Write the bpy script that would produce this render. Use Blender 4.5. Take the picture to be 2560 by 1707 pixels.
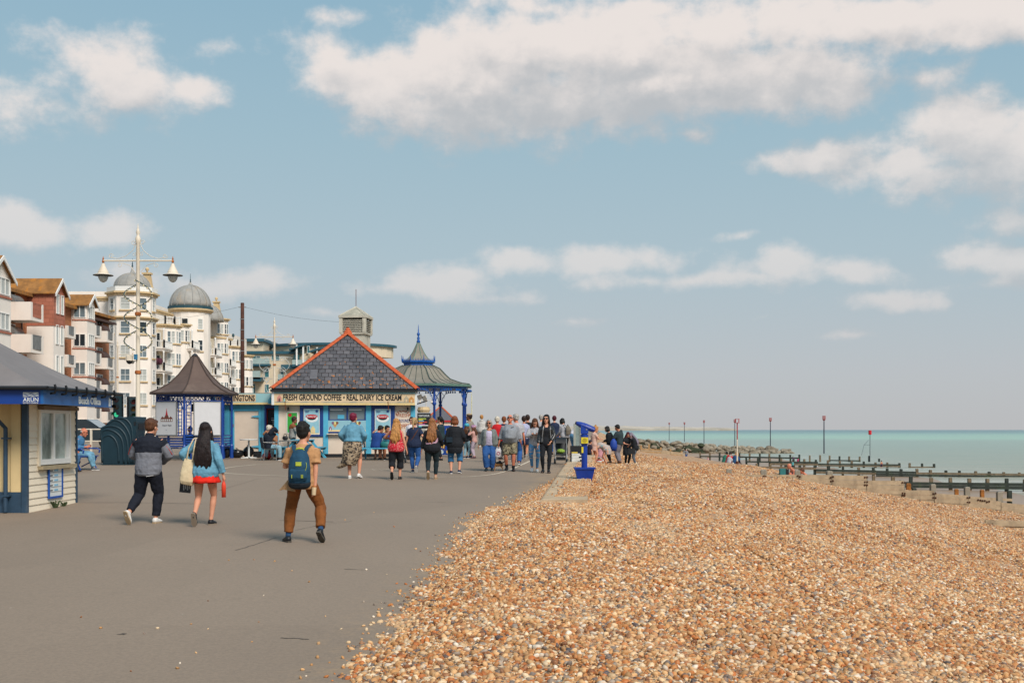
import bpy, math, random
import numpy as np
from mathutils import Vector, Matrix, noise as mnoise
for _o in list(bpy.data.objects): bpy.data.objects.remove(_o)
S = bpy.context.scene
COL = S.collection
R = math.radians
F = 2844.0; HZ = 1074.0; CAMZ = 1.9; SLOPE = 0.018

# ---------------------------------------------------------------- camera
cam_d = bpy.data.cameras.new('camera'); cam = bpy.data.objects.new('camera', cam_d); COL.objects.link(cam)
cam.location = (0, 0, CAMZ); cam.rotation_euler = (R(90), 0, 0)
cam_d.sensor_width = 36; cam_d.lens = 36*F/2560
cam_d.shift_y = (HZ-853.5)/2560
cam_d.clip_start = .1; cam_d.clip_end = 60000
S.camera = cam

# ---------------------------------------------------------------- light
SUN_EL, SUN_AZ = R(43), R(147)          # azimuth clockwise from +Y (view direction): behind, to the right
EXPOSURE = -0.16
S.view_settings.view_transform = 'Standard'; S.view_settings.look = 'None'
S.view_settings.gamma = 1; S.view_settings.exposure = EXPOSURE; S.view_settings.use_curve_mapping = False
S.render.film_transparent = False
S.cycles.use_denoising = True
S.cycles.max_bounces = 6; S.cycles.diffuse_bounces = 3; S.cycles.glossy_bounces = 3; S.cycles.transmission_bounces = 4
S.cycles.caustics_reflective = False; S.cycles.caustics_refractive = False
sun_d = bpy.data.lights.new('sun', 'SUN'); sun = bpy.data.objects.new('sun', sun_d); COL.objects.link(sun)
sun_d.energy = 4.3; sun_d.angle = R(24); sun_d.color = (1, .92, .83)
_sd = Vector((math.sin(SUN_AZ)*math.cos(SUN_EL), math.cos(SUN_AZ)*math.cos(SUN_EL), math.sin(SUN_EL)))
sun.rotation_euler = (-_sd).to_track_quat('-Z', 'Y').to_euler()

world = bpy.data.worlds.new('World'); S.world = world; world.use_nodes = True
def lin(c):
    """sRGB 0-255 tuple or hex string -> linear rgba"""
    if isinstance(c, str):
        c = c.lstrip('#'); c = tuple(int(c[i:i+2], 16) for i in (0, 2, 4))
    o = []
    for v in c[:3]:
        v /= 255.0
        o.append(v/12.92 if v <= .04045 else ((v+.055)/1.055)**2.4)
    return (*o, 1.0)
class NT:
    """small node-tree writer"""
    def __init__(s, t): s.t = t
    def n(s, typ, **kw):
        nd = s.t.nodes.new(typ)
        for k, v in kw.items():
            if k == 'i':
                for kk, vv in v.items():
                    sk = nd.inputs[kk]
                    if isinstance(vv, bpy.types.NodeSocket): s.t.links.new(vv, sk)
                    else: sk.default_value = vv
            else: setattr(nd, k, v)
        return nd
    def l(s, a, b): s.t.links.new(a, b)
    def math(s, op, a, b=0.0, c=None, clamp=False):
        nd = s.t.nodes.new('ShaderNodeMath'); nd.operation = op; nd.use_clamp = clamp
        for k, v in enumerate((a, b, c)):
            if v is None: continue
            if isinstance(v, bpy.types.NodeSocket): s.t.links.new(v, nd.inputs[k])
            else: nd.inputs[k].default_value = v
        return nd.outputs[0]
    def vmath(s, op, a, b=None, c=None):
        nd = s.t.nodes.new('ShaderNodeVectorMath'); nd.operation = op
        for k, v in enumerate((a, b, c)):
            if v is None: continue
            if isinstance(v, bpy.types.NodeSocket): s.t.links.new(v, nd.inputs[k])
            else: nd.inputs[k].default_value = v
        return nd.outputs['Value'] if op in ('LENGTH', 'DOT_PRODUCT') else nd.outputs[0]
    def mix(s, fac, a, b, blend='MIX'):
        nd = s.t.nodes.new('ShaderNodeMix'); nd.data_type = 'RGBA'; nd.blend_type = blend; nd.clamp_factor = True
        for k, v in ((0, fac), (6, a), (7, b)):
            if isinstance(v, bpy.types.NodeSocket): s.t.links.new(v, nd.inputs[k])
            else: nd.inputs[k].default_value = v
        return nd.outputs[2]
    def smooth(s, v, lo, hi, a=0.0, b=1.0):
        nd = s.t.nodes.new('ShaderNodeMapRange'); nd.interpolation_type = 'SMOOTHSTEP'
        s.t.links.new(v, nd.inputs[0])
        for k, x in zip((1, 2, 3, 4), (lo, hi, a, b)): nd.inputs[k].default_value = x
        return nd.outputs[0]
    def ramp(s, v, stops, interp='LINEAR'):
        nd = s.t.nodes.new('ShaderNodeValToRGB'); cr = nd.color_ramp; cr.interpolation = interp
        while len(cr.elements) < len(stops): cr.elements.new(.5)
        for e, (p, c) in zip(cr.elements, stops): e.position = p; e.color = c
        s.t.links.new(v, nd.inputs[0]); return nd.outputs[0]

# clouds: (cx, cy, rx, ry, weight) as seen on the sky, turned into azimuth / elevation
CL = [(240,150,170,95,.85),(330,190,130,70,1.0),(430,205,110,48,1.0),(80,235,130,60,.62),(250,265,110,60,.45),(170,105,130,60,.5),(465,98,70,44,.4),
 (60,520,190,58,1.1),(240,528,110,48,1.05),(480,650,260,44,.9),(300,640,110,50,.8),(640,662,90,26,.7),
 (770,150,140,85,1.0),(900,185,200,105,1.25),(1060,190,270,140,1.45),(1150,120,250,120,1.4),(1400,120,340,130,1.45),(1300,250,270,95,1.25),(1040,270,210,75,1.0),
 (1480,185,350,115,1.45),(1780,185,300,95,1.4),(1900,220,170,62,1.1),(2130,175,120,36,.75),(1500,30,260,50,1.0),(1700,50,480,85,1.15),(2050,40,480,85,1.25),(2330,50,280,75,1.25),(1230,15,260,40,.8),(760,45,75,34,.5),(1580,310,60,25,.5),
 (1900,360,180,45,1.0),(2060,365,200,70,1.1),(2240,320,210,105,1.25),(2370,340,200,130,1.25),(2200,410,260,50,1.0),(2330,495,120,42,.85),
 (1010,655,170,48,1.1),(1060,632,85,36,1.1),(900,668,110,26,.8),(1150,680,130,24,.6),(1200,600,110,38,1.0),(1360,596,210,42,1.1),(1490,590,110,42,1.15),(1480,640,200,30,.8),(1600,640,110,28,.8),
 (1800,615,150,48,1.1),(1930,622,170,42,1.1),(1720,640,110,26,.8),(2230,585,120,48,1.1),(2340,595,140,44,1.0),(2320,650,150,34,.6),(2040,690,140,28,.95),(1960,775,90,14,.5),(1740,738,40,12,.45),(750,728,90,16,.5),(1310,740,90,14,.35),(1700,545,50,12,.4)]
def cloud_field():
    g = bpy.data.node_groups.new('cloud_field', 'ShaderNodeTree')
    g.interface.new_socket('p', in_out='INPUT', socket_type='NodeSocketVector')
    g.interface.new_socket('d', in_out='OUTPUT', socket_type='NodeSocketFloat')
    n = NT(g); gi = g.nodes.new('NodeGroupInput'); go = g.nodes.new('NodeGroupOutput')
    p = gi.outputs[0]
    nz = n.n('ShaderNodeTexNoise', i={'Vector': p, 'Scale': 13.0, 'Detail': 2.0, 'Roughness': .5})
    warp = n.vmath('MULTIPLY_ADD', n.vmath('SUBTRACT', nz.outputs['Color'], (.5, .5, .5)), (.045, .03, 0), p)
    best = None
    k = 1.0884/F
    for cx, cy, rx, ry, w in CL:
        az = math.atan((cx*1.0884-1280)/F); el = math.atan((HZ-cy*1.0884)/F*math.cos(az))
        q = n.vmath('MULTIPLY', n.vmath('SUBTRACT', warp, (az, el, 0)), (1/(rx*k), 1/(ry*k), 0))
        d = n.math('MULTIPLY_ADD', n.vmath('LENGTH', q), -w*.9, w)
        best = d if best is None else n.n('ShaderNodeMath', operation='SMOOTH_MAX', i={0: best, 1: d, 2: .25}).outputs[0]
    # the sky outside the picture carries ordinary scattered cloud too
    p2 = n.vmath('MULTIPLY', p, (1.6, 4.0, 1))
    far = n.n('ShaderNodeTexNoise', i={'Vector': p2, 'Scale': 1.3, 'Detail': 3.0, 'Roughness': .5})
    xyz = n.n('ShaderNodeSeparateXYZ', i={0: p})
    outside = n.math('MAXIMUM', n.smooth(n.math('ABSOLUTE', xyz.outputs[0]), .47, .75), n.smooth(xyz.outputs[1], .42, .6))
    gen = n.math('MULTIPLY', n.math('MULTIPLY_ADD', far.outputs[0], 5.0, -2.6), outside)
    best = n.math('MAXIMUM', best, n.math('ADD', gen, n.math('MULTIPLY_ADD', outside, 3.0, -3.0)))
    fb = n.n('ShaderNodeTexNoise', i={'Vector': n.vmath('MULTIPLY', p, (1, 1.25, 1)), 'Scale': 20.0, 'Detail': 10.0, 'Roughness': .6})
    d = n.math('MULTIPLY_ADD', n.math('SUBTRACT', fb.outputs[0], .5), 2.1, best)
    n.l(d, go.inputs[0])
    return g
def make_world():
    t = world.node_tree
    for nd in list(t.nodes): t.nodes.remove(nd)
    n = NT(t)
    tc = n.n('ShaderNodeTexCoord')
    s = n.n('ShaderNodeSeparateXYZ', i={0: tc.outputs['Generated']})
    az = n.math('ARCTAN2', s.outputs[0], s.outputs[1]); el = n.math('ARCSINE', s.outputs[2])
    p = n.n('ShaderNodeCombineXYZ', i={0: az, 1: el, 2: 0.0}).outputs[0]
    sky = n.n('ShaderNodeTexSky', sky_type='NISHITA'); sky.sun_disc = False
    sky.sun_elevation = SUN_EL; sky.sun_rotation = SUN_AZ; sky.air_density = 1.0; sky.dust_density = 1.5; sky.ozone_density = 2.0; sky.altitude = 5
    G = cloud_field()
    c1 = n.n('ShaderNodeGroup', node_tree=G, i={0: p}).outputs[0]
    c2 = n.n('ShaderNodeGroup', node_tree=G, i={0: n.vmath('ADD', p, (-.004, .016, 0))}).outputs[0]
    c3 = n.n('ShaderNodeGroup', node_tree=G, i={0: n.vmath('ADD', p, (-.01, .05, 0))}).outputs[0]
    mask = n.math('MULTIPLY', n.smooth(c1, .02, .8, 0, .96), n.smooth(el, .06, .33, .52, 1.0))
    lit = n.math('ADD', n.math('MULTIPLY', n.math('SUBTRACT', c1, c2), .55), n.math('MULTIPLY', n.math('SUBTRACT', c1, c3), .55))
    lit = n.math('ADD', lit, n.math('MULTIPLY', n.smooth(c1, .45, 1.3), -.42))
    lit = n.smooth(lit, -.62, .55)
    lowband = n.smooth(el, .0, .16, 1, 0)
    ccol = n.mix(lit, lin((188, 190, 193)), lin((236, 227, 222)))
    ccol = n.mix(n.math('MULTIPLY', lowband, .7), ccol, lin((205, 197, 196)))
    # the air: pale lilac low down, teal-blue higher up
    grad = n.ramp(n.math('MULTIPLY', el, 2.0, clamp=True), [(0, lin((193, 194, 196))), (.10, lin((190, 195, 200))), (.30, lin((176, 196, 205))), (.50, lin((163, 192, 205))), (.80, lin((143, 182, 203))), (1, lin((130, 171, 198)))])
    K = 2**(-EXPOSURE)
    b1 = n.n('ShaderNodeBackground', i={'Color': sky.outputs[0], 'Strength': .10})
    b2 = n.n('ShaderNodeBackground', i={'Color': grad, 'Strength': K*.99})
    b3 = n.n('ShaderNodeBackground', i={'Color': ccol, 'Strength': K})
    m1 = n.n('ShaderNodeMixShader', i={0: .9, 1: b1.outputs[0], 2: b2.outputs[0]})
    m2 = n.n('ShaderNodeMixShader', i={0: n.math('MULTIPLY', mask, n.smooth(el, -.01, .05, .3, 1)), 1: m1.outputs[0], 2: b3.outputs[0]})
    out = n.n('ShaderNodeOutputWorld'); n.l(m2.outputs[0], out.inputs[0])
    world.cycles.sampling_method = 'MANUAL'; world.cycles.sample_map_resolution = 512
make_world()
# ---------------------------------------------------------------- tools
rnd = random.Random(7)
def ground(y):
    if y <= 50: return SLOPE*max(y, -20)
    t = min(y-50, 16.67)
    return .9+SLOPE*t-SLOPE*t*t/33.34
def depth(y_px):                       # how far a point of the promenade seen at this image row lies
    return 5404.0/(y_px-1022.8)
def gx(x_px, d): return (x_px-1280)*d/F
def gz(y_px, d): return CAMZ+(HZ-y_px)*d/F
_mats = {}
def mat(key, col, rough=.7, var=.12, scale=6.0, bump=0.0, bscale=40.0, spec=.4, metal=0.0, dirt=None, dirt_amt=0.0, coords='Object', trans=0.0):
    if key in _mats: return _mats[key]
    m = bpy.data.materials.new(key); m.use_nodes = True; t = m.node_tree; n = NT(t)
    b = t.nodes['Principled BSDF']; b.inputs['Roughness'].default_value = rough; b.inputs['Metallic'].default_value = metal
    b.inputs['Specular IOR Level'].default_value = spec
    c = lin(col) if not (isinstance(col, tuple) and len(col) == 4) else col
    tc = n.n('ShaderNodeTexCoord').outputs[coords]
    nz = n.n('ShaderNodeTexNoise', i={'Vector': tc, 'Scale': scale, 'Detail': 5.0, 'Roughness': .6})
    lo = tuple(x*(1-var) for x in c[:3])+(1,); hi = tuple(min(1, x*(1+var)) for x in c[:3])+(1,)
    cc = n.mix(n.smooth(nz.outputs[0], .3, .7), lo, hi)
    if dirt is not None:
        nz2 = n.n('ShaderNodeTexNoise', i={'Vector': n.vmath('MULTIPLY', tc, (1, 1, .35)), 'Scale': scale*.6, 'Detail': 7.0, 'Roughness': .7})
        cc = n.mix(n.math('MULTIPLY', n.smooth(nz2.outputs[0], .5, .68), dirt_amt), cc, lin(dirt))
    n.l(cc, b.inputs['Base Color'])
    if bump:
        nb = n.n('ShaderNodeTexNoise', i={'Vector': tc, 'Scale': bscale, 'Detail': 4.0})
        bp = n.n('ShaderNodeBump', i={'Strength': bump, 'Distance': .02, 'Height': nb.outputs[0]}); n.l(bp.outputs[0], b.inputs['Normal'])
    if trans: b.inputs['Transmission Weight'].default_value = trans
    _mats[key] = m; return m
class MB:
    """collects boxes, tubes, lathes; obj() links them as one mesh object"""
    def __init__(s): s.v = []; s.f = []
    def add(s, vs, fs):
        o = len(s.v); s.v += [tuple(p) for p in vs]; s.f += [tuple(i+o for i in f) for f in fs]; return s
    def bx(s, x0, x1, y0, y1, z0, z1, M=None):
        vs = [(x0,y0,z0),(x1,y0,z0),(x1,y1,z0),(x0,y1,z0),(x0,y0,z1),(x1,y0,z1),(x1,y1,z1),(x0,y1,z1)]
        if M is not None: vs = [M @ Vector(p) for p in vs]
        return s.add(vs, [(3,2,1,0),(4,5,6,7),(0,1,5,4),(1,2,6,5),(2,3,7,6),(3,0,4,7)])
    def beam(s, a, b, w, h=None):         # square bar between two points
        a, b = Vector(a), Vector(b); h = h or w; d = (b-a); L = d.length
        q = d.to_track_quat('Z', 'Y').to_matrix().to_4x4(); M = Matrix.Translation(a) @ q
        return s.bx(-w/2, w/2, -h/2, h/2, 0, L, M)
    def tube(s, pts, rad, n=8, cap=True, right=None):
        """rad: number or list of numbers / (rx, ry) pairs; right: the direction of rx"""
        P = [Vector(p) for p in pts]; k = len(P)
        if not isinstance(rad, (list, tuple)): rad = [rad]*k
        vs = []; ref = None
        for i in range(k):
            d = (P[min(i+1, k-1)]-P[max(i-1, 0)])
            d = d.normalized() if d.length > 1e-9 else Vector((0, 0, 1))
            if right is not None:
                e1 = Vector(right) - d*Vector(right).dot(d); e1.normalize()
            else:
                if ref is None: ref = Vector((1, 0, 0)) if abs(d.x) < .8 else Vector((0, 1, 0))
                e1 = ref-d*ref.dot(d); e1.normalize(); ref = e1
            e2 = d.cross(e1)
            r = rad[i]; rx, ry = r if isinstance(r, (tuple, list)) else (r, r)
            for j in range(n):
                a = 2*math.pi*j/n
                vs.append(P[i]+e1*(rx*math.cos(a))+e2*(ry*math.sin(a)))
        fs = [(i*n+j, i*n+(j+1) % n, (i+1)*n+(j+1) % n, (i+1)*n+j) for i in range(k-1) for j in range(n)]
        if cap: fs += [tuple(range(n-1, -1, -1)), tuple((k-1)*n+j for j in range(n))]
        return s.add(vs, fs)
    def lathe(s, prof, n=16, c=(0, 0, 0), a0=0.0, sx=1, sy=1):
        vs = []
        for r, z in prof:
            for j in range(n):
                a = a0+2*math.pi*j/n; vs.append((c[0]+sx*r*math.cos(a), c[1]+sy*r*math.sin(a), c[2]+z))
        k = len(prof)
        fs = [(i*n+j, i*n+(j+1) % n, (i+1)*n+(j+1) % n, (i+1)*n+j) for i in range(k-1) for j in range(n)]
        fs += [tuple(range(n-1, -1, -1)), tuple((k-1)*n+j for j in range(n))]
        return s.add(vs, fs)
    def ell(s, c, r, n=10, m=7, M=None):
        prof = [(math.sin(math.pi*i/m), -math.cos(math.pi*i/m)) for i in range(m+1)]
        prof[0] = (.02, -1); prof[-1] = (.02, 1)
        vs = []
        for pr, pz in prof:
            for j in range(n):
                a = 2*math.pi*j/n; p = Vector((r[0]*pr*math.cos(a), r[1]*pr*math.sin(a), r[2]*pz))
                if M is not None: p = M @ p
                vs.append(p+Vector(c))
        fs = [(i*n+j, i*n+(j+1) % n, (i+1)*n+(j+1) % n, (i+1)*n+j) for i in range(m) for j in range(n)]
        fs += [tuple(range(n-1, -1, -1)), tuple(m*n+j for j in range(n))]
        return s.add(vs, fs)
    def prism(s, poly, y0, y1):           # polygon in x,z pushed along y
        k = len(poly); vs = [(x, y0, z) for x, z in poly]+[(x, y1, z) for x, z in poly]
        fs = [tuple(range(k)), tuple(range(2*k-1, k-1, -1))]+[(i, i+k, (i+1) % k+k, (i+1) % k) for i in range(k)]
        return s.add(vs, fs)
    def plan(s, poly, z0, z1):            # polygon in x,y pushed up
        k = len(poly); vs = [(x, y, z0) for x, y in poly]+[(x, y, z1) for x, y in poly]
        fs = [tuple(range(k-1, -1, -1)), tuple(range(k, 2*k))]+[(i, (i+1) % k, (i+1) % k+k, i+k) for i in range(k)]
        return s.add(vs, fs)
    def mesh(s, name, m=None, smooth=False):
        me = bpy.data.meshes.new(name); me.from_pydata([tuple(v) for v in s.v], [], s.f); me.update()
        if m is not None: me.materials.append(m)
        if smooth: me.polygons.foreach_set('use_smooth', [True]*len(me.polygons))
        return me
    def obj(s, name, m=None, parent=None, smooth=False, loc=(0, 0, 0), rz=0.0, **kw):
        return link(name, s.mesh(name, m, smooth), parent, loc, rz, **kw)
def link(name, me, parent=None, loc=(0, 0, 0), rz=0.0, **kw):
    o = bpy.data.objects.new(name, me); COL.objects.link(o); o.location = loc; o.rotation_euler = (0, 0, rz)
    if parent is not None: o.parent = parent
    for k, v in kw.items():
        if v is not None: o[k] = v
    return o
def thing(name, label, cat, loc=(0, 0, 0), rz=0.0, group=None):
    return link(name, None, None, loc, rz, label=label, category=cat, group=group)
def copy_tree(o, parent=None, **kw):
    c = o.copy(); COL.objects.link(c)
    if parent is not None: c.parent = parent
    for k, v in kw.items(): c[k] = v
    for ch in list(o.children): copy_tree(ch, c)
    return c
FONT_JOBS = []
def text(body, m, parent, w, h, loc, rz=0.0, name='lettering', depth=.004, align='CENTER', bold=0.0, shear=0.0, rot=None):
    """lettering fitted into a box w wide and h high, standing upright and read from -y (turned by rz)"""
    rot = rot or (R(90), 0, rz); size = 1.0
    cu = bpy.data.curves.new(name, 'FONT'); cu.body = body; cu.size = size; cu.align_x = align; cu.align_y = 'CENTER'
    cu.extrude = depth; cu.offset = bold; cu.resolution_u = 2; cu.shear = shear
    cu.materials.append(m)
    o = bpy.data.objects.new(name, cu); COL.objects.link(o); o.location = loc; o.rotation_euler = rot; o['fit'] = (w, h)
    if parent is not None: o.parent = parent
    FONT_JOBS.append(o); return o
BAKE = []
def bake_all():
    bpy.context.view_layer.update()
    dg = bpy.context.evaluated_depsgraph_get()
    done = []
    for o in BAKE+FONT_JOBS:
        me = bpy.data.meshes.new_from_object(o.evaluated_get(dg)); done.append((o, me))
    for o, me in done:
        if o.type == 'FONT':
            nm = o.name; par = o.parent; mats = [x for x in o.data.materials]
            loc, rot, fit = o.location.copy(), o.rotation_euler.copy(), tuple(o['fit'])
            bpy.data.objects.remove(o)
            if not len(me.materials):
                for x in mats: me.materials.append(x)
            co = np.empty(len(me.vertices)*3); me.vertices.foreach_get('co', co); co = co.reshape(-1, 3)
            lo, hi = co.min(0), co.max(0); c = (lo+hi)/2
            co[:, 0] = (co[:, 0]-c[0])*fit[0]/(hi[0]-lo[0]); co[:, 1] = (co[:, 1]-c[1])*fit[1]/(hi[1]-lo[1])
            me.vertices.foreach_set('co', co.ravel()); me.update()
            n = link(nm, me, par, loc); n.rotation_euler = rot
        else:
            o.modifiers.clear(); o.data = me
# ---------------------------------------------------------------- land and sea
EDGE = [(-30,-1.6),(0,-1.35),(7.9,-1.17),(8.9,-1.14),(9.9,-1.05),(12.1,-.885),(15,-.78),(19.1,-.665),(20.8,-.6),(21.6,-.1),(22.4,.9),(24,1.5)]
_ey, _ex = zip(*EDGE)
def kerb_x(y): return .565+.08*(y-22) if y < 420 else .565+.08*398+.03*(y-420)
def shingle_x(y):
    if y < 24: return float(np.interp(y, _ey, _ex))
    return kerb_x(y)+(.78 if y < 41 else .3)
_UU = [-.6, 0, .25, .6, 1.5, 3.2, 5, 7, 11, 15, 19, 22]
_RR = [-.12, -.03, .06, .12, .14, .04, -.28, -.72, -1.5, -2.12, -2.65, -2.95]
def beach_z(x, y):
    u = x-shingle_x(y); g = ground(y)
    if u < 22:
        z = g+float(np.interp(u, _UU, _RR))
        if u > 4: z += .06*mnoise.noise(Vector((x*.25, y*.16, 3)))
        if u > .4: z += .05*mnoise.noise(Vector((x*.8, y*.6, 0)))+.03*mnoise.noise(Vector((x*2.3, y*1.9, 5)))
        if y < 50:
            near = max(0, min(1, (40-y)/20)); z += near*.15*max(0, min(1, (u-2)/5))
    else: z = 9
    zs = float(np.interp(u, [0, 20, 23, 28, 33, 40, 60, 90], [-2.0, -2.1, -2.45, -2.88, -3.02, -3.12, -3.6, -4.6])) + .05*mnoise.noise(Vector((x*.12, y*.07, 9)))
    t = max(0, min(1, (u-19)/3)); t = t*t*(3-2*t)
    z = z*(1-t)+zs*t if u < 22 else zs
    if y > 36 and u < 9:          # the bank dips behind its crest, where the group of people stands
        z += float(np.interp(y, [36, 40, 47, 60, 90], [0, -.2, -.52, -.55, -.5]))*float(np.interp(u, [-.1, .3, 5, 9], [0, 1, 1, 0]))
    if y > 62:
        f = min(1, (y-62)/22); f = f*f*(3-2*f); q = max(0, min(1, (y-100)/30))
        za = float(np.interp(u, [-.6, 0, 2, 4.5, 9, 13, 17, 22, 28, 36, 60, 90], [g-.15, g, g-.5, g-1.1, -.5, -1.3, -2.0, -2.6, -2.9, -3.08, -3.7, -4.6]))
        zb = float(np.interp(u, [-.6, 0, 2, 4.5, 7, 10, 16, 22, 30, 36, 60, 90], [g-.15, g, .2, -1.0, -1.9, -2.4, -2.75, -2.95, -3.02, -3.12, -3.7, -4.6]))
        zf = za*(1-q)+zb*q
        if u > 14: zf += .11*mnoise.noise(Vector((x*.11, y*.05, 9)))
        z = z*(1-f)+zf*f
    return z

PEB = [(0, '#b17642'), (.1, '#c08c57'), (.22, '#cfa473'), (.36, '#d8b88f'), (.46, '#ae8559'), (.57, '#dcc5a4'), (.645, '#b0642e'), (.73, '#7c4e31'), (.80, '#e0d3c1'), (.838, '#978a7d'), (.885, '#6a625e'), (.925, '#bb7338'), (.975, '#4a494f')]
def shingle_ramp(n, v): return n.ramp(v, [(p, lin(c)) for p, c in PEB], 'CONSTANT')
def make_pebble_mat():
    m = bpy.data.materials.new('pebble_stone'); m.use_nodes = True; n = NT(m.node_tree); b = m.node_tree.nodes['Principled BSDF']
    r = n.n('ShaderNodeObjectInfo').outputs['Random']
    tc = n.n('ShaderNodeTexCoord').outputs['Object']
    nz = n.n('ShaderNodeTexNoise', i={'Vector': tc, 'Scale': 2.2, 'Detail': 4.0})
    c = shingle_ramp(n, r)
    c = n.mix(n.smooth(nz.outputs[0], .42, .75, 0, .55), c, lin('#bd8f66'))
    v = n.math('FRACT', n.math('MULTIPLY', r, 37.7))
    c = n.mix(1.0, c, n.n('ShaderNodeCombineColor', i={0: n.smooth(v, 0, 1, .80, 1.12), 1: n.smooth(v, 0, 1, .79, 1.11), 2: n.smooth(v, 0, 1, .77, 1.09)}).outputs[0], 'MULTIPLY')
    gpos = n.n('ShaderNodeNewGeometry').outputs['Position']
    dr = n.n('ShaderNodeTexNoise', i={'Vector': n.vmath('MULTIPLY', gpos, (.8, .45, .5)), 'Scale': 1.0, 'Detail': 5.0, 'Roughness': .6})
    c = n.mix(n.smooth(dr.outputs[0], .5, .72, 0, .42), c, lin('#a9774b')); c = n.mix(n.smooth(dr.outputs[0], .5, .3, 0, .35), c, lin('#d0b48f'))
    n.l(c, b.inputs['Base Color']); b.inputs['Roughness'].default_value = .62; b.inputs['Specular IOR Level'].default_value = .35
    return m
def make_shingle_mat():
    m = bpy.data.materials.new('shingle_bed'); m.use_nodes = True; n = NT(m.node_tree); b = m.node_tree.nodes['Principled BSDF']
    tc = n.n('ShaderNodeTexCoord').outputs['Object']
    wn = n.n('ShaderNodeTexNoise', i={'Vector': tc, 'Scale': 9.0, 'Detail': 2.0})
    p = n.vmath('MULTIPLY_ADD', wn.outputs['Color'], (.05, .05, .05), tc)
    v1 = n.n('ShaderNodeTexVoronoi', i={'Vector': p, 'Scale': 26.0})
    v2 = n.n('ShaderNodeTexVoronoi', i={'Vector': p, 'Scale': 11.0})
    c1 = shingle_ramp(n, n.n('ShaderNodeSeparateColor', i={0: v1.outputs['Color']}).outputs[0])
    c2 = shingle_ramp(n, n.n('ShaderNodeSeparateColor', i={0: v2.outputs['Color']}).outputs[0])
    c = n.mix(.4, c1, c2)
    big = n.n('ShaderNodeTexNoise', i={'Vector': n.vmath('MULTIPLY', tc, (.7, .35, 1)), 'Scale': .9, 'Detail': 6.0, 'Roughness': .65})
    c = n.mix(n.smooth(big.outputs[0], .35, .7, 0, .5), c, lin('#c29e7c'))
    # pale sand, then wet darker sand, lower down the beach (heights, in metres)
    z = n.n('ShaderNodeSeparateXYZ', i={0: tc}).outputs[2]
    zz = n.math('MULTIPLY_ADD', big.outputs[0], .5, z)
    c = n.mix(n.smooth(zz, -1.7, -2.0), c, lin('#b5926f'))
    c = n.mix(n.smooth(zz, -2.35, -2.6), c, lin('#957a60'))
    n.l(c, b.inputs['Base Color'])
    n.l(n.smooth(zz, -2.3, -2.65, .8, .38), b.inputs['Roughness'])
    h = n.math('SUBTRACT', 1.0, n.math('MULTIPLY', v1.outputs['Distance'], 1.6))
    bp = n.n('ShaderNodeBump', i={'Distance': .03, 'Height': h}); n.l(n.smooth(zz, -2.1, -1.8, .02, .9), bp.inputs['Strength'])
    n.l(bp.outputs[0], b.inputs['Normal'])
    return m
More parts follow.
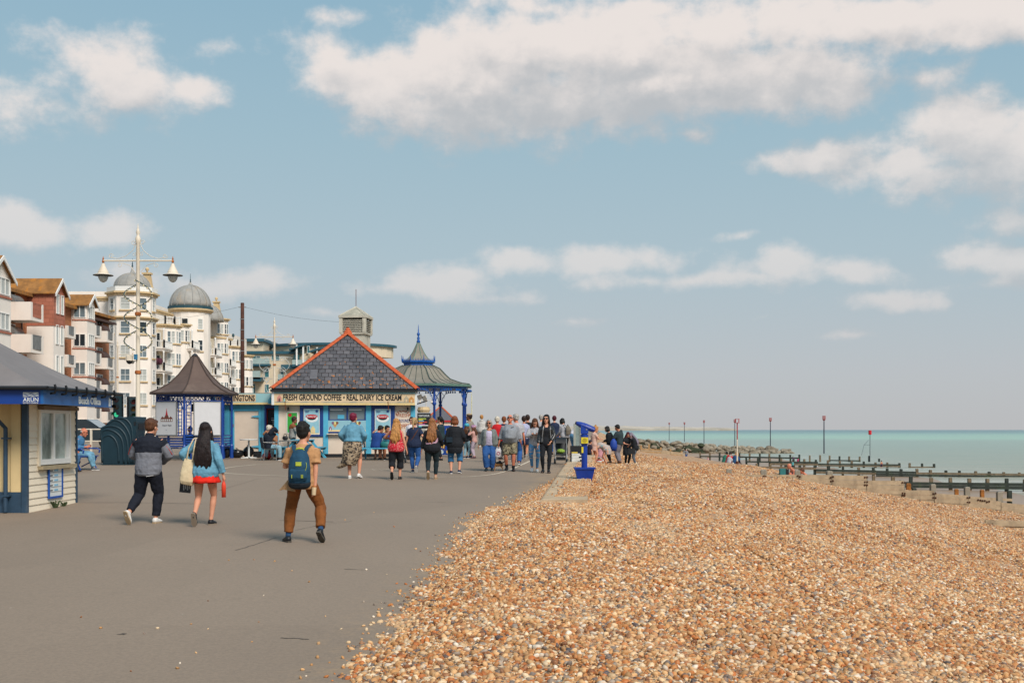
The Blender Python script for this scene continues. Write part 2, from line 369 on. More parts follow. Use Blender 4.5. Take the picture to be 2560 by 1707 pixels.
def make_tarmac_mat():
    m = bpy.data.materials.new('worn_tarmac'); m.use_nodes = True; n = NT(m.node_tree); b = m.node_tree.nodes['Principled BSDF']
    tc = n.n('ShaderNodeTexCoord').outputs['Object']
    c = lin('#8d7b69')
    big = n.n('ShaderNodeTexNoise', i={'Vector': n.vmath('MULTIPLY', tc, (.5, .35, 1)), 'Scale': .7, 'Detail': 6.0, 'Roughness': .6})
    fine = n.n('ShaderNodeTexNoise', i={'Vector': tc, 'Scale': 60.0, 'Detail': 3.0, 'Roughness': .7})
    grit = n.n('ShaderNodeTexVoronoi', i={'Vector': tc, 'Scale': 45.0})
    cc = n.mix(n.smooth(big.outputs[0], .3, .7), tuple(x*.93 for x in c[:3])+(1,), tuple(x*1.06 for x in c[:3])+(1,))
    cc = n.mix(n.smooth(fine.outputs[0], .35, .65, 0, .35), cc, lin('#786a5c'))
    cc = n.mix(n.smooth(grit.outputs['Distance'], .16, .08, 0, .25), cc, lin('#a89a8a'))
    st = n.n('ShaderNodeTexNoise', i={'Vector': n.vmath('MULTIPLY', tc, (.12, .9, 1)), 'Scale': 1.6, 'Detail': 5.0, 'Roughness': .7})
    cc = n.mix(n.smooth(st.outputs[0], .6, .75, 0, .22), cc, lin('#7a6c5f'))
    sp = n.n('ShaderNodeTexVoronoi', i={'Vector': tc, 'Scale': 2.1})
    cc = n.mix(n.smooth(sp.outputs['Distance'], .03, .02, 0, .8), cc, lin('#b9aea0'))
    so = n.n('ShaderNodeSeparateXYZ', i={0: tc}); ed = n.math('SUBTRACT', so.outputs[0], n.math('MAXIMUM', n.math('MULTIPLY_ADD', so.outputs[1], .08, -1.2), -.95))
    dn = n.n('ShaderNodeTexNoise', i={'Vector': tc, 'Scale': 3.0, 'Detail': 7.0, 'Roughness': .75})
    cc = n.mix(n.math('MULTIPLY', n.smooth(ed, -1.5, .1), n.smooth(dn.outputs[0], .42, .62, 0, .75)), cc, lin('#b09069'))
    gr2 = n.n('ShaderNodeTexNoise', i={'Vector': tc, 'Scale': 26.0, 'Detail': 2.0, 'Roughness': .8}); cc = n.mix(n.smooth(gr2.outputs[0], .4, .62, 0, .3), cc, lin('#6b5e51'))
    gum = n.n('ShaderNodeTexVoronoi', i={'Vector': n.vmath('ADD', tc, (7.3, 2.1, 0)), 'Scale': 1.3}); cc = n.mix(n.smooth(gum.outputs['Distance'], .035, .022, 0, .6), cc, lin('#5f564d'))
    pt = n.n('ShaderNodeTexVoronoi', i={'Vector': n.vmath('MULTIPLY', tc, (.22, .13, 1)), 'Scale': 1.0}); pt.distance = 'CHEBYCHEV'
    cc = n.mix(.07, cc, n.ramp(n.n('ShaderNodeSeparateColor', i={0: pt.outputs['Color']}).outputs[0], [(0, lin('#7d6d5e')), (.5, lin('#8d7b69')), (1, lin('#b09c88'))]))
    blot = n.n('ShaderNodeTexNoise', i={'Vector': tc, 'Scale': 2.3, 'Detail': 8.0, 'Roughness': .75}); cc = n.mix(n.smooth(blot.outputs[0], .56, .74, 0, .38), cc, lin('#766859'))
    n.l(cc, b.inputs['Base Color']); b.inputs['Roughness'].default_value = .85
    bp = n.n('ShaderNodeBump', i={'Strength': .35, 'Distance': .008, 'Height': fine.outputs[0]}); n.l(bp.outputs[0], b.inputs['Normal'])
    return m
def make_sea_mat():
    m = bpy.data.materials.new('sea_water'); m.use_nodes = True; n = NT(m.node_tree); b = m.node_tree.nodes['Principled BSDF']
    tc = n.n('ShaderNodeTexCoord').outputs['Object']
    s = n.n('ShaderNodeSeparateXYZ', i={0: tc})
    # off-shore distance: stirred sand near the beach, green shallows, blue-green deep water
    shore = n.math('MULTIPLY_ADD', s.outputs[1], -.085, s.outputs[0])
    wob = n.n('ShaderNodeTexNoise', i={'Vector': n.vmath('MULTIPLY', tc, (.004, .0012, 1)), 'Scale': 1.0, 'Detail': 3.0})
    dist = n.vmath('LENGTH', tc)
    ld = n.math('ADD', n.math('LOGARITHM', dist, 10.0), n.math('MULTIPLY_ADD', wob.outputs[0], .25, -.125))
    col = n.ramp(n.math('MULTIPLY_ADD', ld, .5, -.9, clamp=True), [(0, lin('#a0937f')), (.16, lin('#9b9987')), (.34, lin('#929e90')), (.45, lin('#93a497')), (.52, lin('#99bba6')), (.6, lin('#93b6a4')), (.7, lin('#789f98')), (.82, lin('#638589')), (1, lin('#5b7f86'))])
    str_ = n.n('ShaderNodeTexNoise', i={'Vector': n.vmath('MULTIPLY', tc, (.02, .16, 1)), 'Scale': 1.0, 'Detail': 5.0, 'Roughness': .7})
    col = n.mix(n.smooth(str_.outputs[0], .42, .7, 0, .5), col, lin('#7b9288'))
    st2 = n.n('ShaderNodeTexNoise', i={'Vector': n.vmath('MULTIPLY', tc, (.09, .8, 1)), 'Scale': 1.0, 'Detail': 4.0, 'Roughness': .6})
    col = n.mix(n.smooth(st2.outputs[0], .5, .68, 0, .55), col, lin('#6d857c'))
    foam = n.n('ShaderNodeTexNoise', i={'Vector': n.vmath('MULTIPLY', tc, (.03, .45, 1)), 'Scale': 1.0, 'Detail': 7.0, 'Roughness': .7})
    near = n.smooth(shore, 62, 20)
    col = n.mix(n.math('MULTIPLY', n.smooth(foam.outputs[0], .53, .6), n.math('MULTIPLY', near, .85)), col, lin('#d6d3cc'))
    n.l(col, b.inputs['Base Color']); b.inputs['Roughness'].default_value = .32; b.inputs['Specular IOR Level'].default_value = .25
    w = n.n('ShaderNodeTexNoise', i={'Vector': n.vmath('MULTIPLY', tc, (.25, .9, 1)), 'Scale': 1.0, 'Detail': 6.0, 'Roughness': .65})
    bp = n.n('ShaderNodeBump', i={'Strength': .8, 'Distance': .5, 'Height': w.outputs[0]}); n.l(bp.outputs[0], b.inputs['Normal'])
    return m
M_SHINGLE, M_PEB, M_TAR, M_SEA = make_shingle_mat(), make_pebble_mat(), make_tarmac_mat(), make_sea_mat()
M_CONC = mat('pale_concrete', '#b89f80', .85, .15, 3, .4, 60, dirt='#6f6556', dirt_amt=.5)

def make_land():
    ys = [-30, -15, -6, 0, 4] + [6+.5*i for i in range(37)] + [25+i for i in range(26)] + [52+2*i for i in range(10)] + [75, 90, 120, 160, 200, 260, 320, 420, 600, 900, 1500, 2500]
    b = MB(); xs_off = [0, -1, -3, -6, -10, -20, -40, -80, -160, -400, -1500, -4000]
    for y in ys:
        e = kerb_x(y)+.3 if y > 21 else kerb_x(22)+.3
        for o in xs_off: b.v.append((e+o, y, ground(y)))
    k = len(xs_off)
    for i in range(len(ys)-1):
        for j in range(k-1): b.f.append((i*k+j+1, i*k+j, (i+1)*k+j, (i+1)*k+j+1))
    b.obj('promenade', M_TAR, smooth=True, kind='structure')
    # beach: shingle bank, sand and sea bed in one sheet
    us = [-.6+.15*i for i in range(14)] + [1.6+.3*i for i in range(24)] + [9+.75*i for i in range(30)] + [32, 34, 37, 40, 45, 52, 60, 75, 100]
    ys2 = [-30, -10, 0, 3, 5] + [6+.25*i for i in range(136)] + [40.5+i*.75 for i in range(40)] + [71+2*i for i in range(25)] + [122+4*i for i in range(30)] + [250, 280, 320, 380, 450, 600, 900, 1400]
    b = MB(); k = len(us)
    for y in ys2:
        e = shingle_x(y)
        for u in us: b.v.append((e+u, y, beach_z(e+u, y)))
    for i in range(len(ys2)-1):
        for j in range(k-1): b.f.append((i*k+j, i*k+j+1, (i+1)*k+j+1, (i+1)*k+j))
    b.obj('beach', M_SHINGLE, smooth=True, kind='structure')
    # sea: its own far horizon
    b = MB(); W = 30000
    b.add([(-W, -400, -3), (W, -400, -3), (W, W, -3), (-W, W, -3)], [(0, 1, 2, 3)])
    b.obj('sea', M_SEA, kind='structure')
    # kerb of concrete blocks along the top of the beach
    y0 = 21.3
    L = 2.6; t = thing('kerb', 'low pale concrete kerb between the promenade and the shingle, half buried in pebbles', 'kerb', (0, 0, 0))
    for i in range(34):
        a = y0+i*L; c = a+L-.012
        xa, xc = kerb_x(a), kerb_x(c); ga, gc = ground(a), ground(c); h = .2
        q = MB(); r = .05; wd = .9 if a < 41 else .32
        sec = lambda x, y, g: [(x, y, g-.3), (x, y, g+h-r), (x+r*.3, y, g+h-r*.3), (x+r, y, g+h), (x+wd, y, g+h+.01), (x+wd+.02, y, g-.6)]
        n = 6; q.add(sec(xa, a, ga)+sec(xc, c, gc), [(5, 4, 3, 2, 1, 0), (6, 7, 8, 9, 10, 11)]+[(j, (j+1) % n, (j+1) % n+n, j+n) for j in range(n)])
        q.obj('block', M_CONC, t)
make_land()

def make_coast():
    # low far shore beyond the bay, and the faint town at the end of the promenade
    b = MB(); rr = random.Random(3)
    xs = [-1200+25*i for i in range(98)]
    top = []
    for x in xs:
        f = max(0, min(1, (1600-x)/900)); top.append(max(1, min(1, (1230-x)/200))*6+f*16+10*f*mnoise.noise(Vector((x*.006, 1, 0)))+6*f*mnoise.noise(Vector((x*.03, 4, 0))))
    v = []
    for x, h in zip(xs, top): v += [(x, 6200, -3.5), (x, 6200, 2+h*.25), (x+3, 6330, h), (x, 6900, -4)]
    for i in range(len(xs)-1):
        for j in range(3): b.f.append((i*4+j, (i+1)*4+j, (i+1)*4+j+1, i*4+j+1))
    b.v = v; b.obj('far_coast', mat('far_coast_haze_tint', '#b3a899', .9, .2, .01, coords='Object', dirt='#98a09c', dirt_amt=.9), kind='structure')  # paled base colour stands in for distance haze over the coast
make_coast()

def pebble_meshes():
    out = []
    c = bpy.data.collections.new('pebble_shapes')
    for k in range(6):
        rr = random.Random(k+40); b = MB(); b.ell((0, 0, 0), (1, .68+.26*rr.random(), .45+.25*rr.random()), 8, 5)
        vs = [Vector(p) for p in b.v]; b.v = [tuple(p*(1+.34*mnoise.noise(p*1.4+Vector((k*7, 0, 0))))) for p in vs]
        o = bpy.data.objects.new('pebble', b.mesh('pebble', M_PEB, True)); c.objects.link(o)
    return c
def make_shingle():
    rs = np.random.RandomState(5)
    P = []; SC = []
    def strip(y0, y1, dens, smin, smax, umax=None, xr=.47):
        yy = y0
        while yy < y1:
            dy = min(1.0, y1-yy); e = shingle_x(yy+dy/2)-.6; xr_ = yy*xr+1.6
            w = xr_-e
            if w > 0:
                n = int(w*dy*dens); xs = e+rs.rand(n)*w; ysn = yy+rs.rand(n)*dy
                for x, y in zip(xs, ysn):
                    u = x-shingle_x(y)
                    if u < -.04+.34*mnoise.noise(Vector((y*1.3, 1, 0)))+.2*mnoise.noise(Vector((y*5, 3, 0)))+.1*rs.randn()*(rs.rand() < .25): continue
                    z = max(beach_z(x, y), ground(y)-.004) if u < .5 else beach_z(x, y)
                    if z < -1.75: continue
                    s = smin*.78+(smax*1.1-smin*.78)*rs.rand()**2.8
                    P.append((x, y, z+s*.12)); SC.append(s)
            yy += dy
    strip(6.5, 14, 1450, .012, .034); strip(14, 20, 1150, .013, .034); strip(20, 28, 780, .015, .034); strip(28, 40, 320, .017, .036); strip(40, 62, 130, .02, .045)
    # strays on the tarmac along the edge, and drifts lying at the kerb foot and on top of the kerb
    for _ in range(300):
        y = 6.8+rs.rand()*15; x = shingle_x(y)-abs(rs.randn())*.2-.01; s = .009+.014*rs.rand()
        P.append((x, y, ground(y)+s*.3)); SC.append(s)
    for _ in range(34):
        y = 7+rs.rand()*18; x = shingle_x(y)-rs.rand()*3.2; s = .008+.012*rs.rand(); P.append((x, y, ground(y)+s*.3)); SC.append(s)
    for _ in range(5200):
        y = 20.6+abs(rs.randn())*5.0; w = max(.1, .9-.075*(y-20.6)); x = (kerb_x(y) if y > 22 else .62)-abs(rs.randn())*w*.42-.01
        if y < 21.5 and x < shingle_x(y)-.6: continue
        s = .010+.016*rs.rand(); P.append((x, y, ground(y)+s*.3)); SC.append(s)
    for _ in range(26000):
        y = 22.2+30*rs.rand()**1.5; f = 1-abs(rs.randn())*.33
        wv = .1*mnoise.noise(Vector((y*1.7, 0, 0)))
        lim = .30+wv if y < 27 else (1.1 if y < 28.9 else (.42+wv if y < 36 else .93))
        if f < lim and rs.rand() < (.93 if y < 36 else .97): continue
        if f < .02 or y < 21.7: continue
        if y > 41: continue
        x = kerb_x(y)+.9*f; s = .012+.016*rs.rand(); P.append((x, y, ground(y)+.2+s*.3)); SC.append(s)
    # a low bank in front of the kerb's end
    for _ in range(9000):
        x = rs.rand()*2.6-.5; y = 20.4+rs.rand()*1.7; s = .013+.018*rs.rand()
        P.append((x, y, max(beach_z(x, y), ground(y))+s*.2)); SC.append(s)
    n = len(P)
    me = bpy.data.meshes.new('shingle'); me.vertices.add(n); me.vertices.foreach_set('co', np.array(P, dtype=np.float32).ravel())
    rot = np.stack([rs.randn(n)*.5, rs.randn(n)*.5, rs.rand(n)*6.283], 1).astype(np.float32)
    sc = np.array(SC, dtype=np.float32)
    a = me.attributes.new('rot', 'FLOAT_VECTOR', 'POINT'); a.data.foreach_set('vector', rot.ravel())
    a = me.attributes.new('scl', 'FLOAT', 'POINT'); a.data.foreach_set('value', sc)
    a = me.attributes.new('idx', 'INT', 'POINT'); a.data.foreach_set('value', rs.randint(0, 6, n).astype(np.int32))
    me.materials.append(M_PEB)
    o = link('shingle', me, kind='stuff', label='loose golden brown and white flint pebbles heaped over the beach', category='pebbles')
    g = bpy.data.node_groups.new('scatter_pebbles', 'GeometryNodeTree')
    g.interface.new_socket('Geometry', in_out='INPUT', socket_type='NodeSocketGeometry'); g.interface.new_socket('Geometry', in_out='OUTPUT', socket_type='NodeSocketGeometry')
    nt = NT(g); gi = g.nodes.new('NodeGroupInput'); go = g.nodes.new('NodeGroupOutput')
    def attr(nm, ty):
        a = g.nodes.new('GeometryNodeInputNamedAttribute'); a.data_type = ty; a.inputs[0].default_value = nm; return a.outputs[0]
    ci = g.nodes.new('GeometryNodeCollectionInfo'); ci.inputs['Collection'].default_value = pebble_meshes(); ci.inputs['Separate Children'].default_value = True; ci.inputs['Reset Children'].default_value = True
    ip = g.nodes.new('GeometryNodeInstanceOnPoints'); nt.l(gi.outputs[0], ip.inputs['Points']); nt.l(ci.outputs[0], ip.inputs['Instance'])
    ip.inputs['Pick Instance'].default_value = True; nt.l(attr('idx', 'INT'), ip.inputs['Instance Index'])
    nt.l(attr('rot', 'FLOAT_VECTOR'), ip.inputs['Rotation']); nt.l(attr('scl', 'FLOAT'), ip.inputs['Scale'])
    nt.l(ip.outputs[0], go.inputs[0])
    md = o.modifiers.new('scatter', 'NODES'); md.node_group = g
    print('pebbles', n)
make_shingle()
# ---------------------------------------------------------------- buildings
M_WHITE = mat('white_render', '#e9e0d6', .8, .04, .6, .15, 30, dirt='#c2b6a6', dirt_amt=.3)
M_CREAM = mat('cream_moulding', '#c8ae85', .8, .08, 1.5)
M_BUFF = mat('buff_render', '#d2c2a8', .8, .06, .5)
M_WINW = mat('window_white', '#e3e2de', .5, .03)
M_GLASS = mat('window_glass', '#66747a', .12, .35, .35, spec=.6)
M_GLASSD = mat('window_glass_dark', '#232d33', .1, .3, .4, spec=.6)
M_CURT = mat('curtained_glass', '#b0b3ae', .25, .18, .5, spec=.6)
M_LEAD = mat('lead_sheet', '#93918c', .6, .12, 1.2, .1, 8, dirt='#a5957f', dirt_amt=.8)
M_VERDI = mat('dark_verdigris', '#24464f', .6, .15)
M_BROWNW = mat('brown_awning', '#4e3a35', .8, .15)
M_RAILG = mat('smoked_rail_panel', '#6c6c6a', .3, .2, 3)
M_TEAL = mat('teal_cladding', '#2b5563', .5, .1)
M_TEALG = mat('teal_glass', '#356a70', .12, .3, .4, spec=.6)
def brick_mat(key, c1, c2, mort, scale):
    m = bpy.data.materials.new(key); m.use_nodes = True; n = NT(m.node_tree); b = m.node_tree.nodes['Principled BSDF']
    tc = n.n('ShaderNodeTexCoord').outputs['Object']; s = n.n('ShaderNodeSeparateXYZ', i={0: tc})
    p = n.n('ShaderNodeCombineXYZ', i={0: n.math('ADD', s.outputs[0], s.outputs[1]), 1: s.outputs[2], 2: 0.0}).outputs[0]
    br = n.n('ShaderNodeTexBrick', i={'Vector': p, 'Color1': lin(c1), 'Color2': lin(c2), 'Mortar': lin(mort), 'Scale': scale, 'Mortar Size': .014, 'Brick Width': .6, 'Row Height': .36})
    nz = n.n('ShaderNodeTexNoise', i={'Vector': tc, 'Scale': 1.2, 'Detail': 4.0})
    n.l(n.mix(n.smooth(nz.outputs[0], .4, .7, 0, .4), br.outputs[0], lin(c2)), b.inputs['Base Color']); b.inputs['Roughness'].default_value = .85
    bp = n.n('ShaderNodeBump', i={'Strength': .5, 'Distance': .03, 'Height': br.outputs['Fac']}); bp.invert = True; n.l(bp.outputs[0], b.inputs['Normal'])
    return m
M_HANG = brick_mat('hung_tile', '#b3705a', '#a3614a', '#82503f', 1.0)
M_BRICK = brick_mat('orange_brick', '#b0704a', '#a0623f', '#8d6d55', 2.2)
M_LICHEN = mat('lichened_roof_tile', '#8d6234', .9, .25, 1.6, .5, 9, dirt='#b9741c', dirt_amt=.95)
_wc = {}
def window(parent, M, w, h, style='sash', glass=None, sill=None):
    """a window that is part of a facade; M places its centre, facing local -y"""
    glass = glass or M_GLASS
    key = (round(w, 2), round(h, 2), style, glass.name, sill.name if sill else '')
    if key not in _wc:
        f = MB(); t = .07 if w > .5 else .05; d0, d1 = -.07, .06
        f.bx(-w/2, -w/2+t, d0, d1, -h/2, h/2); f.bx(w/2-t, w/2, d0, d1, -h/2, h/2)
        f.bx(-w/2+t, w/2-t, d0, d1, h/2-t, h/2); f.bx(-w/2+t, w/2-t, d0, d1, -h/2, -h/2+t)
        if style in ('sash', 'grid'): f.bx(-w/2+t, w/2-t, d0+.012, d1, -.03, .03)
        if style == 'grid': f.bx(-.02, .02, d0+.015, d1-.01, -h/2+t, -.03); f.bx(-.02, .02, d0+.015, d1-.01, .03, h/2-t)
        if style == 'pair': f.bx(-.04, .04, d0+.012, d1, -h/2+t, h/2-t)
        if style == 'triple': f.bx(-w/6-.03, -w/6+.03, d0+.012, d1, -h/2+t, h/2-t); f.bx(w/6-.03, w/6+.03, d0+.012, d1, -h/2+t, h/2-t)
        g = MB(); g.bx(-w/2+t*.5, w/2-t*.5, -.012, .012, -h/2+t*.5, h/2-t*.5)
        sl = None
        if sill: sl = MB().bx(-w/2-.12, w/2+.12, -.16, 0, -h/2-.18, -h/2-.01).mesh('sill', sill)
        _wc[key] = (f.mesh('window', M_WINW), g.mesh('pane', glass), sl)
    a, b, c = _wc[key]
    o = link('window', a, parent); o.matrix_local = M
    link('pane', b, o)
    if c: link('sill', c, o)
    return o
def facing(x, y, z, rz=0.0): return Matrix.Translation((x, y, z)) @ Matrix.Rotation(rz, 4, 'Z')
SEA = R(90)            # a facade that looks toward +x
def facet(poly, i, t, z, off=.0):
    a = Vector(poly[i]); b = Vector(poly[(i+1) % len(poly)]); p = a.lerp(b, t); d = (b-a).normalized(); nrm = Vector((d.y, -d.x))
    return facing(p.x+nrm.x*off, p.y+nrm.y*off, z, math.atan2(nrm.y, nrm.x)+R(90))
def grow(poly, k):
    c = sum((Vector(p) for p in poly), Vector((0, 0)))/len(poly)
    out = []
    for p in poly:
        v = Vector(p)-c; out.append(tuple(c+v*(1+k/v.length)))
    return out
def ngon(cx, cy, r, n, a0): return [(cx+r*math.cos(a0+2*math.pi*i/n), cy+r*math.sin(a0+2*math.pi*i/n)) for i in range(n)]

def gable_roof(parent, x0, x1, y0, y1, ze, zr, m, barge=M_WINW):
    """ridge runs along x; the gable looks toward +x"""
    ym = (y0+y1)/2; o = .3; t = .09
    k = MB()
    s = (zr-ze)/((y1-y0)/2)
    for ya, zb in ((y0-o, ze-o*s), (y1+o, ze-o*s)):
        k.add([(x0, ya, zb), (x1+o, ya, zb), (x1+o, ym, zr), (x0, ym, zr), (x0, ya, zb+t), (x1+o, ya, zb+t), (x1+o, ym, zr+t), (x0, ym, zr+t)],
              [(3,2,1,0),(4,5,6,7),(0,1,5,4),(1,2,6,5),(2,3,7,6),(3,0,4,7)])
    rf = k.obj('roof', m, parent)
    g = MB()
    for ya in (y0-o, y1+o):
        zb = ze-o*s
        g.add([(x1+o+.01, ya, zb-.22), (x1+o+.01, ya, zb+.06), (x1+o+.01, ym, zr+.08), (x1+o+.01, ym, zr-.22), (x1+o+.09, ya, zb-.22), (x1+o+.09, ya, zb+.06), (x1+o+.09, ym, zr+.08), (x1+o+.09, ym, zr-.22)],
              [(0,1,2,3),(7,6,5,4),(0,4,5,1),(1,5,6,2),(2,6,7,3),(3,7,4,0)])
    g.obj('bargeboard', barge, rf)
    w = MB(); w.prism([(y0, 0), (y1, 0), (ym, 0.001)], 0, .1) if False else None
    e = MB(); e.add([(x1-.01, y0, ze), (x1-.01, y1, ze), (x1-.01, ym, zr), (x0, y0, ze), (x0, y1, ze), (x0, ym, zr)], [(0,1,2),(5,4,3),(0,3,4,1),(1,4,5,2),(2,5,3,0)])
    return rf, e
def balcony(parent, x0, x1, y0, y1, z0, z1, m_rail, end='solid', awn=None):
    """box balcony on a wall at x0; its side toward the camera is solid, its sea side carries a railing"""
    b = MB(); b.bx(x0, x1, y0, y1, z0, z0+.22); b.bx(x0, x1-.08, y0, y0+.09, z0+.22, z1); b.bx(x0, x1-.08, y1-.09, y1, z0+.22, z1)
    b.bx(x1-.08, x1, y0, y0+.35, z0+.22, z1); b.bx(x1-.08, x1, y1-.35, y1, z0+.22, z1)
    o = b.obj('balcony', M_WHITE, parent)
    r = MB(); L = y1-y0-.7; k = max(2, int(L/.45))
    for i in range(k): r.bx(x1-.06, x1-.02, y0+.37+L*i/k, y0+.33+L*(i+1)/k, z0+.3, z1-.06)
    r.bx(x1-.08, x1, y0+.35, y1-.35, z1-.06, z1+.01)
    r.obj('railing', m_rail, o)
    if awn is not None:
        a = MB(); n = 7
        for yy, w in ((y0, y1-y0),):
            prof = [(x0, z1+.05)]+[(x0+.95*math.cos(R(90*i/n)), z1+.05+.75*math.sin(R(90*i/n))) for i in range(n+1)]
            a.prism(prof, yy+.1, yy+w*.8)
        a.obj('awning', awn, o)
    return o
def make_brick_flats():
    L = Vector((-42, 98, 1.05)); t = thing('brick_flats', 'brick and white flats with orange lichened roofs and box balconies, at the left edge', 'building', L)
    def w2l(x, y, z=0): return (x-L.x, y-L.y, z-L.z)
    def bx(b, x0, x1, y0, y1, z0, z1): return b.bx(x0-L.x, x1-L.x, y0-L.y, y1-L.y, z0-L.z, z1-L.z)
    bx(MB(), -54, -41.8, 80, 118, 1.0, 13.3).obj('wall', M_BRICK, t)
    bx(MB(), -54.3, -41.2, 79.6, 118.4, 13.3, 13.6).obj('roof', M_LICHEN, t)
    W = lambda x, y, z, w, h, rz, st='pair', gl=None: window(t, facing(x-L.x, y-L.y, z-L.z, rz), w, h, st, gl or rnd.choice([M_GLASS, M_GLASSD, M_CURT]))
    fl = 2.65
    # white bay at the picture's edge
    bx(MB(), -44.5, -38.5, 82, 87.4, 1.0, 13.5).obj('bay', M_WHITE, t)
    for k in range(4): W(-38.5, 86.0, 12.75-fl*k, 2.2, 1.3, SEA, 'triple', M_CURT)
    for k in range(4): bx(MB(), -38.52, -38.42, 82, 87.42, 11.85-fl*k, 12.0-fl*k).obj('string_course', M_HANG, t)
    rf, e = gable_roof(t, -44-L.x, -38.5-L.x, 83.4-L.y, 87.4-L.y, 13.4-L.z, 14.9-L.z, M_LICHEN); e.obj('gable', M_WHITE, t)
    for k in range(4): balcony(t, -41.8-L.x, -39.5-L.x, 93.4-L.y, 95.9-L.y, 10.9-fl*k-L.z, 12.4-fl*k-L.z, M_HANG if k == 0 else M_RAILG, awn=M_RAILG)
    for k in range(5): W(-41.8, 94.7, 12.4-fl*k, 1.8, 2.0, SEA, 'pair', M_GLASSD)
    # brick gable block
    bx(MB(), -43, -39.5, 98, 100.4, 1.0, 10.85).obj('block', M_WHITE, t)
    bx(MB(), -43, -39.46, 97.96, 100.44, 10.85, 13.85).obj('tile_hanging', M_HANG, t)
    rf, e = gable_roof(t, -45.5-L.x, -39.5-L.x, 97.96-L.y, 100.44-L.y, 13.85-L.z, 15.0-L.z, M_LICHEN); e.obj('gable', M_HANG, t)
    for k in range(5):
        for y in (98.75, 99.75): W(-39.46 if k == 0 else -39.5, y, 12.9-fl*k-.1, .62, 1.7, SEA, 'plain', M_CURT)
    # small balconies in the recess beyond
    for k in range(4): balcony(t, -41.8-L.x, -40.5-L.x, 103.6-L.y, 105.6-L.y, 10.3-fl*k-L.z, 11.4-fl*k-L.z, M_RAILG)
    for k in range(4): W(-41.8, 104.6, 11.6-fl*k, 1.2, 1.7, SEA, 'pair', M_GLASS)
    # white bay with windows on two sides
    bx(MB(), -43, -40.3, 107.9, 109.9, 1.0, 13.9).obj('bay', M_WHITE, t)
    rf, e = gable_roof(t, -45-L.x, -40.3-L.x, 107.9-L.y, 109.9-L.y, 13.9-L.z, 14.75-L.z, M_LICHEN); e.obj('gable', M_WHITE, t)
    for k in range(5):
        z = 13.1-2.7*k
        W(-41.0, 107.9, z, 1.15, 1.2, 0, 'pair', rnd.choice([M_GLASSD, M_GLASS])); W(-40.3, 108.9, z, 1.5, 1.2, SEA, 'triple', M_CURT)
        bx(MB(), -41.7, -40.22, 107.84, 109.96, z-.85, z-.74).obj('string_course', M_HANG, t)
    for k in range(5):
        balcony(t, -41.8-L.x, -40.6-L.x, 110.8-L.y, 112.5-L.y, 10.5-2.7*k+.4-L.z, 11.9-2.7*k+.2-L.z, M_RAILG, awn=M_BROWNW)
        balcony(t, -41.8-L.x, -40.6-L.x, 114.0-L.y, 116.1-L.y, 10.3-2.7*k+.4-L.z, 11.6-2.7*k+.2-L.z, M_RAILG, awn=M_BROWNW)
        W(-41.8, 111.6, 12.3-2.7*k, 1.4, 1.6, SEA, 'pair', M_GLASSD); W(-41.8, 115.2, 12.1-2.7*k, 1.6, 1.6, SEA, 'pair', M_GLASSD)
    bx(MB(), -43.5, -41.0, 110, 118, 12.75, 12.95).obj('canopy', M_BROWNW, t)
    pipes = MB(); pipes.tube([w2l(-41.7, 96.8, 12.9), w2l(-41.7, 96.8, 1.2)], .06, 6); pipes.obj('drainpipe', M_VERDI, t)
make_brick_flats()

def dome(parent, cx, cy, z, r, h, ribs=12, fin=1.2, m=M_LEAD, neck=.5):
    prof = []
    for i in range(9):
        a = R(90*i/9); prof.append((r*math.cos(a)*(1.0)+0.0, h*math.sin(a)))
    prof += [(r*.13, h*1.0), (r*.07, h+neck*.5), (.06, h+neck)]
    b = MB(); b.lathe(prof, 24, (cx, cy, z)); o = b.obj('dome', m, parent, smooth=True)
    q = MB()
    for k in range(ribs):
        a = 2*math.pi*k/ribs; q.tube([(cx+1.012*p*math.cos(a), cy+1.012*p*math.sin(a), z+zz) for p, zz in prof[:9]], .05, 4)
    q.obj('rib', m, o)
    f = MB(); f.lathe([(.07, 0), (.13, .12), (.06, .25), (.09, .4), (.04, .55), (.02, fin)], 8, (cx, cy, z+h+neck-.05)); f.obj('finial', M_VERDI, o)
    return o
def cornice(parent, poly, z, h=.28, out=.35, m=None):
    b = MB(); b.plan(grow(poly, out*.5), z-h, z-h*.5); b.plan(grow(poly, out), z-h*.5+.002, z); return b.obj('cornice', m or M_CREAM, parent)
def balustrade(parent, pts, z, h=1.0, m=None):
    b = MB()
    for (x0, y0), (x1, y1) in zip(pts, pts[1:]):
        a, c = Vector((x0, y0, z)), Vector((x1, y1, z)); L = (c-a).length; k = max(2, int(L/.28))
        b.beam(a+Vector((0, 0, h)), c+Vector((0, 0, h)), .1); b.beam(a+Vector((0, 0, .12)), c+Vector((0, 0, .12)), .08)
        for i in range(k+1):
            p = a.lerp(c, i/k); b.bx(p.x-.035, p.x+.035, p.y-.035, p.y+.035, z, z+h-.05)
        for p in (a, c): b.bx(p.x-.09, p.x+.09, p.y-.09, p.y+.09, z, z+h+.12)
    return b.obj('balustrade', m or M_WINW, parent)
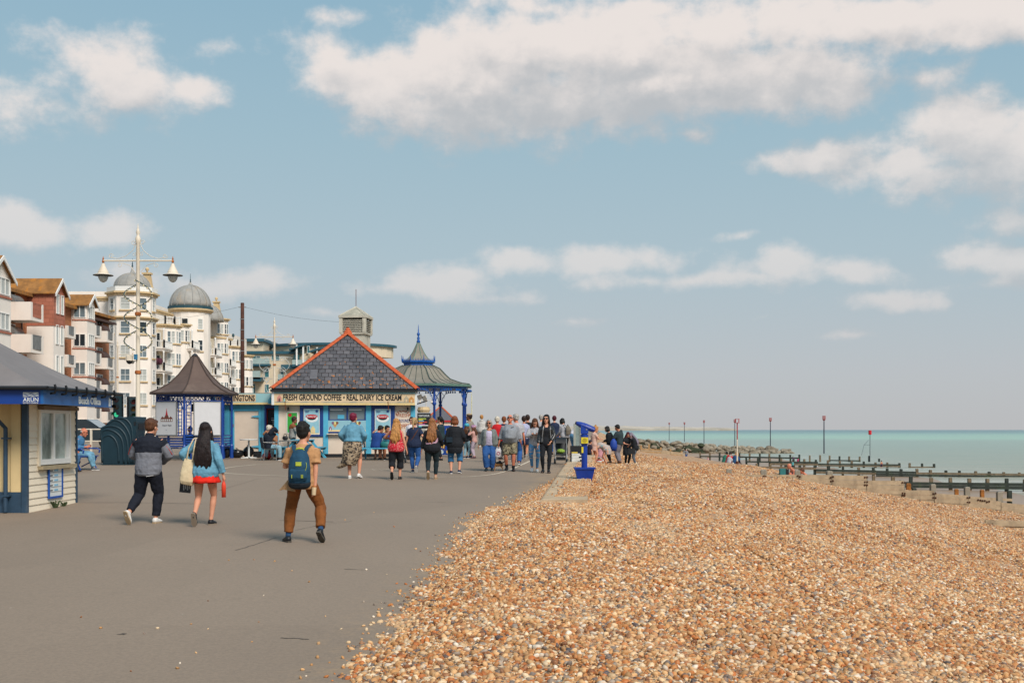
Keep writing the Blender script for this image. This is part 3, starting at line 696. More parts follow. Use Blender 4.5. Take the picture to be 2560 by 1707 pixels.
def make_domed_block():
    L = Vector((-47.5, 142.5, 1.05)); t = thing('domed_seafront_block', 'large white seafront block with grey lead domes, turrets and cream cornices', 'building', L)
    def lp(pts): return [(x-L.x, y-L.y) for x, y in pts]
    Z = lambda z: z-L.z
    gl = lambda: rnd.choice([M_GLASS, M_CURT, M_CURT, M_GLASSD])
    lv = [17.45-2.93*k for k in range(6)]
    # back ranges
    b = MB(); b.plan(lp([(-64, 143), (-50.2, 143), (-49.2, 160), (-49.0, 210), (-64, 210)]), 0, Z(18.6)); b.obj('wall', M_WHITE, t)
    cornice(t, lp([(-64, 143), (-50.2, 143), (-49.2, 160), (-49.0, 164), (-64, 164)]), Z(18.6), .5, .3); 
    b = MB(); b.plan(lp([(-64, 143.2), (-50.4, 143.2), (-49.6, 160), (-49.6, 164), (-64, 164)]), Z(18.6), Z(19.3)); b.obj('parapet', M_WHITE, t)
    for x in (-58, -54.5): window(t, facing(x-L.x, 143-L.y, Z(17.0)), 1.3, 1.4, 'grid', M_GLASS, M_CREAM)
    # first turret
    P = ngon(-47.55-L.x, 142.5-L.y, 2.85, 8, R(22.5))
    MB().plan(P, 0, Z(18.9)).obj('turret', M_WHITE, t)
    cornice(t, P, Z(18.95), .45, .45); cornice(t, P, Z(15.85), .35, .4)
    MB().plan(grow(P, .2), Z(18.95), Z(19.55)).obj('parapet', M_WINW, t)
    for z in lv:
        for i, w in ((4, 1.0), (5, 1.2), (6, 1.1), (7, 1.0)):
            window(t, facet(P, i, .5, Z(z)), w, 1.5, 'grid' if z < 13 else 'sash', gl(), M_CREAM)
    dome(t, -47.55-L.x, 142.5-L.y, Z(19.55), 2.25, 1.95, 12, 1.1, neck=.8)
    def chimney(px, d, y0, y1, w=.85):
        x = gx(px, d); za, zb = gz(y1, d), gz(y0, d)
        b = MB(); b.bx(x-w/2-L.x, x+w/2-L.x, d-L.y-.3, d-L.y+.3, Z(za), Z(zb)-.9); b.prism([(x+w/2-L.x-.1, Z(za)), (x+w/2-L.x+.55, Z(za)), (x+w/2-L.x+.25, Z(za)+.8), (x+w/2-L.x+.05, Z(zb)-1.1)], d-L.y-.25, d-L.y+.25)
        b.bx(x-w/2-L.x-.15, x+w/2-L.x+.15, d-L.y-.45, d-L.y+.45, Z(zb)-.9, Z(zb)-.68)
        o = b.obj('chimney', M_CREAM, t); MB().lathe([(.12, 0), (.1, .2), (.27, .42), (.2, .62), (.05, .72)], 10, (x-L.x, d-L.y, Z(zb)-.68)).obj('finial', M_CREAM, o, smooth=True)
    chimney(368, 147, 669, 730); chimney(541, 182, 743, 790, .8)
    # a stepped run of bays along the front: px of the near corner, chamfer, far corner
    def bay(px0, px1, px2, d0, top, levels, dz, win=(), chamf=True, rail=True, w=.55):
        x0, x1 = gx(px0, d0), gx(px1, d0)
        dd = (x1+.9)*F/(px2-1280) if px2 < 1279 else d0+3
        dd = max(dd, d0+2.0)
        poly = lp([(x0-3.5, d0+.01), (x1-.5, d0), (x1+.5, d0+1.1), (x1+.9, dd), (x0-3.5, dd+1.0)])
        MB().plan(poly, 0, Z(top)).obj('bay', M_WHITE, t); cornice(t, poly, Z(top)+.02, .4, .4)
        z = top-1.65
        for k in range(levels):
            for tt in (.3, .72): window(t, facet(poly, 1, tt, Z(z)), w, 1.6, 'sash', gl(), M_CREAM)
            for tt in (.3, .7): window(t, facet(poly, 2, tt, Z(z)), w, 1.6, 'sash', gl(), M_CREAM)
            z -= dz
        if rail: balustrade(t, grow(poly, -.15)[:4], Z(top)+.02, 1.0)
        return poly
    def loggia(px0, px1, d0, top, levels, dz, depth_=1.6, post=True):
        """open balconies: slabs, dark recess with a door, posts and balustrades"""
        x0, x1 = gx(px0, d0), gx(px1, d0)
        for k in range(levels):
            z = top-dz*k
            b = MB(); b.bx(x0-L.x-.5, x1-L.x, d0-L.y, d0-L.y+3.5, Z(z)-.35, Z(z)-.12); b.bx(x0-L.x-.5, x1-L.x+.12, d0-L.y-.12, d0-L.y+3.6, Z(z)-.12, Z(z))
            b.obj('balcony', M_WHITE, t)
            balustrade(t, [(x0-L.x, d0-L.y+.05), (x1-L.x-.05, d0-L.y+.05), (x1-L.x-.05, d0-L.y+3.3)], Z(z), .95)
            if post: MB().lathe([(.12, 0), (.1, .2), (.1, dz-.6), (.15, dz-.36)], 8, (x1-L.x-.15, d0-L.y+.15, Z(z)+.95*0)).obj('column', M_WINW, t, smooth=True)
            MB().bx(x0-L.x-.8, x1-L.x-1.2, d0-L.y+1.4, d0-L.y+3.2, Z(z)-.12, Z(z)+dz-.35).obj('recess_wall', M_BUFF, t)
            window(t, facing((x0+x1)/2-L.x-.75, d0+1.4-L.y, Z(z)+1.15), 1.0, 1.9, 'pair', M_GLASSD)
    lv2 = 2.93
    bay(394, 424, 447, 151, 15.9, 5, lv2)
    loggia(384, 411, 147.5, 12.7-.2, 4, lv2)
    loggia(446, 482, 157.5, 13.2, 4, lv2)
    bay(436, 447, 470, 156, 16.5, 1, lv2, rail=False)
    # second turret, round
    d2 = 167; cx, cy = gx(476, d2)-L.x, d2-L.y
    P2 = ngon(cx, cy, 2.85, 16, R(11.25))
    MB().plan(P2, 0, Z(19.2)).obj('turret', M_WHITE, t)
    b = MB(); b.lathe([(2.95, 0), (3.15, .15), (3.3, .3), (3.3, .5)], 24, (cx, cy, Z(18.95))); b.obj('cornice', M_CREAM, t, smooth=False)
    MB().lathe([(3.22, 0), (3.22, .42)], 24, (cx, cy, Z(19.45))).obj('dome_band', M_VERDI, t)
    dome(t, cx, cy, Z(19.85), 2.98, 3.25, 16, 1.3, neck=.45)
    for k in range(6):
        z = 17.2-3.08*k
        for i, w in ((11, .95), (13, .8), (9, .8)): window(t, facet(P2, i, .5, Z(z)), w, 1.6, 'sash', gl(), M_CREAM)
    dome(t, gx(520, 176)-L.x, 176-L.y, Z(18.6), 2.4, 2.6, 12, .3, neck=.2)
    bay(520, 548, 567, 178, 19.4, 6, 3.05, rail=False)
    loggia(512, 540, 173.5, 13.3, 4, 3.0)
    MB().plan(lp([(gx(520, 177.9), 177.9), (gx(548, 177.9)-.4, 177.9), (gx(548, 177.9)+.7, 179.2), (gx(548, 179)+1.2, 183), (gx(520, 178), 183)]), Z(16.2), Z(16.5)).obj('cornice', M_CREAM, t)
    bay(558, 585, 602, 190, 15.9, 5, 3.0)
    loggia(556, 577, 186, 12.4, 4, 3.0)
    bay(598, 612, 624, 200, 15.1, 5, 3.0, rail=False)
    lt = MB(); lt.lathe([(.05, 0), (.05, .5), (.22, .6), (.22, .95), (.1, 1.1)], 8, (gx(583, 192)-L.x, 192-L.y, Z(17.0))); lt.obj('roof_lantern', M_VERDI, t)
    # hanging baskets on the first loggia
    for px in (393, 401): MB().ell((gx(px, 147.3)-L.x, 147.2-L.y, Z(10.75)), (.35, .3, .45), 8, 6).obj('flower_basket', mat('purple_flowers', '#4b2433', .9, .4, 3), t)
make_domed_block()

def make_modern_block():
    D = 235; L = Vector((gx(735, D), D, 1.05)); t = thing('modern_flats', 'modern cream flats with dark teal bands and glass balconies behind the lamp post', 'building', L)
    X = lambda zx, d=D: gx(540+zx/4.356, d)-L.x
    Zz = lambda zy, d=D: gz(740+zy/4.356, d)-L.z
    def blk(nm, x0, x1, y0, y1, dy0, dy1, m): return MB().bx(X(x0), X(x1), dy0, dy1, Zz(y1), Zz(y0)).obj(nm, m, t)
    g0 = 1262
    MB().bx(X(280), X(1000), 0, 22, 0, Zz(625)).obj('wall', M_BUFF, t)
    MB().bx(X(960), X(1700), 3, 22, 0, Zz(640)).obj('wall', M_BUFF, t)
    blk('roof_band', 270, 860, 600, 632, -.5, 22.5, M_TEAL); blk('floor_band', 270, 560, 740, 772, -.8, 3, M_TEAL); blk('floor_band', 720, 1000, 750, 794, -1.2, 3, M_TEAL)
    MB().bx(X(270), X(470), 4, 20, Zz(600), Zz(478)).obj('penthouse', M_BUFF, t); blk('roof_band', 262, 492, 450, 482, 3, 21, M_TEAL)
    # curved penthouse
    c = (X(1180), 12); pr = [(c[0]+13*math.cos(a), c[1]+9*math.sin(a)) for a in [R(180+i*12) for i in range(16)]]
    MB().plan(pr, Zz(640), Zz(522)).obj('penthouse', M_BUFF, t); MB().plan(grow(pr, .8), Zz(522), Zz(496)).obj('roof_band', M_TEAL, t)
    for x0, x1, y0, y1 in ((820, 1000, 600, 540), (1040, 1205, 622, 572)):
        b = MB(); b.add([(X(x0), -2.5, Zz(y0)), (X(x1), -2.5, Zz(y1)), (X(x1), 4, Zz(y1)), (X(x0), 4, Zz(y0)), (X(x0), -2.5, Zz(y0-18)), (X(x1), -2.5, Zz(y1-18)), (X(x1), 4, Zz(y1-18)), (X(x0), 4, Zz(y0-18))], [(3,2,1,0),(4,5,6,7),(0,1,5,4),(1,2,6,5),(2,3,7,6),(3,0,4,7)]); b.obj('canopy', M_TEAL, t)
        MB().bx(X(x0+40), X(x1-50), -.6, 4, Zz(y0+30), Zz((y0+y1)/2)).obj('glazed_bay', M_TEALG, t)
        for xx in (x0+80, x1-30): MB().bx(X(xx)-.15, X(xx)+.15, -2.2, -1.9, Zz(760), Zz(y1-6)).obj('post', M_WINW, t)
    blk('glazed_bay', 855, 915, 640, 750, -1.0, 0, M_TEALG)
    for x0, x1, y0, y1, st in ((390,485,652,710,'pair'),(605,695,642,702,'pair'),(530,580,792,885,'plain'),(530,580,960,1052,'plain'),(350,385,792,830,'plain'),(835,885,812,842,'plain'),(995,1025,545,625,'plain'),(1205,1250,527,580,'pair'),(705,740,810,900,'plain'),(360,430,955,1060,'pair')):
        d = 0 if x0 < 960 else 2.9
        window(t, facing((X(x0)+X(x1))/2, d-.02 if x0 < 990 else -.4 if x0 < 1100 else 2, (Zz(y0)+Zz(y1))/2), X(x1)-X(x0), Zz(y0)-Zz(y1), st, M_TEALG)
    for x0, x1, y0, y1, dep in ((350,600,682,742,1.5),(345,515,822,890,2.8),(350,430,1005,1060,1.5),(690,740,855,905,1.5),(850,1010,700,750,2)):
        MB().bx(X(x0), X(x1), -dep, .0, Zz(y1)-.4, Zz(y1)).obj('balcony', M_TEAL, t); MB().bx(X(x0), X(x1), -dep, -dep+.06, Zz(y1)+.02, Zz(y0)).obj('glass_railing', mat('pale_balcony_glass', '#9db0ad', .12, .1, 1, spec=.6), t)
    b = MB(); b.add([(X(345), -2.8, Zz(890)), (X(540), -2.8, Zz(890)), (X(520), -2.8, Zz(935)), (X(345), -2.8, Zz(925)), (X(345), 0, Zz(890)), (X(540), 0, Zz(890)), (X(520), 0, Zz(935)), (X(345), 0, Zz(925))], [(0,3,2,1),(4,5,6,7),(0,1,5,4),(1,2,6,5),(2,3,7,6),(3,0,4,7)]); b.obj('balcony_soffit', M_TEAL, t)
    r = MB()
    for i in range(14): r.bx(X(460+28*i)-.05, X(460+28*i)+.05, 6, 6.1, Zz(600), Zz(570))
    r.bx(X(455), X(830), 6, 6.1, Zz(572), Zz(568)); r.obj('roof_railing', M_RAILG, t)
make_modern_block()

def make_vent_tower():
    d = 75; L = Vector((gx(890, d), d, 1.05)); t = thing('louvred_tower', 'square grey weathered tower with louvred slats and a pyramid cap, behind the kiosk roof', 'tower', L, R(-8))
    M = mat('grey_weathered_boards', '#bdb8aa', .85, .12, 1.5, dirt='#6f6a5d', dirt_amt=.7); MD = mat('louvre_dark', '#3b3a34', .9)
    z = lambda y: gz(740+y/3.733, d)-L.z
    w = .83
    MB().bx(-w*.92, w*.92, -w*.92, w*.92, 0, z(362)).obj('shaft', M, t)
    MB().bx(-w*1.05, w*1.05, -w*1.05, w*1.05, z(364), z(350)).obj('ledge', M, t)
    MB().bx(-w*.78, w*.78, -w*.78, w*.78, z(350), z(210)).obj('core', MD, t)
    for sx in (-1, 1):
        for sy in (-1, 1): MB().bx(sx*w*.94-.11, sx*w*.94+.11, sy*w*.94-.11, sy*w*.94+.11, z(350)+.001, z(212)).obj('corner_post', M, t)
    n = 7; me = None
    h = (z(225)-z(345))/n
    for side in range(4):
        for i in range(n):
            zz = z(345)+h*(i+.5)
            if me is None:
                b = MB(); b.add([(-w*.82, -.1, -h*.42), (w*.82, -.1, -h*.42), (w*.82, .06, h*.30), (-w*.82, .06, h*.30), (-w*.82, -.1, -h*.28), (w*.82, -.1, -h*.28), (w*.82, .06, h*.44), (-w*.82, .06, h*.44)], [(3,2,1,0),(4,5,6,7),(0,1,5,4),(1,2,6,5),(2,3,7,6),(3,0,4,7)]); me = b.mesh('slat', M)
            o = link('slat', me, t); o.matrix_local = Matrix.Rotation(side*R(90), 4, 'Z') @ Matrix.Translation((0, -w*.9, zz))
    MB().bx(-w*1.12, w*1.12, -w*1.12, w*1.12, z(213), z(193)).obj('eaves', M, t)
    a = w*1.06; zt = z(100); b = MB(); b.add([(-a, -a, z(193)), (a, -a, z(193)), (a, a, z(193)), (-a, a, z(193)), (0, 0, zt)], [(3,2,1,0),(0,1,4),(1,2,4),(2,3,4),(3,0,4)])
    rf = b.obj('roof', mat('grey_lead_cap', '#9a9788', .7, .15, 2, dirt='#c9c2b0', dirt_amt=.6), t)
    q = MB()
    for sx, sy in ((-1,-1),(1,-1),(1,1),(-1,1)): q.tube([(sx*a, sy*a, z(193)), (0, 0, zt)], .045, 5)
    q.obj('ridge', M, rf); MB().tube([(0, 0, zt-.05), (0, 0, zt+1.15)], .022, 5).obj('rod', mat('rusty_rod', '#6d4b45'), rf)
make_vent_tower()

M_BLUE = mat('bandstand_blue', '#14529c', .45, .12, 4)
M_DBLUE = mat('deep_blue_paint', '#123f8e', .42, .12, 4, dirt='#0c2d68', dirt_amt=.4)
def make_bandstand():
    d = 85; cx = gx(1046, d); L = Vector((cx, d, 1.05)); t = thing('bandstand', 'octagonal bandstand with a bell shaped grey green roof and slim blue columns', 'bandstand', L)
    Z = lambda z: z-L.z
    MR = mat('green_grey_copper', '#827c70', .6, .12, 1.0, dirt='#747467', dirt_amt=.6); ME = mat('green_eaves', '#5f8074', .6, .15)
    a0 = R(22.5)
    prof = [(4.2, 5.22), (3.6, 5.30), (3.25, 5.40), (2.62, 5.62), (2.16, 6.02), (1.78, 6.40), (1.2, 6.66)]
    for k in range(8):
        a, c = a0+R(45)*k, a0+R(45)*(k+1)
        b = MB()
        vs = []
        for r, z in prof: vs += [(r*math.cos(a), r*math.sin(a), Z(z)), (r*math.cos(c), r*math.sin(c), Z(z))]
        b.add(vs+[(x*.985, y*.985, z-.06) for x, y, z in vs], [(2*i, 2*i+1, 2*i+3, 2*i+2) for i in range(6)]+[(14+2*i+2, 14+2*i+3, 14+2*i+1, 14+2*i) for i in range(6)])
        rp = b.obj('roof_panel', MR, t)
        q = MB()
        for f in (.25, .5, .75):
            q.tube([((1-f)*r*math.cos(a)+f*r*math.cos(c), (1-f)*r*math.sin(a)+f*r*math.sin(c), Z(z)+.015) for r, z in prof], .022, 4)
        q.tube([(r*math.cos(a), r*math.sin(a), Z(z)+.02) for r, z in prof], .05, 5)
        q.obj('seam', mat('dark_roof_seam', '#44504a', .6), rp)
    MB().lathe([(4.22, 0), (4.26, .16)], 8, (0, 0, Z(5.06)), a0).obj('eaves', ME, t)
    MB().lathe([(3.95, 0), (3.95, .2)], 8, (0, 0, Z(4.88)), a0).obj('frieze', M_BLUE, t)
    MB().lathe([(1.15, 0), (1.15, .25), (1.3, .3), (1.3, .42)], 8, (0, 0, Z(6.6)), a0).obj('crown_band', M_BLUE, t)
    q = MB()
    for k in range(8):
        a = a0+R(45)*k; q.tube([(1.28*math.cos(a), 1.28*math.sin(a), Z(7.0)), (1.3*math.cos(a), 1.3*math.sin(a), Z(7.42))], [.05, .015], 5)
        for j in range(1, 8):
            c = a+R(45); p = Vector((math.cos(a), math.sin(a))).lerp(Vector((math.cos(c), math.sin(c))), j/8)*1.27; q.tube([(p.x, p.y, Z(7.0)), (p.x, p.y, Z(7.17))], [.03, .01], 4)
    q.obj('cresting', M_BLUE, t)
    sp = [(1.12, 6.98), (.83, 7.18), (.62, 7.42), (.44, 7.7), (.28, 8.02), (.15, 8.3), (.09, 8.42)]
    MB().lathe([(r, Z(z)) for r, z in sp], 8, a0=a0).obj('spire', MR, t)
    q = MB()
    for k in range(8): a = a0+R(45)*k; q.tube([(r*math.cos(a), r*math.sin(a), Z(z)) for r, z in sp], .025, 4)
    q.obj('spire_rib', ME, t)
    MB().lathe([(.09, 0), (.15, .1), (.08, .25), (.11, .38), (.05, .5), (.1, .62), (.12, .7), (.05, .8), (.02, 1.25), (.008, 1.4)], 10, (0, 0, Z(8.36))).obj('finial', M_BLUE, t, smooth=True)
    for k in range(8):
        a = a0+R(45)*k; x, y = 3.72*math.cos(a), 3.72*math.sin(a)
        c = MB().lathe([(.16, 0), (.13, .5), (.09, .6), (.085, 2.6), (.14, 2.65), (.15, 2.78), (.09, 2.86), (.085, 3.7), (.15, 3.8)], 10, (x, y, 0)).obj('column', M_DBLUE, t, smooth=True)
        q = MB()
        for s in (-1, 1):
            tx, ty = -math.sin(a)*s, math.cos(a)*s
            q.tube([(x+tx*.1, y+ty*.1, 2.9), (x+tx*.2, y+ty*.2, 3.3), (x+tx*.45, y+ty*.45, 3.62), (x+tx*.95, y+ty*.95, 3.76)], .025, 4)
            q.tube([(x+tx*.12, y+ty*.12, 3.72), (x+tx*.35, y+ty*.35, 3.45), (x+tx*.3, y+ty*.3, 3.25), (x+tx*.18, y+ty*.18, 3.35)], .02, 4)
            for e in range(5):
                f = .5+e*.19; q.ell((x+tx*f, y+ty*f, 3.74), (.07, .07, .09), 5, 4)
        q.obj('bracket', M_BLUE, c)
    MB().lathe([(4.0, 0), (4.0, .3)], 8, a0=a0).obj('plinth', M_CONC, t)
make_bandstand()

M_TERRA = mat('terracotta_hip_tile', '#b8562f', .8, .12, 4, .3, 30, dirt='#8f3f26', dirt_amt=.4)
def slate_mat():
    m = bpy.data.materials.new('roof_slate'); m.use_nodes = True; n = NT(m.node_tree); b = m.node_tree.nodes['Principled BSDF']
    r = n.n('ShaderNodeObjectInfo').outputs['Random']; g = n.n('ShaderNodeNewGeometry').outputs['Position']
    c = n.ramp(r, [(0, lin('#414043')), (.5, lin('#504e52')), (1, lin('#5d5a5d'))])
    s = n.n('ShaderNodeSeparateXYZ', i={0: g})
    nz = n.n('ShaderNodeTexNoise', i={'Vector': g, 'Scale': 9.0, 'Detail': 4.0})
    lowf = n.smooth(s.outputs[2], 4.6, 3.7, 0, .085)
    k = n.n('ShaderNodeTexNoise', i={'Vector': g, 'Scale': 7.0, 'Detail': 3.0, 'Roughness': .5})
    c = n.mix(n.smooth(nz.outputs[0], .45, .7, 0, .35), c, lin('#6f6d70'))
    c = n.mix(n.smooth(n.math('ADD', k.outputs[0], lowf), .70, .74, 0, .9), c, lin('#b5702a'))
    w = n.n('ShaderNodeTexVoronoi', i={'Vector': g, 'Scale': 1.7}); c = n.mix(n.smooth(w.outputs['Distance'], .035, .025), c, lin('#c9c6c0'))
    n.l(c, b.inputs['Base Color']); b.inputs['Roughness'].default_value = .6
    return m
M_SLATE = slate_mat()
def pyramid_slates(t, half, ze, za, rows, wid, faces=(0,), m=None):
    """real slates on the faces of a pyramid roof, joined edge to edge in broken courses"""
    m = m or M_SLATE
    sl = math.hypot(half, za-ze); ang = math.atan2(za-ze, half); cache = {}
    for fce in faces:
        for r in range(rows):
            v0 = sl*r/rows; hw = half*(1-(r+.35)/rows)-.03; h = sl/rows
            if hw < .12: continue
            off = (r % 2)*wid/2; x = -hw
            while x < hw-.02:
                x1 = min(hw, (math.floor((x-off)/wid+1e-6)+1)*wid+off)
                if x1-x > .03:
                    w = round(x1-x-.022, 3)
                    if w not in cache:
                        cache[w] = MB().bx(-w/2, w/2, 0, h*1.08, 0, .02).mesh('slate', m)
                    M = Matrix.Rotation(fce*R(90), 4, 'Z') @ Matrix.Translation((0, -half, ze)) @ Matrix.Rotation(ang, 4, 'X') @ Matrix.Translation(((x+x1)/2, v0+.004, .035+rnd.uniform(-.003, .004))) @ Matrix.Rotation(-.075+rnd.uniform(-.01, .01), 4, 'X') @ Matrix.Rotation(rnd.uniform(-.012, .012), 4, 'Z')
                    link('slate', cache[w], t).matrix_local = M
                x = x1
def hip_tiles(t, half, ze, za, n, corners=((-1,-1),(1,-1),(1,1),(-1,1))):
    me = None
    for sx, sy in corners:
        a, b = Vector((sx*half, sy*half, ze)), Vector((0, 0, za)); d = b-a; L = d.length/n
        for i in range(n):
            if me is None:
                q = MB(); k = 6; vs = []
                for yy, rr in ((0, .145), (L*1.04, .132)):
                    for rad in (rr, rr-.025):
                        for j in range(k+1): an = R(20+140*j/k); vs.append((rad*math.cos(an), yy, rad*math.sin(an)*.75-.06))
                K = k+1; fs = []
                for j in range(k): fs += [(j, j+1, 2*K+j+1, 2*K+j), (K+j+1, K+j, 3*K+j, 3*K+j+1), (j+1, j, K+j, K+j+1), (2*K+j, 2*K+j+1, 3*K+j+1, 3*K+j)]
                fs += [(0, 2*K, 3*K, K), (k, K+k, 3*K+k, 2*K+k)]
                q.add(vs, fs); me = q.mesh('hip_tile', M_TERRA)
            p = a.lerp(b, i/n)
            y = d.normalized(); x = y.cross(Vector((0, 0, 1))).normalized(); z = x.cross(y)
            M = Matrix(((x.x, y.x, z.x, p.x), (x.y, y.y, z.y, p.y), (x.z, y.z, z.z, p.z), (0, 0, 0, 1)))
            link('hip_tile', me, t).matrix_local = M @ Matrix.Translation((0, 0, .055))
M_CYAN = mat('sky_blue_paint', '#4fa6c4', .5, .06, 3, dirt='#3b8aa8', dirt_amt=.3)
M_KCREAM = mat('kiosk_cream_board', '#d3c3b2', .6, .05, 2, dirt='#b8a48a', dirt_amt=.35)
M_NAVY = mat('navy_shutter', '#173a78', .5, .1, 4)
M_BLACK = mat('soft_black', '#14171b', .55, .2)
M_SIGNC = mat('sign_cream', '#d3b995', .5, .06, 2)
M_SIGNB = mat('sign_pale_blue', '#8fb9bd', .5, .06, 2)
M_SAND = mat('sign_sand', '#d9bf86', .5, .08, 3)
M_PWHITE = mat('paper_white', '#d6dad8', .5, .03); M_POSTB = mat('poster_sky_blue', '#8cb7c4', .5, .08, 5)
M_RED = mat('poster_red', '#b3202b', .5, .05)
def hut_icon(p, x, y, z, w, h, m, m2, name='beach_hut_picture'):
    b = MB(); b.prism([(x-w/2, z), (x+w/2, z), (x+w/2, z+h*.6), (x, z+h), (x-w/2, z+h*.6)], y-.006, y)
    o = b.obj(name, m, p); MB().bx(x-w*.16, x+w*.16, y-.009, y-.0065, z+.001, z+h*.45).obj('door_picture', m2, o); return o
def poster(p, x0, x1, z0, z1, y):
    o = MB().bx(x0, x1, y-.012, y, z0, z1).obj('poster', M_POSTB, p)
    f = MB(); e = .018
    f.bx(x0-e, x0, y-.016, y, z0-e, z1+e); f.bx(x1, x1+e, y-.016, y, z0-e, z1+e); f.bx(x0, x1, y-.016, y, z1, z1+e); f.bx(x0, x1, y-.016, y, z0-e, z0); f.obj('frame', M_WINW, o)
    cx = (x0+x1)/2; w = x1-x0; zc = z0+(z1-z0)*.66
    MB().lathe([(.5*w*.86, 0), (.5*w*.86, .004)], 20, sy=.62).obj('white_oval', M_PWHITE, o).matrix_local = Matrix.Translation((cx, y-.0125, zc-.03)) @ Matrix.Rotation(R(90), 4, 'X')
    MB().lathe([(.5*w*.6, 0), (.5*w*.6, .003)], 14, sy=.5).obj('black_patch', M_BLACK, o).matrix_local = Matrix.Translation((cx, y-.0168, zc-.01)) @ Matrix.Rotation(R(90), 4, 'X')
    MB().lathe([(.5*w*.8, 0), (.5*w*.8, .003)], 20, sy=.34).obj('red_oval', M_RED, o).matrix_local = Matrix.Translation((cx, y-.0202, zc+.05)) @ Matrix.Rotation(R(90), 4, 'X')
    text('Marshfield Farm', M_PWHITE, o, w*.66, .07, (cx, y-.026, zc+.05), shear=.3, bold=.01)
    MB().lathe([(.055, 0), (.055, .004)], 12).obj('badge', M_NAVY, o).matrix_local = Matrix.Translation((x1-.09, y-.0125, z1-.08)) @ Matrix.Rotation(R(90), 4, 'X')
    for i, yy in enumerate((.07, .11)): MB().bx(x0+.04, x0+.2-.03*i, y-.015, y-.0122, z1-yy-.025, z1-yy).obj('print_line', M_NAVY, o)
    hut_icon(o, cx-w*.12+.12, y-.0125, z0+.03, .17, .3, M_SAND, M_SIGNC); MB().bx(x0+.002, x1-.002, y-.0145, y-.0122, z0+.001, z0+.04).obj('sand_print', M_SAND, o)
    return o
def make_kiosk():
    g = ground(45); L = Vector((gx(862, 45), 45, g)); t = thing('ice_cream_kiosk', 'square coffee and ice cream kiosk with a slate pyramid roof and terracotta hips', 'kiosk', L, R(6))
    z2 = 2.06
    MB().bx(-2.62, 2.68, .06, 5.4, 0.14, 2.7).obj('wall', M_KCREAM, t)
    MB().bx(-2.68, 2.76, .03, 5.45, 0, .14).obj('plinth', M_BLACK, t)
    for x0, x1 in ((-2.74,-2.58),(-.84,-.65),(.83,1.04),(2.60,2.78)): MB().bx(x0, x1, -.02, .08, .14, z2).obj('pilaster', M_CYAN, t)
    for x0, x1 in ((-2.58,-1.75),(1.97,2.60)): MB().bx(x0, x1, .02, .07, .14, z2).obj('panel', M_KCREAM, t)
    # blue shutters with posters
    for x0, x1 in ((-1.75,-.84),(1.04,1.97)):
        s = MB(); s.bx(x0, x1, -.03, .07, .82, z2).obj('shutter', M_NAVY, t)
        q = t.children[-1]; q2 = MB()
        for a in (x0+.02, x1-.08): q2.bx(a, a+.06, -.045, -.028, .84, z2-.02)
        q2.bx(x0+.08, x1-.08, -.045, -.028, z2-.09, z2-.02); q2.bx(x0+.08, x1-.08, -.045, -.028, .84, .91); q2.obj('batten', M_NAVY, q)
        MB().bx(x0, x1, .02, .07, .14, .82).obj('panel', M_KCREAM, t)
    poster(t, -1.58, -1.0, .92, 1.9, -.048); poster(t, 1.2, 1.78, .92, 1.9, -.048)
    # serving hatch
    f = MB(); f.bx(-.65, .83, -.01, .08, 1.96, z2); f.bx(-.65, -.6, -.01, .08, 1.5, 1.96); f.bx(.78, .83, -.01, .08, 1.5, 1.96); f.bx(.07, .13, -.01, .08, 1.5, 1.96); f.bx(-.65, .83, -.01, .08, 1.46, 1.5)
    h = f.obj('hatch', M_NAVY, t)
    for a, b in ((-.6, .07), (.13, .78)): MB().bx(a, b, .035, .045, 1.5, 1.96).obj('pane', M_GLASS, h)
    MB().bx(-.28, -.02, .02, .032, 1.52, 1.68).obj('serving_opening', M_CYAN, h)
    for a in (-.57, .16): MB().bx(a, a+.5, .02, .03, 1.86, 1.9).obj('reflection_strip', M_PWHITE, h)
    lo = MB().bx(-.65, .83, -.015, .07, .96, 1.46).obj('menu_panel', mat('menu_blue', '#86b3c0', .5, .06, 4), t)
    MB().bx(-.64, .82, -.019, -.0152, .965, 1.02).obj('blue_strip', M_NAVY, lo); MB().bx(-.64, .82, -.019, -.0152, 1.021, 1.08).obj('sand_print', M_SAND, lo)
    for x0 in (-.38, .5):
        c = MB(); c.prism([(x0-.1, 1.32), (x0+.1, 1.32), (x0, 1.17)], -.022, -.0155); c.obj('cone_picture', mat('wafer', '#b98a55'), lo)
        for dx, mm in ((-.08, mat('scoop_purple', '#7a5a78')), (0, mat('scoop_yellow', '#d9cf86')), (.08, mat('scoop_brown', '#7d4a33'))): MB().lathe([(.055, 0), (.055, .004)], 10).obj('scoop_picture', mm, lo).matrix_local = Matrix.Translation((x0+dx, -.0225, 1.36)) @ Matrix.Rotation(R(90), 4, 'X')
        MB().bx(x0-.17, x0+.17, -.0185, -.0152, 1.1, 1.13).obj('print_line', M_SIGNB, lo)
    hut_icon(lo, -.56, -.0152, 1.07, .1, .17, mat('hut_pink', '#8a5a73'), M_PWHITE)
    MB().bx(-.7, .88, -.16, .02, .905, .94).obj('counter', M_KCREAM, t); MB().bx(-.65, .83, .02, .07, .14, .9).obj('panel', M_KCREAM, t)
    # green poster
    gp = MB().bx(-2.24, -1.86, .0, .02, .98, 1.76).obj('green_poster', mat('poster_green', '#2f9a3a', .5, .1), t)
    MB().lathe([(.07, 0), (.07, .004)], 12).obj('red_spot', M_RED, gp).matrix_local = Matrix.Translation((-2.14, -.001, 1.67)) @ Matrix.Rotation(R(90), 4, 'X')
    MB().lathe([(.08, 0), (.08, .004)], 12).obj('magenta_spot', mat('magenta', '#a82a62'), gp).matrix_local = Matrix.Translation((-1.96, -.001, 1.55)) @ Matrix.Rotation(R(90), 4, 'X')
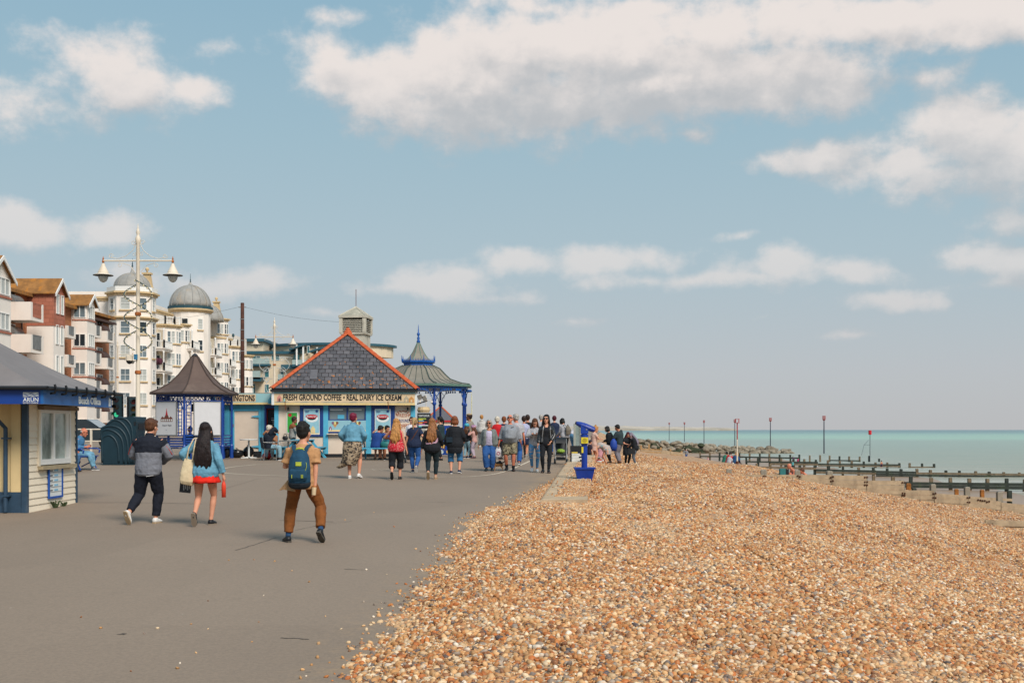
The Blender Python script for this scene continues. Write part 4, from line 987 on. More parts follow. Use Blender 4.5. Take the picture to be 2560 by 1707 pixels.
    e = MB(); e.bx(-2.265, -2.24, -.004, .02, .955, 1.785); e.bx(-1.86, -1.835, -.004, .02, .955, 1.785); e.bx(-2.24, -1.86, -.004, .02, 1.76, 1.785); e.bx(-2.24, -1.86, -.004, .02, .955, .98); e.obj('frame', M_WINW, gp)
    # "fresh ground coffee" on the right panel
    M_OR = mat('print_orange', '#a34f26'); rp = MB().bx(2.03, 2.56, .012, .0195, .95, 1.78).obj('coffee_sign', M_KCREAM, t)
    text('FRESH', M_OR, rp, .44, .13, (2.3, .008, 1.66)); text('GROUND', M_NAVY, rp, .48, .12, (2.3, .008, 1.45), bold=.012); text('COFFEE', M_OR, rp, .5, .17, (2.3, .008, 1.23), bold=.012)
    for i in range(7):
        a = R(25+130*i/6); MB().bx(-.05, .05, -.006, .006, 0, .03).obj('arc_print', M_OR, rp).matrix_local = Matrix.Translation((2.3+.3*math.cos(a), .006, 1.6+.22*math.sin(a))) @ Matrix.Rotation(a-R(90), 4, 'Y')
    # lamps under the sign and cables
    for x in (-2.2, 2.48): MB().bx(x-.03, x+.03, -.12, .02, 1.86, 1.98).obj('spotlight', M_BLACK, t)
    # sign board
    s = MB().bx(-2.8, 2.82, -.3, -.02, z2, 2.58).obj('sign_board', M_SIGNC, t)
    MB().bx(-2.8, 2.82, -.304, -.3005, 2.50, 2.575).obj('sky_print', M_SIGNB, s); MB().bx(-2.8, 2.82, -.304, -.3005, z2+.003, z2+.10).obj('sand_print', M_SAND, s)
    MB().bx(-2.82, -2.72, -.306, -.02, z2, 2.585).obj('end_strip', M_PWHITE, s); MB().bx(2.76, 2.84, -.306, -.02, z2, 2.585).obj('end_strip', M_PWHITE, s)
    wv = MB(); n = 40
    pts = [(-2.7+5.4*i/n, z2+.1+.015+.012*math.sin(i*.9)+.008*math.sin(i*2.3)) for i in range(n+1)]
    wv.prism([(-2.7, z2+.09)]+pts+[(2.7, z2+.09)], -.307, -.3045); wv.obj('wave_print', mat('wave_grey', '#8d958f'), s)
    text('FRESH GROUND COFFEE \u2022 REAL DAIRY ICE CREAM', M_BLACK, s, 4.6, .24, (-.07, -.309, 2.36), bold=.026, depth=.003)
    hut_icon(s, -2.52, -.3045, z2+.13, .17, .27, mat('hut_rose', '#bf8377'), M_BROWNW); hut_icon(s, -2.33, -.3045, z2+.13, .14, .25, mat('hut_olive', '#a9a077'), M_SIGNB)
    hut_icon(s, 2.42, -.3045, z2+.11, .18, .26, mat('hut_grey', '#a59c86'), M_SIGNC); hut_icon(s, 2.62, -.3045, z2+.11, .2, .24, mat('hut_amber', '#c08a50'), M_SIGNC)
    MB().bx(-2.84, 2.87, -.42, -.28, 2.585, 2.66).obj('gutter', M_BLACK, t)
    for sx in (-1, 1): MB().bx(sx*2.82-.05, sx*2.82+.05, -.28, 5.3, 2.585, 2.66).obj('gutter', M_BLACK, t)
    for x in (-2.3, 1.7): MB().tube([(x, -.32, z2+.15), (x+.02, -.3, z2-.2)], .012, 4).obj('rusty_stay', mat('rust', '#7a3f22'), t)
    # roof
    half = 2.84; ze, za = 2.67, 5.10
    rf = link('roof', None, t, (0.02, 2.50, 0))
    b = MB(); b.add([(-half, -half, ze), (half, -half, ze), (half, half, ze), (-half, half, ze), (0, 0, za)], [(3,2,1,0),(0,1,4),(1,2,4),(2,3,4),(3,0,4)]); b.obj('underlay', mat('roof_underlay', '#2c2b2e'), rf)
    pyramid_slates(rf, half, ze, za, 15, .27, (0,)); pyramid_slates(rf, half, ze, za, 15, .36, (1,)) if False else None
    sh = MB(); ang = math.atan2(za-ze, half); sl = math.hypot(half, za-ze)
    for fce in (1, 2, 3):
        for r in range(15):
            hw = half*(1-(r+.35)/15)-.03
            if hw < .1: continue
            k = int(hw*2/.36)+1
            for i in range(k):
                M = Matrix.Rotation(fce*R(90), 4, 'Z') @ Matrix.Translation((0, -half, ze)) @ Matrix.Rotation(ang, 4, 'X') @ Matrix.Translation((-hw+2*hw*(i+.5)/k, sl*r/15, .035)) @ Matrix.Rotation(-.055, 4, 'X')
                sh.bx(-hw/k+.005, hw/k-.005, 0, sl/15*1.12, 0, .014, M)
    sh.obj('slate_courses', M_SLATE, rf, kind='stuff')
    hip_tiles(rf, half, ze, za, 15)
    MB().lathe([(.2, 0), (.17, .1), (.1, .2), (.06, .3)], 8, (0, 0, za-.05)).obj('apex_cap', M_TERRA, rf)
    # patch of lead on the slates
    M = Matrix.Translation((0, -half, ze)) @ Matrix.Rotation(ang, 4, 'X') @ Matrix.Translation((-1.25, .55, .075)); MB().bx(-.14, .14, 0, .62, 0, .01, M).obj('lead_patch', mat('lead_patch', '#5d5c60', .6, .1), rf)
    # wall lamp and loudspeakers on the right side
    k = thing('floodlight_cluster', 'weathered floodlight and rust stained bell box on the kiosk side wall', 'lamp', L+Vector((2.92, .62, 2.3)))
    MB().lathe([(.22, -.1), (.26, 0), (.22, .12)], 12, (.15, 0, -.42)).obj('bell_box', mat('stained_cream_box', '#c3ab84', .7, .15, 4, dirt='#7d5a33', dirt_amt=.6), k)
    for i in range(2): MB().bx(-.05+.16*i, .14+.12*i, -.1, .1, .0-.12*i, .18-.12*i, Matrix.Rotation(R(-25), 4, 'Y')).obj('lamp_head', mat('grey_lamp_housing', '#6e6a63', .6, .2), k)
    MB().tube([(-.2, 0, -.2), (.3, 0, -.05)], .025, 5).obj('bracket', M_BLACK, k)
    # low side building with its own fascia
    d = 45.25; L2 = Vector((gx(612, d), d, ground(45))); e = thing('kiosk_annexe', 'low cream and sky blue annexe with double doors and a pale blue fascia', 'building', L2)
    X = lambda px: gx(px, d)-L2.x
    MB().bx(X(525), X(696), .3, 5, 0, 2.5).obj('wall', M_KCREAM, e)
    sb = MB().bx(X(528), X(686.5), -.06, .3, 2.09, 2.53).obj('fascia', M_SIGNB, e); MB().bx(X(528), X(686), -.064, -.0605, 2.095, 2.17).obj('sand_print', M_SAND, sb)
    cs = MB().bx(X(540), X(640), -.063, -.0605, 2.2, 2.5).obj('cream_print', M_SIGNC, sb)
    text('WHITTINGTONS', M_BLACK, sb, X(638)-X(544), .25, ((X(544)+X(638))/2, -.068, 2.35), bold=.026)
    hut_icon(sb, X(677), -.0645, 2.13, .19, .26, mat('hut_blue', '#5d9fb0'), M_CYAN)
    MB().bx(X(525), X(700), .2, 5, 2.5, 2.56).obj('flat_roof', mat('felt_roof', '#6a665e'), e)
    zt = 2.07
    for x0, x1, z0, z1 in ((520,562,.2,zt),(582,644,.2,1.86)): MB().bx(X(x0), X(x1), .22, .3, z0, z1).obj('panel', M_KCREAM, e)
    for x0, x1, z0, z1 in ((552,570.5,.1,zt),(571.5,583,.1,zt),(583,644,1.84,zt),(644,651.5,.1,zt),(652,659,0,zt)): MB().bx(X(x0), X(x1), .18, .26, z0, z1).obj('door_frame', M_CYAN, e)
    for zz in (1.62, .42): MB().prism([(X(645), zz-.05), (X(645), zz+.05), (X(626), zz+.015), (X(626), zz-.015)], .165, .179).obj('strap_hinge', M_CYAN, e)
    MB().bx(X(578), X(581), .12, .18, 1.2, 1.32).obj('lock', mat('rust', '#7a3f22'), e)
    dr = MB(); dr.bx(X(660), X(664), .1, .3, 0, zt); dr.bx(X(664), X(697), .1, .3, 1.95, zt); dr = dr.obj('doorway', M_NAVY, e)
    MB().bx(X(664), X(697), .29, .31, 0, 1.95).obj('black_interior_panel', M_BLACK, dr)  # black panel paints in the unlit interior behind the door
    rd = MB(); rd.bx(X(664), X(665.3), .22, .29, .75, 1.93); rd.bx(X(665.3), X(697), .22, .29, 1.91, 1.93); rd.bx(X(665.3), X(697), .22, .29, .75, .78); rd.obj('red_trim', M_RED, dr)
    ns = MB().bx(X(673), X(695), .25, .285, 1.28, 1.6).obj('notice', M_BLACK, e)
    for i, w in enumerate(('DELIVERIES', '', 'DO NOT', 'ENTER')):
        if w: text(w, M_PWHITE, ns, .3 if i < 2 else .18, .045, (X(684), .245, 1.55-.075*i))
        else: MB().bx(X(684)-.14, X(684)+.14, .243, .2495, 1.46, 1.485).obj('print_line', M_PWHITE, ns)
make_kiosk()

def make_far_hut():
    d = 215; L = Vector((gx(1102, d), d, 1.05)); t = thing('far_shelter_hut', 'distant hut with a slate pyramid roof seen through the bandstand columns', 'hut', L)
    h = 2.85; ze, za = 2.6, 5.3
    MB().bx(-h+.3, h-.3, -h+.3, h-.3, 0, ze).obj('wall', M_KCREAM, t); MB().bx(-h, h, -h, h, ze-.3, ze).obj('fascia', M_RED, t)
    b = MB(); b.add([(-h, -h, ze), (h, -h, ze), (h, h, ze), (-h, h, ze), (0, 0, za)], [(3,2,1,0),(0,1,4),(1,2,4),(2,3,4),(3,0,4)]); rf = b.obj('roof', mat('far_slate', '#5a5a60', .7, .1, 2), t)
    q = MB()
    for sx, sy in ((-1,-1),(1,-1),(1,1),(-1,1)): q.tube([(sx*h, sy*h, ze), (0, 0, za)], .14, 5)
    q.obj('ridge', M_TERRA, rf)
make_far_hut()

def make_beach_office():
    L = Vector((-8.9, 21, ground(21))); t = thing('beach_office', 'cream weatherboarded office with a grey swept roof and blue fascia', 'building', L)
    g = L.z; x0, y0, y1 = 0.0, -.1, 2.15; zt = 2.0
    M_BRD = mat('cream_weatherboard', '#e6d9c2', .6, .04, 2, .05, 20, dirt='#c2ac86', dirt_amt=.3); M_DB = mat('slate_blue_paint', '#2c4459', .55, .15, 4, dirt='#566069', dirt_amt=.5)
    MB().bx(-6, x0-.05, y0+.04, y1-.03, 0, zt).obj('wall', mat('office_cream_wall', '#d6bd8c', .7, .05, 2), t)
    # weatherboards on the sea side, cut round the window
    n = 16; h = zt/n; wy0, wy1, wz0, wz1 = .36, 1.84, .86, 1.9
    cache = {}
    for i in range(n):
        za, zb = h*i, h*(i+1)
        segs = [(y0+.02, y1)] if (zb <= wz0+.01 or za >= wz1-.01) else [(y0+.02, wy0), (wy1, y1)]
        for a, c in segs:
            L_ = round(c-a, 3)
            if L_ not in cache:
                b = MB(); b.add([(-.05, 0, 0), (.024, 0, 0), (.024, 0, .012), (.006, 0, h), (-.05, 0, h), (-.05, L_, 0), (.024, L_, 0), (.024, L_, .012), (.006, L_, h), (-.05, L_, h)], [(0,4,3,2,1),(5,6,7,8,9),(1,2,7,6),(2,3,8,7),(3,4,9,8),(0,1,6,5),(4,0,5,9)]); cache[L_] = b.mesh('weatherboard', M_BRD)
            link('weatherboard', cache[L_], t, (x0, a, za))
    MB().bx(-.06, .04, y1, y1+.06, 0, zt).obj('corner_strip', M_DB, t)
    # corner post, downpipe, plinth on the near side
    MB().bx(-.085, .02, y0-.06, y0+.015, 0, zt).obj('corner_post', M_DB, t)
    MB().bx(-6, -.085, y0-.03, y0+.035, 0, .38).obj('plinth', M_DB, t); MB().bx(-.3, -.12, y0-.02, y0+.04, .38, zt).obj('panel', mat('office_cream_wall', '#d6bd8c'), t)
    dp = MB(); dp.tube([(-.46, y0-.42, 1.98), (-.46, y0-.42, 1.8), (-.36, y0-.10, 1.55), (-.36, y0-.10, .02)], .04, 8)
    for z in (1.35, .3): dp.bx(-.42, -.28, y0-.15, y0-.03, z, z+.03)
    dp.obj('downpipe', M_DB, t, smooth=False)
    # sliding window
    f = MB(); t_ = .06; fx0, fx1 = -.06, .05
    f.bx(fx0, fx1, wy0, wy0+t_, wz0, wz1); f.bx(fx0, fx1, wy1-t_, wy1, wz0, wz1); f.bx(fx0, fx1, wy0+t_, wy1-t_, wz1-t_, wz1); f.bx(fx0, fx1, wy0+t_, wy1-t_, wz0, wz0+.1); f.bx(fx0, fx1-.01, .98, 1.07, wz0+.1, wz1-t_); f.bx(fx0, fx1-.02, wy1-.2, wy1-t_, wz0+.1, wz1-t_)
    w = f.obj('window', M_WINW, t)
    MG = mat('painted_reflection_pane', '#a2ada6', .14, .3, 3, spec=.6, dirt='#46544b', dirt_amt=.8)  # bright reflection painted into the pale base; dark blotches give the curtain pattern
    for a, c in ((wy0+t_, .98), (1.07, wy1-.2)): MB().bx(-.02, .0, a, c, wz0+.1, wz1-t_).obj('pane', MG, w)
    cm = mat('striped_curtain', '#a3a79b', .9, .3, 14, dirt='#5c6b60', dirt_amt=.9)
    MB().bx(-.05, .12, wy0-.06, wy1+.12, wz0-.09, wz0-.02).obj('sill', mat('office_sill', '#a39477', .7, .1), w)
    MB().bx(-.04, .035, wy1, wy1+.18, wz0-.06, wz1).obj('shutter_board', M_BRD, t); MB().bx(-.04, .05, wy0-.07, wy0, wz0-.02, wz1).obj('shutter_board', M_BRD, t)
    MB().bx(-.02, .13, wy0-.05, wy1+.2, wz1+.005, wz1+.075).obj('shutter_box', mat('shutter_box_brown', '#7c6a58'), t)
    # tide board
    nb = thing('tide_board', 'blue framed white tide board below the office window', 'sign', L+Vector((.028, 0, 0)))
    a, c, z0, z1 = .78, 1.38, .24, .79
    MB().bx(0, .012, a, c, z0, z1).obj('panel', M_PWHITE, nb); fr = MB(); e = .04
    fr.bx(0, .03, a-e, a, z0-e, z1+e); fr.bx(0, .03, c, c+e, z0-e, z1+e); fr.bx(0, .03, a, c, z1, z1+e); fr.bx(0, .03, a, c, z0-e, z0); fr.obj('frame', mat('bright_blue_frame', '#1b4fa0', .5), nb)
    for i in range(5):
        MB().bx(.012, .016, a+.02, c-.02, z0+.08+.095*i, z0+.085+.095*i).obj('rule', M_BLACK, nb)
        MB().bx(.012, .016, a+.04, a+.16, z0+.105+.095*i, z0+.125+.095*i).obj('print_line', M_BLACK, nb); MB().bx(.012, .016, a+.24, a+.42, z0+.1+.095*i, z0+.135+.095*i).obj('handwriting', mat('pale_blue_ink', '#7fb3cf'), nb)
    # fascia
    fx, fy = .66, -1.0; zf0, zf1 = 1.975, 2.235
    M_FB = mat('fascia_blue', '#1f5c9c', .45, .06, 2); M_FD = mat('fascia_dark_blue', '#123a86', .45, .06, 2)
    s = MB().bx(fx-.05, fx, fy, 2.42, zf0, zf1).obj('fascia', M_FB, t); MB().bx(-6, fx-.05, fy, fy+.05, zf0, zf1).obj('fascia', M_FD, t)
    MB().bx(-6, fx-.05, fy+.05, 2.4, zf0+.02, zf0+.05).obj('soffit', mat('soffit_cream', '#b9a98c'), t)
    text('Beach Office', M_PWHITE, s, 1.15, .145, (fx+.004, 1.2, zf0+.11), SEA, bold=.03)
    text('ARUN', M_PWHITE, s, .27, .075, (fx-.22, fy-.004, zf0+.075), 0, bold=.008); text('DISTRICT COUNCIL', M_PWHITE, s, .27, .022, (fx-.22, fy-.004, zf0+.018), 0)
    lg = MB(); lg.bx(fx-.355, fx-.085, fy-.006, fy-.001, zf0+.125, zf0+.205); lg = lg.obj('emblem', M_PWHITE, s)
    for k in range(2):
        q = MB(); n_ = 10; up = [(fx-.35+.26*i/n_, zf0+.135+.028*k+.012*math.sin(i*1.25+k)) for i in range(n_+1)]; q.prism(up+[(x, z+.011) for x, z in reversed(up)], fy-.009, fy-.0062); q.obj('wave_print', M_FD, lg)
    q = MB(); q.prism([(fx-.31, zf0+.185), (fx-.25, zf0+.2), (fx-.22, zf0+.19), (fx-.19, zf0+.2), (fx-.13, zf0+.185), (fx-.19, zf0+.193), (fx-.22, zf0+.18), (fx-.25, zf0+.193)], fy-.009, fy-.0062); q.obj('gull_print', M_FD, lg)
    MB().bx(fx+.001, fx+.005, 2.24, 2.36, zf0+.02, zf0+.2).obj('emblem', M_PWHITE, s)
    # swept hip roof
    ME = mat('grey_felt_roof', '#75706f', .85, .06, 1.5, .2, 30, dirt='#8b8583', dirt_amt=.5)
    ex, ey0, ey1, ze = fx+.05, fy-.05, 2.6, zf1+.05
    rx, ry, zr = -2.4, .78, zf1+1.80
    def edge(tt, a): # from eave corner to ridge end, sweeping upward
        zz = ze+(zr-ze)*(tt**1.28); return a[0]+(rx-a[0])*tt, a[1]+(ry-a[1])*tt, zz
    b = MB(); N = 12; A, B = (ex, ey0), (ex, ey1)
    ra = [edge(i/N, A) for i in range(N+1)]; rb = [edge(i/N, B) for i in range(N+1)]
    la = [(-6.5, p[1], p[2]) for p in ra]; lb = [(-6.5, p[1], p[2]) for p in rb]
    vs = ra+rb+la+lb; K = N+1; fs = []
    for i in range(N): fs += [(i, K+i, K+i+1, i+1), (2*K+i, i, i+1, 2*K+i+1), (K+i, 3*K+i, 3*K+i+1, K+i+1)]
    b.add(vs, fs); b.add([(ex, ey0, ze-.04), (ex, ey1, ze-.04), (-6.5, ey1, ze-.04), (-6.5, ey0, ze-.04), (ex, ey0, ze), (ex, ey1, ze), (-6.5, ey1, ze), (-6.5, ey0, ze)], [(0,1,2,3),(0,4,5,1),(1,5,6,2),(3,7,4,0)])
    b.obj('roof', ME, t, smooth=False)
    gt = MB(); gt.tube([(ex+.05, ey0-.03, ze-.03), (ex+.05, ey1+.1, ze-.03)], .036, 8); gt.tube([(-6.4, ey0-.04, ze-.03), (ex+.05, ey0-.03, ze-.03)], .036, 8); gt.obj('gutter', M_BLACK, t)
    gb = None
    for i in range(7):
        if gb is None: gb = MB().tube([(0, 0, .06), (.03, 0, -.02), (0, 0, -.09), (-.08, 0, -.1)], .022, 5).mesh('gutter_bracket', M_BLACK)
        link('gutter_bracket', gb, t, (ex+.07, ey0+.25+i*.5, ze-.02))
    # weeds at the foot of the wall
    MW = mat('weed_green', '#3c4a2c', .8, .3)
    for yy, sc in ((.95, 1.0), (1.32, .7)):
        b = MB(); rr = random.Random(int(yy*100))
        for i in range(26):
            a = rr.random()*6.28; l = (.06+.1*rr.random())*sc; p = Vector((.05+rr.random()*.04, yy+rr.uniform(-.06, .06)*sc, 0)); q = p+Vector((math.cos(a)*l*.6, math.sin(a)*l*.6, l)); w = .014
            b.add([p-Vector((0, w, 0)), p+Vector((0, w, 0)), q+Vector((w, 0, 0)), q-Vector((w, 0, 0))], [(0, 1, 2, 3)])
        link('weed', b.mesh('weed', MW), None, L+Vector((.03, 0, -.0)), label='green weed growing at the foot of the office wall, '+('the larger one' if sc == 1 else 'the smaller one farther back'), category='plant', group='weeds at the office wall')
make_beach_office()
# ---------------------------------------------------------------- street furniture
M_LAMPW = mat('lamp_post_cream', '#d9cdba', .5, .05, 2, dirt='#b58a5a', dirt_amt=.3)
M_RUST = mat('orange_rust', '#a8612f', .8, .25, 8)
M_BULB = mat('frosted_lamp_bowl', '#b9bab4', .15, .1, 3)
M_WIRE = mat('dark_cable', '#3a4a47', .6)
M_STEEL = mat('galvanised_steel', '#9a9c9b', .4, .1, 5, metal=.6)
M_DGREY = mat('dark_grey_plastic', '#2b2f33', .5, .15, 4)
def lamp_post(px, d, label, lights=True, scroll=False, arms=(-1, 1), arm=1.285, rz=0.0):
    L = Vector((gx(px, d), d, ground(d))); t = thing('lamp_post', label, 'lamp post', L, rz, 'cream lamp posts along the promenade')
    MB().lathe([(.14, 0), (.14, .9), (.1, 1.0), (.085, 1.1), (.075, 5.0), (.065, 8.0), (.09, 8.05), (.10, 8.2), (.06, 8.28), (.05, 8.34), (.075, 8.42), (.05, 8.52), (.02, 8.6), (.008, 8.75)], 12).obj('pole', M_LAMPW, t, smooth=True)
    for z in (5.35, 3.2): MB().lathe([(.10, 0), (.115, .03), (.115, .1), (.10, .13)], 12, (0, 0, z)).obj('rusty_collar', M_RUST, t)
    for s in arms:
        b = MB().tube([(0, 0, 7.38), (s*arm, 0, 7.38)], .032, 8).obj('arm', M_LAMPW, t)
        sc = MB()
        def curl(cx, cz, r, a0, turns): return [(cx+r*(1-.7*i/14)*math.cos(a0+turns*6.28*i/14), 0, cz+r*(1-.7*i/14)*math.sin(a0+turns*6.28*i/14)) for i in range(15)]
        sc.tube([(s*.08, 0, 8.0), (s*.2, 0, 7.75), (s*.45, 0, 7.55), (s*.75, 0, 7.45), (s*1.0, 0, 7.5)], .011, 4)
        sc.tube(curl(s*.16, 8.05, .1, 0, 1.2*s), .010, 4); sc.tube(curl(s*1.0, 7.55, .1, 0, -1.2*s), .010, 4); sc.tube(curl(s*.14, 7.62, .08, 1, 1.1*s), .009, 4)
        sc.tube([(s*.1, 0, 6.95), (s*.3, 0, 7.2), (s*.6, 0, 7.3)], .010, 4); sc.tube(curl(s*.68, 7.22, .1, 2, 1.1*s), .009, 4)
        sc.obj('scrollwork', M_LAMPW, b)
        c = (s*arm, 0, 7.38)
        MB().lathe([(.04, -.08), (.05, -.02), (.025, .03), (.035, .06), (.02, .1), (.008, .16)], 8, c).obj('cap', M_RUST, t, smooth=True)
        h = MB().lathe([(.05, -.10), (.08, -.2), (.14, -.32), (.19, -.42), (.2, -.47), (.36, -.53), (.36, -.55), (.2, -.53)], 16, c).obj('lamp_shade', M_LAMPW, t, smooth=False)
        MB().lathe([(.36, -.551), (.365, -.545), (.365, -.535)], 16, c).obj('rim', M_DGREY, h)
        MB().lathe([(.195, -.55), (.17, -.66), (.11, -.76), (.04, -.80)], 12, c).obj('bowl', M_BULB, h, smooth=True)
    if lights:
        for k in range(2):
            pts = []; bulbs = MB()
            for i in range(61):
                f = i/60; th = f*3*math.pi+k*math.pi; p = Vector((.5*math.sin(th), -.35*math.cos(th), 6.63-2.57*f)); pts.append(p)
                if i % 2 == k: bulbs.ell(p+Vector((0, 0, -.03)), (.035, .035, .04), 6, 4)
            w = MB().tube(pts, .022, 5).obj('light_string', M_WIRE, t); bulbs.obj('bulbs', mat('unlit_bulb', '#d8cba8', .4), w, kind='stuff')
        cm = MB().lathe([(.12, .06), (.14, 0), (.14, -.16)], 10, (-.3, -.05, 3.85)).obj('camera_housing', M_LAMPW, t); MB().ell((-.3, -.05, 3.68), (.12, .12, .12), 10, 6).obj('camera_dome', M_BLACK, cm); MB().bx(-.3, 0, -.07, -.03, 3.86, 3.92).obj('camera_bracket', M_LAMPW, cm)
        MB().bx(-.1, .02, -.16, -.1, 3.72, 3.92).obj('box', mat('blue_junction_box', '#2e6f94'), t)
    if scroll:
        q = MB()
        for s in (-1, 1):
            for j in range(3):
                z0 = 5.7-j*.75; q.tube([(s*(.15+.9*math.sin(R(150*i/12))*(1-.25*j)), 0, z0+.55*math.cos(R(150*i/12))-.3) for i in range(13)], .02, 4)
                q.tube([(s*(.55+.22*math.cos(i*.6)*(1-i/16)), 0, z0+.1+.22*math.sin(i*.6)*(1-i/16)) for i in range(13)], .02, 4)
            q.tube([(s*.12, 0, 5.8), (s*.75, 0, 5.95), (s*1.25, 0, 5.9)], .02, 4)
        q.obj('light_motif', mat('silver_motif', '#b9bdbb', .4), t)
    return t
lamp_post(345, 42, 'tall cream double lamp post wound with strings of bulbs, standing behind the bin')
lamp_post(686, 80, 'cream double lamp post with silver scroll decorations, behind the kiosk', False, True, arm=1.31)
lamp_post(294, 99, 'slim cream lamp post with a single arm in front of the domed block', False, False, (1,), arm=1.3)
lamp_post(1065, 252, 'small distant lamp post seen under the bandstand roof', False, True)
fp = thing('flag_pole', 'bare white pole behind the bandstand column, above the man in the cap', 'pole', (gx(1179, 200), 200, 1.05)); MB().lathe([(.1, 0), (.085, 6.6), (.05, 7.3), (.02, 7.4)], 8).obj('shaft', mat('pole_cream', '#c9c6a6', .6), fp)

def make_telegraph():
    d = 75; t = thing('telegraph_pole', 'brown weathered wooden telegraph pole between the white block and the modern flats', 'pole', (gx(606, d), d, 1.05))
    zt = gz(757, d)-1.05
    MB().lathe([(.15, 0), (.12, zt-.02), (.1, zt)], 10).obj('shaft', mat('creosoted_wood', '#4d2f25', .85, .35, 3, .4, 12, dirt='#332421', dirt_amt=.7), t, smooth=True)
    b = MB()
    for i in range(5): b.bx(-.14, .14, -.13, -.1, zt-1.1-i*.7, zt-1.06-i*.7)
    b.obj('step_iron', M_STEEL, t); MB().bx(-.25, .25, -.03, .03, zt-.32, zt-.26).obj('crossbar', M_STEEL, t)
    for lab, a, c in (('thin black wire running left from the telegraph pole', (gx(599, d), d, gz(767, d)), (gx(380, 85), 85, gz(800, 85))), ('thin black wire sagging right from the telegraph pole to the tower', (gx(612, d), d, gz(768, d)), (gx(866, 75), 75, gz(806, 75)))):
        a, c = Vector(a), Vector(c); n = 12
        pts = [a.lerp(c, i/n)-Vector((0, 0, .18*math.sin(math.pi*i/n))) for i in range(n+1)]
        w = thing('wire', lab, 'wire', a); MB().tube([p-a for p in pts], .008, 4).obj('cable', mat('grey_wire', '#6d767a', .6), w)
make_telegraph()

def traffic_light(px, d, ytop, label, rz=0.0, lit=False):
    z0 = ground(d); t = thing('traffic_light', label, 'traffic light', (gx(px, d), d, z0), rz, 'traffic lights by the road')
    zt = gz(ytop, d)-z0; H = 1.15
    MB().tube([(0, .12, 0), (0, .12, zt)], .06, 8).obj('pole', M_DGREY, t)
    MB().bx(-.28, .28, .06, .085, zt-H-.08, zt+.08).obj('backing_board', M_BLACK, t); e = MB(); e.bx(.28, .305, .055, .09, zt-H-.08, zt+.08); e.bx(-.305, -.28, .055, .09, zt-H-.08, zt+.08); e.obj('white_edge', M_WINW, t)
    MB().bx(-.19, .19, -.14, .06, zt-H, zt).obj('housing', mat('dark_teal_housing', '#1d333a', .5, .1), t)
    for i in range(3):
        z = zt-.2-.37*i
        hd = MB(); n = 10; vs = []
        for yy, k in ((-.145, 1), (-.36, 1)):
            for j in range(n+1): a = R(-10+200*j/n); vs.append((.15*math.cos(a), yy, z+.15*math.sin(a)))
        hd.add(vs, [(j, j+1, n+1+j+1, n+1+j) for j in range(n)]); hd.obj('hood', M_BLACK, t)
        m = mat(('lens_red', 'lens_amber', 'lens_green')[i], ('#4a1a18', '#4f3a16', '#16533c')[i], .2)
        if i == 2 and lit:
            m = mat('lens_green_lit', '#1f9a62', .2); bs = m.node_tree.nodes['Principled BSDF']; bs.inputs['Emission Color'].default_value = (.05, .6, .3, 1); bs.inputs['Emission Strength'].default_value = 1.0
        MB().lathe([(.13, 0), (.13, .01)], 12).obj('lens', m, t).matrix_local = Matrix.Translation((0, -.142, z)) @ Matrix.Rotation(R(90), 4, 'X')
traffic_light(295, 58, 990, 'dark traffic light with a green lens lit, left of the tall lamp post', R(-15), True)
traffic_light(331, 60, 995, 'dark unlit traffic light beside the tall lamp post', R(35))

